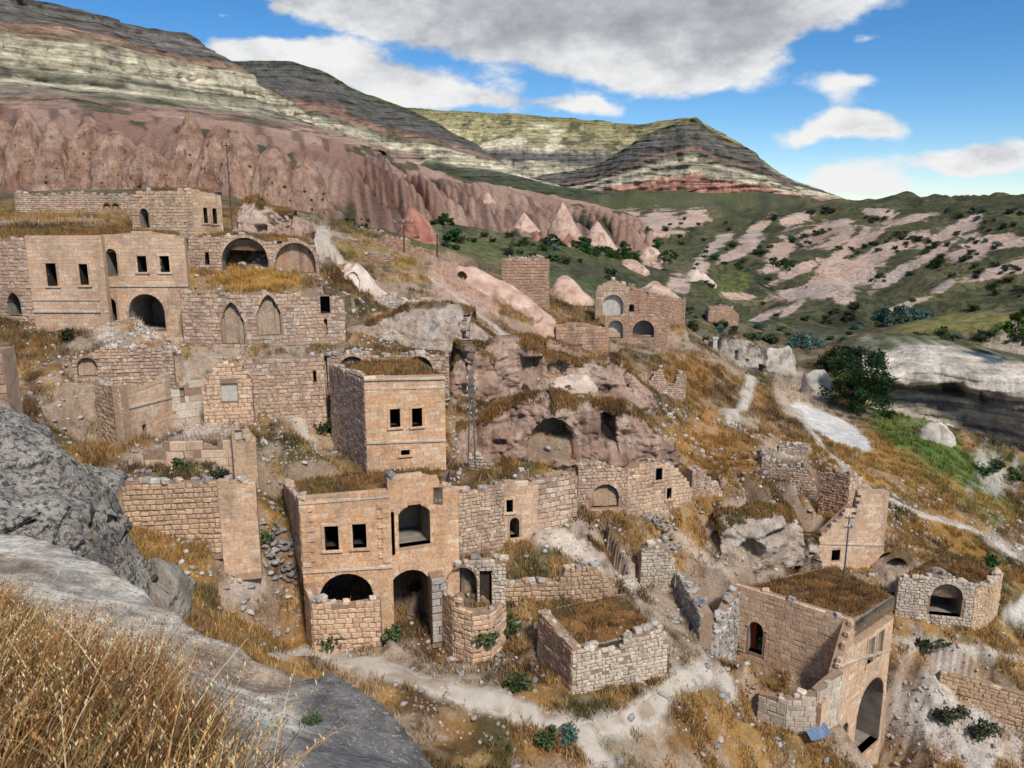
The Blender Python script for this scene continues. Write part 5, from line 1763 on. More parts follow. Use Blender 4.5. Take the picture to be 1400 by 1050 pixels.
    if w.caps:
        n = int(w.L / .32)
        for k in range(n):
            if rr.random() > w.caps:
                continue
            t = rr.uniform(0, w.L)
            sz = rr.uniform(.18, .42)
            zt = float(w.ztop(t)) - .04 - w.rag * .35
            block_list.append((w.at(t, zt + sz * .22, -rr.uniform(.1, max(.15, w.T - .1))), (sz * rr.uniform(.8, 1.4), sz, sz * .7), (rr.uniform(-.3, .3), rr.uniform(-.3, .3), rr.uniform(0, 3)), True,
                               M_rubble if rr.random() < .6 else mat, wo))
    return wo


def place_blocks(blocks, base, cap, rr):
    def size_px(b):
        return b[1][0] * b[1][2] / (b[0][1] ** 2)
    ids = sorted(range(len(blocks)), key=lambda i: -size_px(blocks[i]))
    rest = {}
    for rank, i in enumerate(ids):
        c, s, e, rough, mat, wo = blocks[i]
        kind = 1 if rough else 0
        vi = rr.randrange(6 if rough else 5)
        if rank < cap:
            o = bpy.data.objects.new('stone_block', block_mesh(kind, vi, mat))
            COL.objects.link(o)
            o.parent = wo
            o.location = (c[0] - base[0], c[1] - base[1], c[2] - base[2])
            o.scale = s
            o.rotation_euler = e
        else:
            rest.setdefault((wo.name, mat.name), []).append((c, s, e, kind, vi, mat, wo))
    for items in rest.values():
        V, Fq = [], []
        n = 0
        for (c, s, e, kind, vi, mat, wo) in items:
            vs, fs = (BLOCKR if kind else BLOCKV)[vi]
            rx, ry, rz = e
            v = vs * np.array(s)
            cx, sx = math.cos(rx), math.sin(rx)
            v = np.c_[v[:, 0], v[:, 1] * cx - v[:, 2] * sx, v[:, 1] * sx + v[:, 2] * cx]
            cy, sy = math.cos(ry), math.sin(ry)
            v = np.c_[v[:, 0] * cy + v[:, 2] * sy, v[:, 1], -v[:, 0] * sy + v[:, 2] * cy]
            cz, sz = math.cos(rz), math.sin(rz)
            v = np.c_[v[:, 0] * cz - v[:, 1] * sz, v[:, 0] * sz + v[:, 1] * cz, v[:, 2]]
            V.append(v + np.array(c) - np.array(base))
            Fq += [[n + t for t in f] for f in fs]
            n += len(vs)
        me = bpy.data.meshes.new('small_stones')
        me.from_pydata(np.concatenate(V).tolist(), [], Fq)
        me.materials.append(items[0][5])
        o = link('small_stones', me, items[0][6])
        o['kind'] = 'stuff'


def earth_roof(corners, root, base, seed):
    """earth and grass on a flat roof, slightly heaped; corners as (u, Y, v)"""
    c = np.array([P(u, v, Y) for (u, Y, v) in corners])
    zt = c[:, 2].mean()
    N, K = 46, 30
    a, b = np.meshgrid(np.linspace(0, 1, N), np.linspace(0, 1, K))
    # corners: back left, front left, front right, back right  (any quad order)
    p = (c[0][None, None] * ((1 - a) * (1 - b))[..., None] + c[1][None, None] * (a * (1 - b))[..., None] + c[2][None, None] * (a * b)[..., None] + c[3][None, None] * ((1 - a) * b)[..., None])
    edge_ = np.minimum(np.minimum(a, 1 - a), np.minimum(b, 1 - b))
    p[..., 2] += -.06 + sstep(0, .22, edge_) * .28 + fbm(p[..., 0] / .9, p[..., 1] / .9, octv=3, seed=seed) * .08
    ROOFS.append((p.reshape(-1, 3), (np.abs(np.linalg.norm(np.cross(c[1] - c[0], c[3] - c[0])))), edge_.ravel()))
    col = blend(np.ones(p.shape) * C(140, 100, 58), C(96, 74, 48), sstep(-.3, .4, fbm(p[..., 0] / 1.2, p[..., 1] / 1.2, octv=3, seed=seed + 1)))
    col = blend(col, C(170, 158, 144), (edge_ < .03) * .8)
    ii = np.arange(N * K).reshape(K, N)
    qd = np.stack([ii[:-1, :-1], ii[:-1, 1:], ii[1:, 1:], ii[1:, :-1]], -1).reshape(-1, 4)
    V = p.reshape(-1, 3)
    # skirt down into the house
    rim = np.concatenate([ii[0], ii[1:, -1], ii[-1, ::-1][1:], ii[::-1, 0][1:]])
    low = V[rim] - np.array([0, 0, .9])
    n0 = len(V)
    V2 = np.concatenate([V, low])
    r2 = np.arange(len(rim)) + n0
    sk = np.stack([rim[:-1], rim[1:], r2[1:], r2[:-1]], -1)
    cc = np.concatenate([col.reshape(-1, 3), np.ones((len(rim), 3)) * C(130, 104, 80)])
    return link('roof', mesh_np('roof', V2 - np.array(base), np.concatenate([qd, sk]), M_ground, cc, True), root)


rrb = random.Random(77)
for hi, H in enumerate(HOUSES):
    w0 = H['walls'][0]
    allp = np.concatenate([np.array(w.plan) for w in H['walls']])
    base = (float(allp[:, 0].mean()), float(allp[:, 1].mean()), float(min(min(w.zb) for w in H['walls'])))
    root = link(H['name'], None, None, base)
    tag(root, H['label'], H['cat'], H['group'])
    bl_ = []
    wos = [build_wall(w, root, base, rrb, bl_) for w in H['walls']]
    place_blocks(bl_, base, 300, rrb)
    if H['roof']:
        earth_roof(H['roof'], root, base, 200 + hi)
    H['root'] = root
    H['base'] = base
    H['wos'] = wos

# details on single houses
for H in HOUSES:
    if 'ornate' in H['label']:
        w = H['walls'][1]
        z = w.hit(470, 772)[1]
        zt = w.hit(470, 692)[1]
        k = 0
        while z < zt:
            for t0, sg in ((.05, 1), (w.L - .05, -1)):
                ln = .62 if k % 2 else .4
                o = bpy.data.objects.new('quoin', block_mesh(0, k % 5, M_ashlar_o))
                COL.objects.link(o)
                o.parent = H['wos'][1]
                c = w.at(t0 + sg * ln / 2, z + .13, .005)
                o.location = tuple(np.array(c) - np.array(H['base']))
                o.scale = (ln, .16, .25)
                o.rotation_euler = (0, 0, w.yaw(.1))
            z += .27
            k += 1
for H in HOUSES:
    if 'with red door' in H['label']:
        w = H['walls'][0]
        o = w.O[0]
        mb = MB()
        q = o['a'] + (o['b'] - o['a']) * .30
        mb.box(w.at((o['a'] + q) / 2 + .02, (o['z0'] + spring(o)) / 2 + .12, -.45), q - o['a'], .06, spring(o) - o['z0'] + .35, w.yaw(0) + .25)
        tag(mb.build('door', M_red, H['root'], H['base']), 'rust red wooden door leaf standing open')

# ---------------------------------------------------------------- rock masses
TUFF = [(206, 174, 152), (190, 154, 132), (220, 194, 174), (142, 116, 98)]
TUFFP = [(216, 194, 174), (200, 176, 154), (228, 212, 196), (146, 130, 114)]
WHITE = [(204, 192, 176), (182, 170, 154), (216, 206, 192), (126, 116, 104)]
REDT = [(176, 122, 102), (160, 106, 88), (190, 142, 122), (120, 84, 72)]
LICH = [(158, 150, 138), (128, 121, 112), (198, 184, 162), (92, 87, 82)]


def rock(name, label, cat, u0, u1, vt, vb, Y, dep, pal=TUFF, prof=(2.2, .55), amp=.12, carve=(), n=(110, 56), lean=(0, 0), seed=0, mat=None, group=None, sink=.8, rot=0.0, facets=0, crown=0.0, vs=1.0):
    um = (u0 + u1) / 2
    Yc = Y + dep
    zb_ = P(um, vb, Y)[2]
    zt = P(um, vt, Yc)[2]
    xc_ = P(um, (vt + vb) / 2, Yc)[0]
    hw = (P(u1, (vt + vb) / 2, Yc)[0] - P(u0, (vt + vb) / 2, Yc)[0]) / 2
    H = zt - zb_ + sink
    th = np.linspace(0, 2 * np.pi, n[0], endpoint=False)[None]
    t = np.linspace(0, 1, n[1])[:, None] ** .9
    r = (1 - t ** prof[0]) ** prof[1]
    # superellipse plan
    cx, sy = np.cos(th), np.sin(th)
    q = (np.abs(cx) ** 2.6 + np.abs(sy) ** 2.6) ** (-1 / 2.6)
    x = hw * q * cx * r
    y = dep * q * sy * r
    z = H * t + 0 * th
    sc = max(hw, H) * .45
    sx = seed * 13.7
    d = 1 + amp * 2.2 * fbm(x / sc + sx, y / sc, z / sc / vs, octv=3, seed=seed) + amp * .8 * fbm(x / (sc * .25) + sx, y / (sc * .25), z / (sc * .25) / vs, octv=3, seed=seed + 3)
    dd = 1 + (d - 1) * (1 - .6 * t ** 4)
    if vs > 1:
        dd = dd - .16 * np.abs(fbm(th * 2.2 + sx + 0 * t, t * .9 + 0 * th, octv=3, seed=seed + 8)) * (1 - t)
    x, y = x * dd, y * dd
    rr = np.random.default_rng(seed + 900)
    for _ in range(facets):
        a = rr.uniform(0, 6.28)
        e = rr.uniform(-.1, 1.2)
        nv = np.array([math.cos(a) * math.cos(e), math.sin(a) * math.cos(e), math.sin(e)])
        qx, qy, qz = x / hw, y / dep, (z / H - .35) / .65
        sv = qx * nv[0] + qy * nv[1] + qz * nv[2]
        over = np.maximum(0, sv - sv.max() * rr.uniform(.62, .86)) * .92
        x, y, z = x - over * nv[0] * hw, y - over * nv[1] * dep, z - over * nv[2] * H * .65
    z = z * (1 + amp * .9 * fbm(x / sc + 9 + sx, y / sc, octv=3, seed=seed + 5) * sstep(.2, .8, t))
    x = x + lean[0] * t ** 1.3 * hw
    y = y + lean[1] * t * dep
    cr, sr = math.cos(rot), math.sin(rot)
    x, y = x * cr - y * sr, x * sr + y * cr
    base = np.array([xc_, Yc, zb_ - sink])
    V = np.stack([x, y, z], -1) + base
    cav = np.zeros(V.shape[:2])
    for c in carve:
        k, cu0, cv0, cu1, cv1, D = c
        pu, pv = proj(V[..., 0], V[..., 1], V[..., 2])
        a = (pu - (cu0 + cu1) / 2) / ((cu1 - cu0) / 2)
        b = (cv1 - pv) / (cv1 - cv0)
        if k == 'a':
            top = np.where(np.abs(a) < 1, .45 + .55 * np.sqrt(np.maximum(0, 1 - a * a)), -1)
        elif k == 'e':
            top = np.where(np.abs(a) < 1, .5 + .5 * np.sqrt(np.maximum(0, 1 - a * a)), -1)
        else:
            top = np.where(np.abs(a) < 1, 1.0, -1)
        low = .5 - .5 * np.sqrt(np.maximum(0, 1 - a * a)) if k == 'e' else 0
        m = (b > low) & (b < top) & (V[..., 1] < Yc + .3 * dep)
        V[..., 1] = np.where(m, V[..., 1] + D, V[..., 1])
        cav = np.maximum(cav, m)
    p0, p1, p2, p3 = [C(*c) for c in pal]
    gx, gy, gz = V[..., 0], V[..., 1], V[..., 2]
    col = np.ones(V.shape) * p0
    col = blend(col, p1, sstep(-.2, .4, fbm(gx / 2.5, gy / 2.5, gz / 1.1, octv=4, seed=seed + 11)))
    col = blend(col, p2, sstep(.05, .5, fbm(gx / 1.6, gy / 1.6, gz / 3.0, octv=4, seed=seed + 12)) * .8)
    col = blend(col, p3, sstep(.2, .55, fbm(gx / .9, gy / .9, gz / 3.5, octv=4, seed=seed + 13)) * .7)
    if crown:
        col = blend(col, C(120, 96, 58), sstep(crown - .12, crown + .1, t + .12 * fbm(gx / 1.0, gy / 1.0, gz, octv=3, seed=seed + 14)) * .9)
    ii = np.arange(n[0] * n[1]).reshape(n[1], n[0])
    i2 = np.roll(ii, -1, axis=1)
    qd = np.stack([ii[:-1], i2[:-1], i2[1:], ii[1:]], -1).reshape(-1, 4)
    o = link(name, mesh_np(name, (V - base).reshape(-1, 3), qd, mat or M_rock, col.reshape(-1, 3), True), None, base)
    tag(o, label, cat, group)
    return o, V, t


# smooth tuff humps of the village
rock('tuff_outcrop', 'pale rounded tuff knob with a hollow in its side above the arched wall', 'rock', 462, 522, 350, 402, 72, 3.2, TUFFP, (1.6, .8), .2, [('e', 473, 372, 491, 402, .5)], lean=(-.35, 0), seed=1, facets=5)
rock('tuff_ridge', 'long smooth tuff ridge with one round dark cave mouth', 'rock', 590, 765, 362, 462, 86, 5.0, TUFF, (1.5, .75), .13, [('e', 624, 372, 638, 384, 2.5)], (200, 80), (-.55, .2), 2)
rock('carved_rock', 'knobby tuff rock with a small round hollow before the carved rooms', 'rock', 730, 822, 505, 560, 57.5, 2.4, TUFFP, (2.0, .6), .2, [('e', 772, 527, 781, 536, .6)], (130, 60), (.1, 0), 6, facets=6)
rock('cave_rock', 'shallow overhang rock with a grass top near the round cornered ruin', 'rock', 1198, 1262, 752, 796, 52.5, 1.6, TUFFP, (2.5, .6), .2, [('e', 1212, 764, 1240, 784, 1.2)], (110, 50), (0, 0), 13, M_face, crown=.75, facets=7)
rock('tuff_dome', 'smooth pink tuff dome behind the massive masonry block', 'rock', 742, 815, 374, 445, 106, 5, TUFF, (1.8, .65), .12, (), (90, 50), (-.2, 0), 15)
rock('tuff_dome', 'rounded grey pink dome in the orchard valley', 'rock', 832, 890, 355, 388, 165, 5, TUFF, (2.0, .6), .11, (), (70, 40), (0, 0), 16)
rock('tuff_dome', 'small steep dome beside dark green orchard trees', 'rock', 868, 908, 338, 364, 215, 4, TUFF, (2.0, .55), .11, (), (60, 36), (0, 0), 17)
rock('tuff_dome', 'pale smooth mound at the head of the ravine', 'rock', 925, 978, 368, 402, 170, 5, TUFFP, (1.8, .65), .13, (), (70, 40), (0, 0), 18)
rock('tuff_dome', 'low pink hump above the two tier ruin', 'rock', 858, 930, 386, 420, 118, 5, TUFF, (1.8, .65), .13, (), (80, 40), (.1, 0), 19)
rock('cone_rock', 'single reddish cone rock with a flat cap above the ruins', 'rock', 540, 606, 284, 344, 122, 5, REDT, (1.5, .75), .10, (), (90, 50), (-.3, 0), 20)
for i, (u0, u1, vt, vb, Y, lab) in enumerate([(742, 802, 276, 334, 225, 'tall pointed pink cone in the valley, beside the domed one'), (786, 852, 302, 352, 215, 'broad pink cone banded grey near its top'), (690, 748, 290, 330, 240, 'pink cone half merged in the ribbed slope'),
                                              (640, 700, 262, 316, 290, 'slender pointed cone on the ribbed slope'), (760, 800, 318, 345, 205, 'small rust coloured cone at the orchard edge'), (720, 750, 318, 340, 200, 'little rust cone beside the terraced field')]):
    rock('cone_rock', lab, 'rock', u0, u1, vt, vb, Y, (u1 - u0) * .09, TUFF if i < 4 else REDT, (1.15, .95), .06, (), (80, 44), (-.1, 0), 22 + i)
rock('white_rock', 'white rock cone with cave and dark doorway beside the valley path', 'rock', 1036, 1088, 462, 518, 112, 2.8, WHITE, (1.8, .6), .2, [('r', 1040, 500, 1047, 513, 3)], (130, 60), (.25, 0), 30, facets=6)
rock('white_rock', 'blocky white boulder rock in front of the dark leafy tree', 'rock', 1094, 1142, 504, 552, 100, 2.0, WHITE, (3.4, .45), .13, (), (90, 50), (.1, 0), 32, facets=5)
rock('white_rock', 'lone pale boulder on the green slope under the overhang', 'rock', 1244, 1306, 578, 622, 88, 2.0, WHITE, (2.2, .5), .10, (), (80, 44), (0, 0), 34)
# grey lichen boulders near the camera
rock('lichen_boulder', 'huge dark lichen covered boulder with a pale hollow underneath', 'boulder', -60, 128, 640, 770, 13.0, 1.8, LICH, (3.4, .45), .16, [('a', 18, 706, 34, 728, .7), ('e', 34, 700, 62, 735, .3)], (190, 100), (-.05, 0), 40, M_lichen, facets=9)
rock('lichen_boulder', 'smooth grey rock slab rising behind the dark lichen boulder', 'boulder', -190, 112, 520, 700, 16.5, 2.6, LICH, (1.3, .8), .16, (), (170, 90), (-.28, 0), 41, M_lichen, facets=5)
rock('lichen_boulder', 'rounded grey boulder at the end of the rock slab', 'boulder', 84, 146, 622, 730, 15.0, .9, LICH, (2.4, .55), .10, (), (120, 70), (0, 0), 42, M_lichen, facets=6)
rock('hollowed_boulder', 'grey capped boulder with carved pale hollows below', 'boulder', 130, 188, 690, 840, 14.4, .8, [(170, 160, 146), (150, 138, 122), (196, 188, 174), (96, 92, 90)], (4, .45), .17,
     [('e', 140, 712, 168, 744, .4), ('a', 172, 780, 186, 816, .5)], (150, 90), (0, 0), 43, M_lichen, facets=7)
rock('hollowed_boulder', 'low broken rock with a niche beside the carved boulder', 'boulder', 184, 244, 752, 840, 15.6, 1.1, [(190, 176, 158), (168, 152, 134), (206, 196, 182), (110, 102, 94)], (2.5, .55), .2, [('a', 190, 778, 206, 812, .5)], (120, 60), (0, 0), 44, M_face, facets=9)

PALS = dict(TUFF=TUFF, TUFFP=TUFFP, WHITE=WHITE, REDT=REDT)
FTOP = []
for fc_ in FACES:
    w = fc_['w']
    st_ = .13 if w.plan[0][1] < 75 else .25
    nt2 = int(w.L / st_) + 2
    ts = np.linspace(0, w.L - 1e-4, nt2)
    zt_ = np.array([float(w.ztop(t)) for t in ts])
    zt_ = zt_ + .12 + fbm(ts / 1.2, ts * 0 + fc_['seed'], octv=3, seed=fc_['seed']) * .22
    zb2 = np.array([float(w.zbase(t)) for t in ts]) - .9
    nz = int((zt_ - zb2).max() / (st_ * .8)) + 3
    eq = min(1.2, .2 * w.L)
    endf = sstep(0, eq, ts) * sstep(0, eq, w.L - ts)
    rows = []
    f = np.linspace(0, 1, nz)[:, None]
    Z = zb2[None] + (zt_ - zb2)[None] * f
    D = -fc_['lean'] * f ** 1.4 + fc_['bulge'] * np.sin(np.pi * np.clip(f, 0, 1)) - 1.0 * (1 - endf)[None] ** 2 - .5 * sstep(.85, 1, f) ** 2
    T2 = ts[None] + 0 * f
    nse = fbm(T2 / 2.2 + fc_['seed'] * 3, Z / 1.7, octv=4, seed=fc_['seed'] + 1) * fc_['amp'] + fbm(T2 / .6, Z / .9, octv=3, seed=fc_['seed'] + 2) * fc_['amp'] * .28
    nse -= np.abs(fbm(T2 / 1.5 + 40, Z / 5.0, octv=3, seed=fc_['seed'] + 3)) * fc_['amp'] * .7
    crk = np.abs(fbm(T2 / 2.6 + 11, Z / 1.8 + T2 / 4, octv=4, seed=fc_['seed'] + 4))
    nse -= (1 - sstep(0, .06, crk)) * .35 * fc_['amp']
    nse += (np.floor(Z * 1.1 + 1.3 * fbm(T2 / 3, Z / 3, octv=2, seed=fc_['seed'] + 6)) % 2) * .14 * fc_['amp']
    D = D + nse
    cav = np.zeros(D.shape, bool)
    for (k, cu0, cv0, cu1, cv1, dp) in fc_['carve']:
        t0, t1 = w.hit(cu0, (cv0 + cv1) / 2)[0], w.hit(cu1, (cv0 + cv1) / 2)[0]
        z1, z0 = w.hit((cu0 + cu1) / 2, cv0)[1], w.hit((cu0 + cu1) / 2, cv1)[1]
        a = (T2 - (t0 + t1) / 2) / ((t1 - t0) / 2)
        b = (Z - z0) / (z1 - z0)
        if k == 'a':
            top = np.where(np.abs(a) < 1, .42 + .58 * np.maximum(0, 1 - np.abs(a) ** 1.8) ** .7, -1)
            low = 0
        elif k == 'e':
            top = np.where(np.abs(a) < 1, .5 + .5 * np.sqrt(np.maximum(0, 1 - a * a)), -1)
            low = .5 - .5 * np.sqrt(np.maximum(0, 1 - a * a))
        else:
            top = np.where(np.abs(a) < 1, 1.0, -1)
            low = 0
        m = (b > low) & (b < top)
        D = np.where(m, np.minimum(D, 0) - dp, D)
        cav |= m
    # roll the top back into the slope
    capz = [zt_ + .02, zt_ - .25, zt_ - 1.2, zt_ - 4.0]
    capd = [D[-1] - .5, D[-1] - 1.0, D[-1] - 1.5, D[-1] - 1.9]
    Z = np.concatenate([Z] + [c[None] for c in capz])
    D = np.concatenate([D] + [c[None] for c in capd])
    T2 = np.concatenate([T2, T2[:4]])
    Z = np.concatenate([Z[:, :1], Z, Z[:, -1:]], 1)
    D = np.concatenate([D[:, :1] - 3.2, D, D[:, -1:] - 3.2], 1)
    ts = np.r_[ts[0], ts, ts[-1]]
    nt2 += 2
    V = np.zeros(Z.shape + (3,))
    for j, t in enumerate(ts):
        p0 = np.array(w.at(t, 0, 0))
        p1 = np.array(w.at(t, 0, 1)) - p0
        V[:, j, 0] = p0[0] + p1[0] * D[:, j]
        V[:, j, 1] = p0[1] + p1[1] * D[:, j]
    V[..., 2] = Z
    p0, p1, p2, p3 = [C(*c) for c in PALS[fc_['pal']]]
    gx, gy, gz = V[..., 0], V[..., 1], V[..., 2]
    sd_ = fc_['seed']
    col = np.ones(V.shape) * p0
    col = blend(col, p1, sstep(-.2, .4, fbm(gx / 2.5, gy / 2.5, gz / 1.1, octv=4, seed=sd_ + 11)))
    col = blend(col, p2, sstep(.05, .5, fbm(gx / 1.6, gy / 1.6, gz / 3.0, octv=4, seed=sd_ + 12)) * .8)
    col = blend(col, p3, sstep(.15, .5, fbm(gx / .7, gy / .7, gz / 2.5, octv=4, seed=sd_ + 13)) * .7)
    tf = np.concatenate([f, np.ones((4, 1)) * 1.1]) + .1 * fbm(gx, gy, gz, octv=3, seed=sd_ + 14)
    col = blend(col, C(116, 96, 62), sstep(.93, 1.02, tf) * .85)
    bs = np.array([w.at(w.L / 2, float(w.zbase(w.L / 2)))])[0]
    ii = np.arange(V.shape[0] * nt2).reshape(V.shape[0], nt2)
    qd = np.stack([ii[:-1, :-1], ii[:-1, 1:], ii[1:, 1:], ii[1:, :-1]], -1).reshape(-1, 4)
    up = np.argwhere((tf > .9) & (fbm(gx / 1.2, gy / 1.2, octv=2, seed=sd_ + 15) > -.25))
    FTOP.append(V[up[:, 0], up[:, 1]])
    tag(link(fc_['name'], mesh_np(fc_['name'], (V - bs).reshape(-1, 3), qd, MATS[fc_['mat']], col.reshape(-1, 3), True), None, bs), fc_['label'], fc_['cat'], fc_['group'])

# the pink cones at the foot of the cliff, one by one
rs = random.Random(9)
for i, (u0, u1, vt, vb, Y) in enumerate([(-50, 34, 166, 270, 152), (8, 78, 148, 270, 150), (48, 112, 168, 270, 146), (80, 158, 154, 270, 149), (126, 196, 172, 270, 145), (164, 238, 192, 270, 143), (222, 292, 162, 272, 154), (256, 330, 176, 274, 147), (300, 372, 172, 278, 145),
                                         (346, 412, 196, 292, 143), (384, 452, 214, 304, 142)]):
    cv = [('r', u + rs.uniform(-1, 1), v, u + rs.uniform(1.6, 2.6), v + rs.uniform(2.2, 3.6), .8) for (u, v) in [(rs.uniform(u0 + 10, u1 - 10), rs.uniform(vt + 45, vb - 12)) for _ in range(9)]]
    lab = ['tall cone with pigeon holes against the left cliff corner', 'broadest pink cone streaked dark, pocked with pigeon holes', 'blunt pink cone between two dark clefts', 'pink cone pierced by a row of square holes', 'rounded pink cone beside a dark bushy gully',
           'low pink cone sloping to the green gully', 'sharp pink cone beyond the green gully', 'narrow pink cone behind the small upper house', 'pink cone behind the wooden pole', 'ribbed pink cone with twin holes', 'pink cone ending the row above the vault row'][i]
    rock('cone_rock', lab, 'rock', u0, u1, vt, vb, Y, 6.0, [(196, 158, 134), (176, 134, 112), (212, 180, 156), (112, 86, 72)], (rs.uniform(1.3, 2.2), rs.uniform(.5, .75)), .17, cv, (190, 90), (rs.uniform(-.3, .3), .2), 50 + i, M_bad, vs=3.0)

# the white overhanging cliff across the ravine
us = np.array([1178, 1202, 1235, 1262, 1300, 1325, 1350, 1375, 1400, 1450, 1520])
vtop = np.array([484, 478, 472, 470, 472, 477, 482, 488, 494, 502, 510])
vlip = np.array([520, 520, 524, 526, 524, 530, 536, 541, 546, 552, 560])
vbot = np.array([556, 556, 560, 568, 580, 590, 598, 608, 620, 640, 660])
rec = np.array([1, 2, 2.6, 2.8, 2.6, 2.2, 1.2, .6, .3, .1, .1])
N = 260
uu = np.linspace(us[0], us[-1], N)
vt_, vl_, vb_, rc_ = [np.interp(uu, us, q) for q in (vtop, vlip, vbot, rec)]
vl_ = vl_ + fbm(uu / 18, uu * 0, octv=3, seed=301) * 3
Yl = np.interp(uu, [1178, 1300, 1400, 1520], [102, 98, 93, 88])
rows = []
for f in np.linspace(0, 1, 26):
    rows.append((vt_ + (vl_ - vt_) * f, Yl + 9 * (1 - f) ** 1.3 - 0.9 * math.sin(f * math.pi)))
for f in np.linspace(0.02, 1, 10):
    rows.append((vl_ + 5 * f, Yl + rc_ * f ** .6))
for f in np.linspace(0.04, 1, 22):
    rows.append((vl_ + 5 + (vb_ - vl_ - 5) * f, Yl + rc_ * (1 - f) + 1.2 * f * (f > .0)))
for f in np.linspace(.1, 1, 5):
    rows.append((vb_ + 14 * f, Yl + 1.2 - 3.0 * f))
for f in (.5, 1):
    rows.append((vb_ + 14 + 46 * f, Yl - 1.8 + 2.5 * f))
V = np.stack([np.stack([P(u, v, y) for u, v, y in zip(uu, rv, ry)]) for (rv, ry) in rows])
back = V[0] + np.array([0, 7, .5])
V = np.concatenate([back[None], V])
nr_ = V.shape[0]
dd = fbm(V[..., 0] / 4, V[..., 2] / 2.2, V[..., 1] / 6, octv=5, seed=303) * 1.0 + ((V[..., 2] * .9 + fbm(V[..., 0] / 9, V[..., 1] / 9, octv=2, seed=304)) % 1.0) * .45
V[..., 1] += dd
pu, pv = proj(V[..., 0], V[..., 1], V[..., 2])
for (c0, w0, c1, w1, D) in ((1289, 524, 1320, 541, 3), (1341, 535, 1349, 548, 2)):
    m = (pu > c0) & (pu < c1) & (pv > w0) & (pv < w1)
    V[..., 1] += m * D
gi = np.arange(nr_)[:, None] + 0 * pu
col = np.ones(V.shape) * C(212, 200, 182)
col = blend(col, C(184, 172, 156), sstep(-.2, .4, fbm(V[..., 0] / 3, V[..., 2] / 3, V[..., 1] / 3, octv=4, seed=305)))
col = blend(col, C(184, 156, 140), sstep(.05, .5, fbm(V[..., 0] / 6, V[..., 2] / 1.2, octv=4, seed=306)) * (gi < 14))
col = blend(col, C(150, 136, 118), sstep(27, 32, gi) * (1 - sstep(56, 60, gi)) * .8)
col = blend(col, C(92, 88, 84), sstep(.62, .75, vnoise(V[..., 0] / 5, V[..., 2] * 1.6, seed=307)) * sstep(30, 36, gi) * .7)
col = blend(col, C(84, 90, 56), (1 - sstep(0, 3, gi + 2 * fbm(V[..., 0] / 2, V[..., 1] / 2, octv=2, seed=308))))
ii = np.arange(nr_ * N).reshape(nr_, N)
qd = np.stack([ii[:-1, :-1], ii[1:, :-1], ii[1:, 1:], ii[:-1, 1:]], -1).reshape(-1, 4)
cb = np.array([V[0, 130, 0], V[0, 130, 1], V[-1, :, 2].min()])
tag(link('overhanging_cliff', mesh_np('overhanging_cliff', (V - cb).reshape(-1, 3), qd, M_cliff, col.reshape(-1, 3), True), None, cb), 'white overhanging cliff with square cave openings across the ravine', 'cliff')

# ---------------------------------------------------------------- loose stones
STONE_MESH = []
for i in range(6):
    me = stones_mesh('rubble_stone', np.zeros((1, 3)), np.array([1.0]), M_rubble if i < 3 else M_greyst, 400 + i)
    STONE_MESH.append(me)
vis = (GY > 27) & (GY < 72) & (PU > -20) & (PU < 1420) & (PV > 300) & (PV < 1070)
# rubble gathers in patches
rubd = sstep(.0, .5, fbm(GX / 4.5, GY / 4.5, octv=3, seed=121) + .15) * vis
for (u, v, ru, rv, st) in ((240, 480, 70, 30, 1.5), (150, 470, 70, 30, 1.2), (270, 600, 70, 26, 1.6), (400, 610, 50, 40, 1.6), (450, 600, 30, 30, 1), (620, 610, 20, 30, 2), (960, 790, 60, 50, 1.2), (1240, 830, 40, 40, 1.6), (1000, 860, 60, 40, 1.0),
                           (650, 900, 60, 30, 1.2), (330, 790, 60, 50, 1.0), (1060, 640, 60, 30, 1.2), (940, 560, 60, 40, .8), (1250, 960, 60, 60, 1.2), (800, 790, 50, 30, 1.2), (1000, 900, 60, 20, 1.6), (100, 520, 40, 40, 1.4), (230, 640, 70, 16, 1.6)):
    rubd += st * np.exp(-((PU - u) / ru) ** 2 - ((PV - v) / rv) ** 2) * vis
rubd += .9 * sstep(.8, 1.6, slope) * vis
area = np.abs(np.gradient(GX, axis=1) * np.gradient(GY, axis=0))
pr = (rubd * area).ravel()
pr = pr / pr.sum()


def scatter(prob, n, rng):
    k = rng.choice(prob.size, n, p=prob)
    j, i = np.unravel_index(k, GX.shape)
    x = GX[j, i] + (rng.random(n) - .5) * .3
    y = GY[j, i] + (rng.random(n) - .5) * .3
    return x, y, k


NB = 8500
sx, sy, _ = scatter(pr, NB, RNG)
ssz = .09 + .32 * RNG.random(NB) ** 2.4
ssz *= 1 + .35 * sstep(45, 70, sy)
sz_ = hgt(sx, sy) + ssz * .12
order = np.argsort(-(ssz / sy))
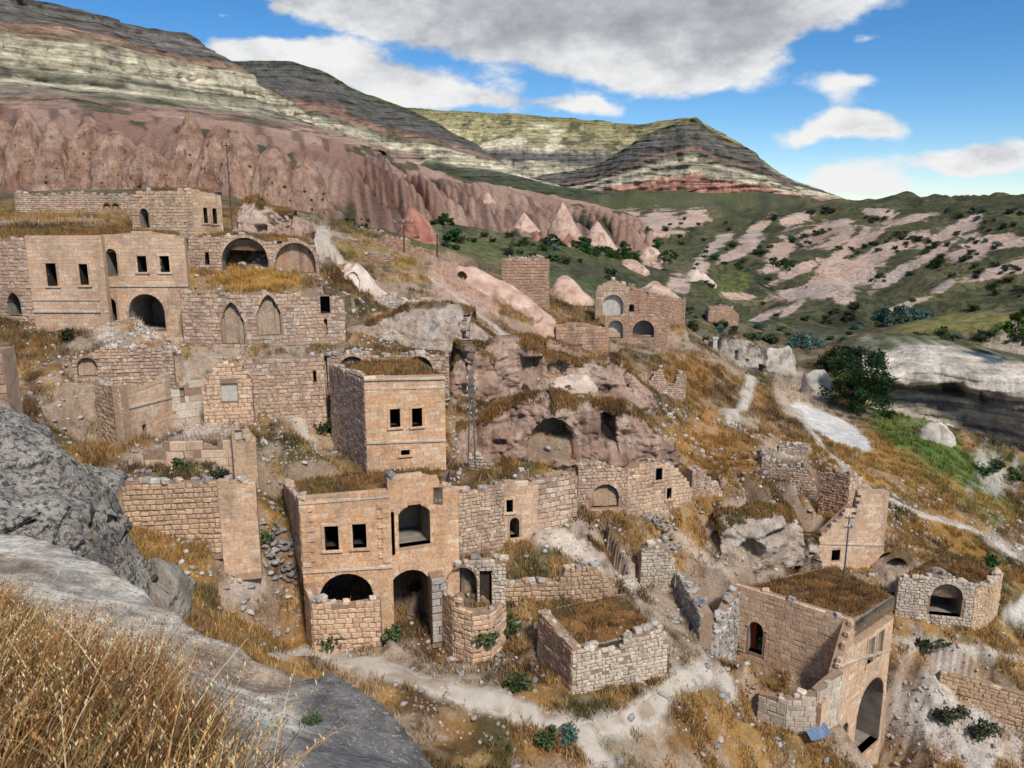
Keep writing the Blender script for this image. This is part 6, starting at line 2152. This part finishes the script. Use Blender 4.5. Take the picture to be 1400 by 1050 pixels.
# piles
piles = []
for (u0, u1, v0, v1, n, Yg, lab) in ((350, 410, 764, 812, 55, None, 'grey stone in the pile against the ornate orange house'), (868, 936, 708, 744, 60, None, 'grey stone in the heap below the two square windows')):
    cpt = ground_hit((u0 + u1) / 2, v1 - 6)
    hw = (u1 - u0) / 2 / F_PX * cpt[1]
    for k in range(n):
        r = math.sqrt(rrb.random())
        a = rrb.random() * 6.28
        x, y = cpt[0] + r * hw * math.cos(a), cpt[1] + .8 + r * hw * .8 * math.sin(a)
        hgt_ = (1 - r) * hw * .55 * rrb.uniform(.5, 1.1)
        piles.append((x, y, float(hgt(x, y)) + hgt_ + .08, rrb.uniform(.28, .5), lab))
for (x, y, z, s, lab) in piles:
    o = bpy.data.objects.new('rubble_stone', STONE_MESH[rrb.randrange(3, 6)])
    COL.objects.link(o)
    o.location = (x, y, z)
    o.rotation_euler = (rrb.uniform(-.5, .5), rrb.uniform(-.5, .5), rrb.uniform(0, 6))
    o.scale = (s, s * rrb.uniform(.7, 1), s)
    tag(o, lab, 'stone', 'stones of the pile at the orange house' if 'orange' in lab else 'stones of the heap below the windows')
for k in order[:180]:
    o = bpy.data.objects.new('rubble_stone', STONE_MESH[rrb.randrange(6)])
    COL.objects.link(o)
    o.location = (sx[k], sy[k], sz_[k])
    o.rotation_euler = (rrb.uniform(-.4, .4), rrb.uniform(-.4, .4), rrb.uniform(0, 6))
    s = ssz[k] * 1.3
    o.scale = (s, s * rrb.uniform(.7, 1), s * rrb.uniform(.7, 1))
    tag(o, 'loose pale stone lying on the village slope', 'stone', 'loose stones scattered over the slope')
rest = order[180:]
tag(link('rubble', stones_mesh('rubble', np.c_[sx, sy, sz_][rest], ssz[rest], M_rubble, 431)), 'small rubble strewn over the village slope', 'rubble', None, 'stuff')


# ---------------------------------------------------------------- dry grass
def blades(name, x, y, z, h, col, lean, seed, width=.035, label=None):
    rr = np.random.default_rng(seed)
    n = len(x)
    an = rr.random(n) * 6.283
    la = rr.random(n) * 6.283
    ll = h * lean * (.3 + rr.random(n))
    wv = width * (.6 + .8 * rr.random(n))
    dx, dy = np.cos(an) * wv, np.sin(an) * wv
    tip = np.c_[x + np.cos(la) * ll, y + np.sin(la) * ll, z + h]
    A = np.c_[x - dx, y - dy, z - .04]
    B = np.c_[x + dx, y + dy, z - .04]
    V = np.stack([A, B, tip], 1).reshape(-1, 3)
    Fc = np.arange(3 * n).reshape(-1, 3)
    cc = np.repeat(col[:, None, :], 3, 1).copy()
    cc[:, 2] *= 1.15
    o = link(name, mesh_np(name, V, Fc, M_blade, np.clip(cc.reshape(-1, 3), 0, 1)))
    tag(o, label, 'grass', None, 'stuff')
    return o


def tuft(x, y, k, spread, rng):
    xx = np.repeat(x, k) + rng.normal(0, spread, len(x) * k)
    yy = np.repeat(y, k) + rng.normal(0, spread, len(x) * k)
    return xx, yy


gvis = (GY > 27) & (GY < 115) & (PU > -40) & (PU < 1440) & (PV > 280) & (PV < 1080)
clump = sstep(-.2, .35, fbm(GX / .9, GY / .9, octv=2, seed=131))
gp = (GD ** 1.3 * clump * area * gvis / (1 + (GY / 60.0) ** 2)).ravel()
gp /= gp.sum()
NT = 66000
tx, ty, kk = scatter(gp, NT, RNG)
K = 7
bx, by = tuft(tx, ty, K, .13, RNG)
bz = hgt(bx, by)
th_ = np.repeat(.16 + .26 * RNG.random(NT), K) * (.6 + .7 * RNG.random(NT * K))
gcf = gc.reshape(-1, 3)[kk]
var = RNG.random((NT, 1))
tc_ = gcf * (.75 + .7 * var)
dead = C(206, 176, 120)
tc_ = tc_ * (1 - .25 * (var > .7)) + dead * .25 * (var > .7)
bc = np.repeat(tc_, K, 0) * (.7 + .6 * RNG.random((NT * K, 1)))
sc_ = 1 + .5 * sstep(50, 100, by)
blades('dry_grass', bx, by, bz, th_ * sc_, bc, .55, 5, .03, 'golden dry grass and weeds covering the slopes')
# grass on the roofs
RX = []
for (p, ar, ed) in ROOFS:
    nn = int(ar * 16)
    k = RNG.integers(0, len(p), nn)
    ok = (ed[k] > .04) & (RNG.random(nn) < .35 + .65 * sstep(-.3, .3, fbm(p[k, 0] / 1.1, p[k, 1] / 1.1, octv=2, seed=141)))
    q = p[k][ok] + np.c_[RNG.normal(0, .08, ok.sum()), RNG.normal(0, .08, ok.sum()), np.zeros(ok.sum())]
    RX.append(q)
for q in FTOP:
    k = RNG.integers(0, len(q), min(2600, len(q) * 2))
    RX.append(q[k] + RNG.normal(0, .06, (len(k), 3)) * np.array([1, 1, .2]))
q = np.concatenate(RX)
K = 6
rx, ry = tuft(q[:, 0], q[:, 1], K, .10, RNG)
rz = np.repeat(q[:, 2], K)
rn = fbm(rx / 1.3, ry / 1.3, octv=3, seed=143)
rc = blend(np.ones((len(rx), 3)) * C(150, 112, 68), C(104, 80, 52), sstep(-.2, .4, rn)) * (.65 + .7 * RNG.random((len(rx), 1)))
green = sstep(.2, .4, fbm(rx / 2.5, ry / 2.5, octv=2, seed=144))
rc = blend(rc, C(112, 104, 58), green * .7)
blades('roof_grass', rx, ry, rz, .13 + .22 * RNG.random(len(rx)), rc, .5, 6, .028, 'brown dry grass growing on the flat earth roofs')

# tall foreground grass, close to the camera
NF = 13000
fx = RNG.uniform(-8.5, .9, NF * 6)
fy = RNG.uniform(1.9, 9.5, NF * 6)
fz = hgt(fx, fy)
fu, fv = proj(fx, fy, fz)
lim = np.interp(fu, [-400, 0, 60, 120, 200, 260, 330, 400, 450], [835, 850, 885, 935, 975, 1060, 1140, 1240, 1350])
ok = (fv > lim + 60 * fbm(fx / .8, fy / .8, octv=2, seed=151)) & (fu > -300) & (fu < 480) & (fv < 1500)
fx, fy, fz, fv, fu = [t[ok][:NF] for t in (fx, fy, fz, fv, fu)]
n = len(fx)
SEG = 5
hh = (.26 + .32 * RNG.random(n)) * (1.05 - .35 * sstep(3, 7, fy))
la = RNG.normal(.3, 1.2, n)
ben = hh * (.15 + .6 * RNG.random(n))
wd = .0022 + .0026 * RNG.random(n)
base_c = blend(np.ones((n, 3)) * C(204, 162, 104), C(150, 104, 60), sstep(-.3, .4, fbm(fx / .7, fy / .7, octv=3, seed=153)))
base_c = base_c * (.55 + .75 * RNG.random((n, 1)))
straw = RNG.random(n) < .2
base_c[straw] = C(226, 202, 156) * (.7 + .4 * RNG.random((straw.sum(), 1)))
pick = RNG.random(n)
base_c[pick < .14] = C(92, 66, 42)
base_c[(pick > .14) & (pick < .20)] = C(112, 110, 62)
V = np.zeros((n, SEG + 1, 2, 3))
an = RNG.random(n) * 6.283
for k in range(SEG + 1):
    f = k / SEG
    cx = fx + np.cos(la) * ben * f ** 2
    cy = fy + np.sin(la) * ben * f ** 2
    cz_ = fz - .03 + hh * (f - .18 * f ** 3)
    ww = wd * (1 - .8 * f)
    for sgn, j in ((-1, 0), (1, 1)):
        V[:, k, j] = np.c_[cx + sgn * np.cos(an) * ww, cy + sgn * np.sin(an) * ww, cz_]
ii = np.arange(n * (SEG + 1) * 2).reshape(n, SEG + 1, 2)
qd = np.stack([ii[:, :-1, 0], ii[:, :-1, 1], ii[:, 1:, 1], ii[:, 1:, 0]], -1).reshape(-1, 4)
cc = np.repeat(base_c, (SEG + 1) * 2, 0)
# seed heads: small husks up the last third of the stalk
hs_n = 9
keep = RNG.random(n) < .7
hidx = np.nonzero(keep)[0]
hv, hc = [], []
for q in range(hs_n):
    f = .68 + .34 * q / hs_n
    cx = fx[hidx] + np.cos(la[hidx]) * ben[hidx] * f ** 2
    cy = fy[hidx] + np.sin(la[hidx]) * ben[hidx] * f ** 2
    cz_ = fz[hidx] - .03 + hh[hidx] * (f - .18 * f ** 3)
    a2 = RNG.random(len(hidx)) * 6.283
    l2 = .012 + .012 * RNG.random(len(hidx))
    d = np.c_[np.cos(a2) * .55, np.sin(a2) * .55, np.ones(len(hidx)) * .8] * l2[:, None]
    s2 = np.c_[-np.sin(a2), np.cos(a2), np.zeros(len(hidx))] * .0028
    c0 = np.c_[cx, cy, cz_]
    hv.append(np.stack([c0, c0 + d * .5 + s2, c0 + d, c0 + d * .5 - s2], 1))
    hc.append(np.repeat(base_c[hidx] * 1.12, 4, 0))
HV = np.concatenate(hv).reshape(-1, 3)
hq = np.arange(len(HV)).reshape(-1, 4) + n * (SEG + 1) * 2
allV = np.concatenate([V.reshape(-1, 3), HV])
tag(link('tall_dry_grass', mesh_np('tall_dry_grass', allV, np.concatenate([qd, hq]), M_blade, np.clip(np.concatenate([cc] + hc), 0, 1))), 'tall golden dry grass with seed heads on the near rock slope', 'grass', None, 'stuff')
# low undergrowth below it
ux = np.repeat(fx, 6) + RNG.normal(0, .12, n * 6)
uy = np.repeat(fy, 6) + RNG.normal(0, .12, n * 6)
uc = np.repeat(base_c, 6, 0) * (.35 + .6 * RNG.random((n * 6, 1)))
blades('matted_grass', ux, uy, hgt(ux, uy), 0.06 + .16 * RNG.random(n * 6), uc, 1.2, 8, .006, 'matted brown undergrowth beneath the tall dry grass')


# ---------------------------------------------------------------- trees and shrubs
def leaf_cloud(name, centers, radii, per, leaf, cols, seed, mat=M_leaf, flat=.8):
    rr = np.random.default_rng(seed)
    V, Cc = [], []
    for c, r in zip(centers, radii):
        d = rr.normal(0, 1, (per, 3))
        d /= np.linalg.norm(d, axis=1)[:, None]
        p = np.array(c) + d * r * (rr.random((per, 1)) ** .45) * np.array([1, 1, flat])
        a = rr.normal(0, 1, (per, 3))
        a /= np.linalg.norm(a, axis=1)[:, None]
        b = np.cross(a, rr.normal(0, 1, (per, 3)))
        b /= np.linalg.norm(b, axis=1)[:, None]
        s = leaf * (.6 + .8 * rr.random((per, 1)))
        V.append(np.stack([p - a * s, p + b * s * .5, p + a * s, p - b * s * .5], 1))
        t = rr.random()
        base = cols[0] * (1 - t) + cols[1] * t
        Cc.append(np.repeat(base * (.7 + .6 * rr.random((per, 1))), 4, 0))
    V = np.concatenate(V).reshape(-1, 3)
    return mesh_np(name, V, np.arange(len(V)).reshape(-1, 4), mat, np.concatenate(Cc))


def make_tree(label, pos, H, Wd, cols, seed, nclump=60, per=90, leaf=.16, trunk_f=.3, group=None, name='tree', cat='tree'):
    rr = random.Random(seed)
    root = link(name, None, None, pos)
    tag(root, label, cat, group)
    mb = MB()
    mb.tube([(0, 0, -.3), (.04 * H * rr.uniform(-1, 1), 0, H * .2), (.05 * H * rr.uniform(-1, 1), 0, H * .5)], [H * .035, H * .026, H * .012], 7)
    cen, rad = [], []
    for k in range(9):
        a = rr.uniform(0, 6.28)
        e = rr.uniform(.2, 1.0)
        tip = Vector((math.cos(a) * Wd * .42 * rr.uniform(.5, 1), math.sin(a) * Wd * .42 * rr.uniform(.5, 1), H * (.4 + .5 * e)))
        mb.tube([(0, 0, H * rr.uniform(.15, .45)), tuple(tip * .55 + Vector((0, 0, H * .12))), tuple(tip)], [H * .014, H * .008, H * .003], 5)
    for k in range(nclump):
        while True:
            x, y, z = rr.uniform(-1, 1), rr.uniform(-1, 1), rr.uniform(-1, 1)
            r = math.sqrt(x * x + y * y + z * z)
            if .25 < r < 1:
                break
        w = (1 - .35 * max(0, z)) * rr.uniform(.85, 1.2)
        cen.append((x * Wd * .5 * w, y * Wd * .5 * w, H * trunk_f + (z * .5 + .5) * H * (1 - trunk_f)))
        rad.append(Wd * rr.uniform(.07, .15))
    mb.build('trunk', M_bark, root)
    link('crown', leaf_cloud('crown', cen, rad, per, leaf, cols, seed), root)
    return root


GRN = (C(84, 98, 60), C(60, 74, 46))
BLU = (C(106, 132, 120), C(74, 98, 90))
OLV = (C(84, 98, 58), C(60, 76, 46))
g = ground_hit(1172, 574, 60)
make_tree('large dark green leafy tree beside the blocky white boulder rock', tuple(P(1176, 574, 97)), 9.4, 8.6, (C(48, 70, 34), C(28, 46, 24)), 1, 75, 120, .17, .10)
make_tree('dense green tree growing behind the blue green bush', tuple(P(1142, 540, 112)), 7.0, 6.5, GRN, 2, 60, 90, .22, .12)
make_tree('big rounded blue green bush beside the white cone rock', tuple(P(1096, 512, 122)), 6.4, 8.0, BLU, 3, 90, 90, .2, .02, None, 'bush', 'bush')
make_tree('blue green bush on the plateau above the white cliff', tuple(P(1222, 452, 130)), 4.5, 6.0, BLU, 4, 50, 70, .2, .02, None, 'bush', 'bush')
make_tree('second blue green bush on the plateau, lower and paler', tuple(P(1255, 446, 134)), 3.0, 5.0, BLU, 5, 40, 60, .2, .02, None, 'bush', 'bush')
make_tree('light green tree at the cliff plateau edge', tuple(P(1398, 470, 100)), 5.0, 5.0, (C(88, 120, 44), C(64, 96, 36)), 6, 40, 80, .2, .1)
TG = (C(60, 90, 44), C(44, 70, 36))
for i, (u, v, Y, H) in enumerate([(620, 336, 135, 4.6), (607, 309, 165, 4.0), (794, 345, 195, 6.5), (755, 336, 205, 5.0), (766, 345, 195, 4.0), (852, 350, 215, 6.0), (915, 361, 215, 6.0), (898, 340, 260, 5), (1075, 372, 240, 7), (1057, 366, 245, 5), (885, 326, 300, 7), (1010, 370, 250, 4)]):
    lab = ['lone round tree on the terraced field', 'small tree above the lone round tree', 'tree at the near end of the orchard row', 'tree beside the rust cone', 'little tree below the rust cone', 'tree at the far end of the orchard row', 'dark tree beside the small steep dome',
           'tree behind the small steep dome', 'broad dark tree on the far pink slope', 'small tree next to the broad dark one', 'tree under the far green ridge', 'bushy tree at the ravine head'][i]
    make_tree(lab, tuple(P(u, v, Y)), H * .62, H * .78, TG, 20 + i, 26, 60, .2, .1)
# orchard rows of low vines: each one its own bush
bush_me = [leaf_cloud('foliage', [(random.uniform(-.35, .35), random.uniform(-.35, .35), random.uniform(.1, .55)) for _ in range(12)], [random.uniform(.18, .34) for _ in range(12)], 26, .1, cc_, 60 + i) for i, cc_ in enumerate((TG, OLV, BLU, GRN, (C(66, 74, 50), C(48, 58, 42))))]


def bush(x, y, s, k, label, group, z=None):
    o = bpy.data.objects.new('shrub', bush_me[k])
    COL.objects.link(o)
    o.location = (x, y, float(hgt(x, y)) - .05 if z is None else z)
    o.rotation_euler = (0, 0, rrb.uniform(0, 6.28))
    o.scale = (s * rrb.uniform(.8, 1.2), s * rrb.uniform(.8, 1.2), s * rrb.uniform(.7, 1))
    tag(o, label, 'shrub', group)


for i in range(34):
    f = rrb.random()
    u, v = 795 + f * 100, 343 + f * 12 + rrb.uniform(-3, 5)
    p = ground_hit(u, v, 120)
    bush(p[0], p[1], rrb.uniform(1.6, 2.8), 0, 'bright green bush in the orchard strip among the domes', 'orchard bushes')
# scrub on the far slopes
cnt = 0
for _ in range(4000):
    if cnt >= 290:
        break
    u, v = rrb.uniform(450, 1400), rrb.uniform(285, 470)
    if v > 300 + (u - 450) * .25 and u < 900:
        continue
    p = ground_hit(u, v, 95)
    if p[1] < 98 or p[1] > 420:
        continue
    if fbm(np.array([p[0] / 15]), np.array([p[1] / 15]), octv=2, seed=161)[0] < .0:
        continue
    bush(p[0], p[1], rrb.uniform(.8, 2.0) * (.7 + p[1] / 320), rrb.choice((1, 1, 4, 4, 4, 4, 2)), 'dark scrub bush on the far valley slopes', 'scrub bushes on the far slopes')
    cnt += 1
# weeds in the village
for (u, v, s, k, lab) in [(452, 884, 1.5, 3, 'green weed bush at the foot of the parapet'), (534, 872, 1.5, 3, 'round green bush before the tall arch'), (660, 880, 1.7, 3, 'dark green bush at the foot of the curved bastion'), (694, 862, 1.6, 3, 'dark shrub beside the bastion end'),
                          (710, 945, 1.6, 3, 'flat green weed by the main footpath'), (745, 1015, 1.4, 3, 'green tuft on the path edge below the hut'), (778, 1010, 1.2, 2, 'grey green tuft near the path fork'), (305, 730, 1.2, 3, 'green shrub against the terrace wall'), (362, 745, 1.3, 3, 'green shrub in the gap beside the orange house'),
                          (245, 643, 1.3, 3, 'bright green weed on the terrace'), (300, 657, 1.2, 4, 'dark weed on the terrace edge'), (736, 705, 1.2, 3, 'green shrub below the block wall'), (834, 530, 1.5, 3, 'green shrub on the lumpy outcrop'), (1000, 905, 1.8, 3, 'green weed in front of the red door'),
                          (985, 893, 1.2, 1, 'olive weed left of the yard'), (1270, 905, 2.4, 4, 'dark thorny shrub above the white gully'), (1300, 985, 2.2, 4, 'dark shrub in the white gully'), (1345, 1010, 2.0, 4, 'dark shrub under the retaining wall'), (510, 545, 1.2, 4, 'dark weed on the path bank'),
                          (445, 590, 1.6, 3, 'green weed patch beside the square house'), (1352, 772, 1.6, 0, 'bright green bush on the grass slope by the path'), (1190, 700, 1.4, 1, 'olive shrub at the tall ruin'), (880, 645, 1.2, 4, 'dark shrub over the cave front'), (95, 465, 1.4, 4, 'grey thorn bush under the long house'),
                          (1340, 648, 3, 3, 'dark green thicket in the ravine'), (1365, 640, 3, 3, 'leafy thicket under the overhang'), (1385, 655, 3, 3, 'deep green thicket at the ravine mouth'), (1215, 570, 2.4, 3, 'dark bush at the foot of the large tree'),
                          (430, 990, .25, 3, 'small weed on the near rock slope')]:
    p = ground_hit(u, v, 27 if s > .5 else 4)
    bush(p[0], p[1], s * .8, k, lab, None)

# ---------------------------------------------------------------- poles
def lattice_pole(label, u, vt, vb, Y):
    b = P(u, vb, Y)
    b[2] = float(hgt(b[0], b[1]))
    H = P(u, vt, Y)[2] - b[2]
    root = link('lattice_pole', None, None, b)
    tag(root, label, 'pole')
    for sgn in (-1, 1):
        mb = MB()
        mb.tube([(sgn * .26, 0, -.2), (sgn * .07, 0, H)], [.05, .035], 6)
        mb.build('leg', M_steel, root)
    n = 9
    for k in range(n):
        z0, z1 = H * k / n, H * (k + 1) / n
        w0, w1 = .26 - .19 * z0 / H, .26 - .19 * z1 / H
        mb = MB()
        mb.tube([(-w0, 0, z0), (w1, 0, z1)] if k % 2 else [(w0, 0, z0), (-w1, 0, z1)], .02, 5)
        mb.build('brace', M_steel, root)
    for z in (H * .88, H * .98):
        mb = MB()
        mb.box((0, 0, z), .55, .07, .07)
        bar = mb.build('crossarm', M_steel, root)
        for x in (-.24, .24):
            mb = MB()
            mb.tube([(x, 0, z), (x, 0, z + .16)], [.05, .03], 7)
            mb.build('insulator', M_white, bar)


def post(label, u, vt, vb, Y, r=.07, arms=((.95, .9),), mat=None, ins=4, name='utility_pole'):
    b = P(u, vb, Y)
    b[2] = float(hgt(b[0], b[1]))
    H = P(u, vt, Y)[2] - b[2]
    root = link(name, None, None, b)
    tag(root, label, 'pole')
    mb = MB()
    mb.tube([(0, 0, -.3), (0, 0, H)], [r, r * .7], 8)
    mb.build('post', mat or M_wood, root)
    for (f, wd) in arms:
        mb = MB()
        mb.box((0, -.06, H * f), wd, .08, .09)
        bar = mb.build('crossarm', mat or M_wood, root)
        for k in range(ins):
            x = (k / max(1, ins - 1) - .5) * wd * .86
            mb = MB()
            mb.tube([(x, -.06, H * f + .04), (x, -.06, H * f + .12), (x, -.06, H * f + .2)], [.035, .06, .03], 7)
            mb.build('insulator', M_white, bar)


lattice_pole('steel lattice pole beside the square house', 645, 515, 628, 49)
post('slim steel pole with white insulators behind the facade house', 1153, 704, 796, 50, .075, ((.97, .55), (.86, .55)), M_steel, 3)
post('wooden pole in front of the pink cones', 315, 195, 276, 84, .07, ((.97, .5),), M_wood, 2)
post('wooden pole with crossarms among the red ruins', 553, 302, 352, 95, .10, ((.97, 2.4), (.93, 2.0)), M_wood, 3)
post('bare wooden pole right of the cone rock', 598, 320, 352, 105, .12, ((.95, .4),), M_wood, 2)
post('wooden pole with wide crossarm near the valley path', 976, 450, 500, 114, .10, ((.9, 3.0),), M_wood, 3)
post('thin pole by the white rock doorway', 962, 478, 512, 108, .08, ((.95, .4),), M_wood, 2)
post('leaning fence post on the valley path bend', 1018, 508, 540, 100, .10, ((.95, .2),), M_wood, 1)

# corrugated blue sheet below the yard
sh_c = P(1118, 1002, 38.2)
sh_c[2] = max(sh_c[2], float(hgt(sh_c[0], sh_c[1])) + .1)
V, q = [], []
nx_, ny_ = 40, 4
for j in range(ny_):
    for i in range(nx_):
        f, g_ = i / (nx_ - 1) - .5, j / (ny_ - 1) - .5
        V.append((f * 1.3, g_ * .6, .03 * math.sin(i * 1.6) + .3 * f * f * 2 + g_ * .25))
for j in range(ny_ - 1):
    for i in range(nx_ - 1):
        q.append((j * nx_ + i, j * nx_ + i + 1, (j + 1) * nx_ + i + 1, (j + 1) * nx_ + i))
me = bpy.data.meshes.new('metal_sheet')
me.from_pydata(V, [], q)
me.materials.append(M_blue)
o = link('metal_sheet', me, None, sh_c)
o.rotation_euler = (.25, -.1, .35)
tag(o, 'bent blue corrugated metal sheet under the yard parapet', 'sheet')
# white post of the gate wall and rubble blocks with a clear shape
mb = MB()
gp_ = P(976, 495, 107.4)
mb.box((0, 0, 1.5), .55, .5, 3.4)
mb.box((0, 0, 3.3), .75, .7, .25)
o = mb.build('gate_post', M_plast)
o.location = tuple(gp_)
tag(o, 'white plastered gate post at the end of the low brown wall', 'post')
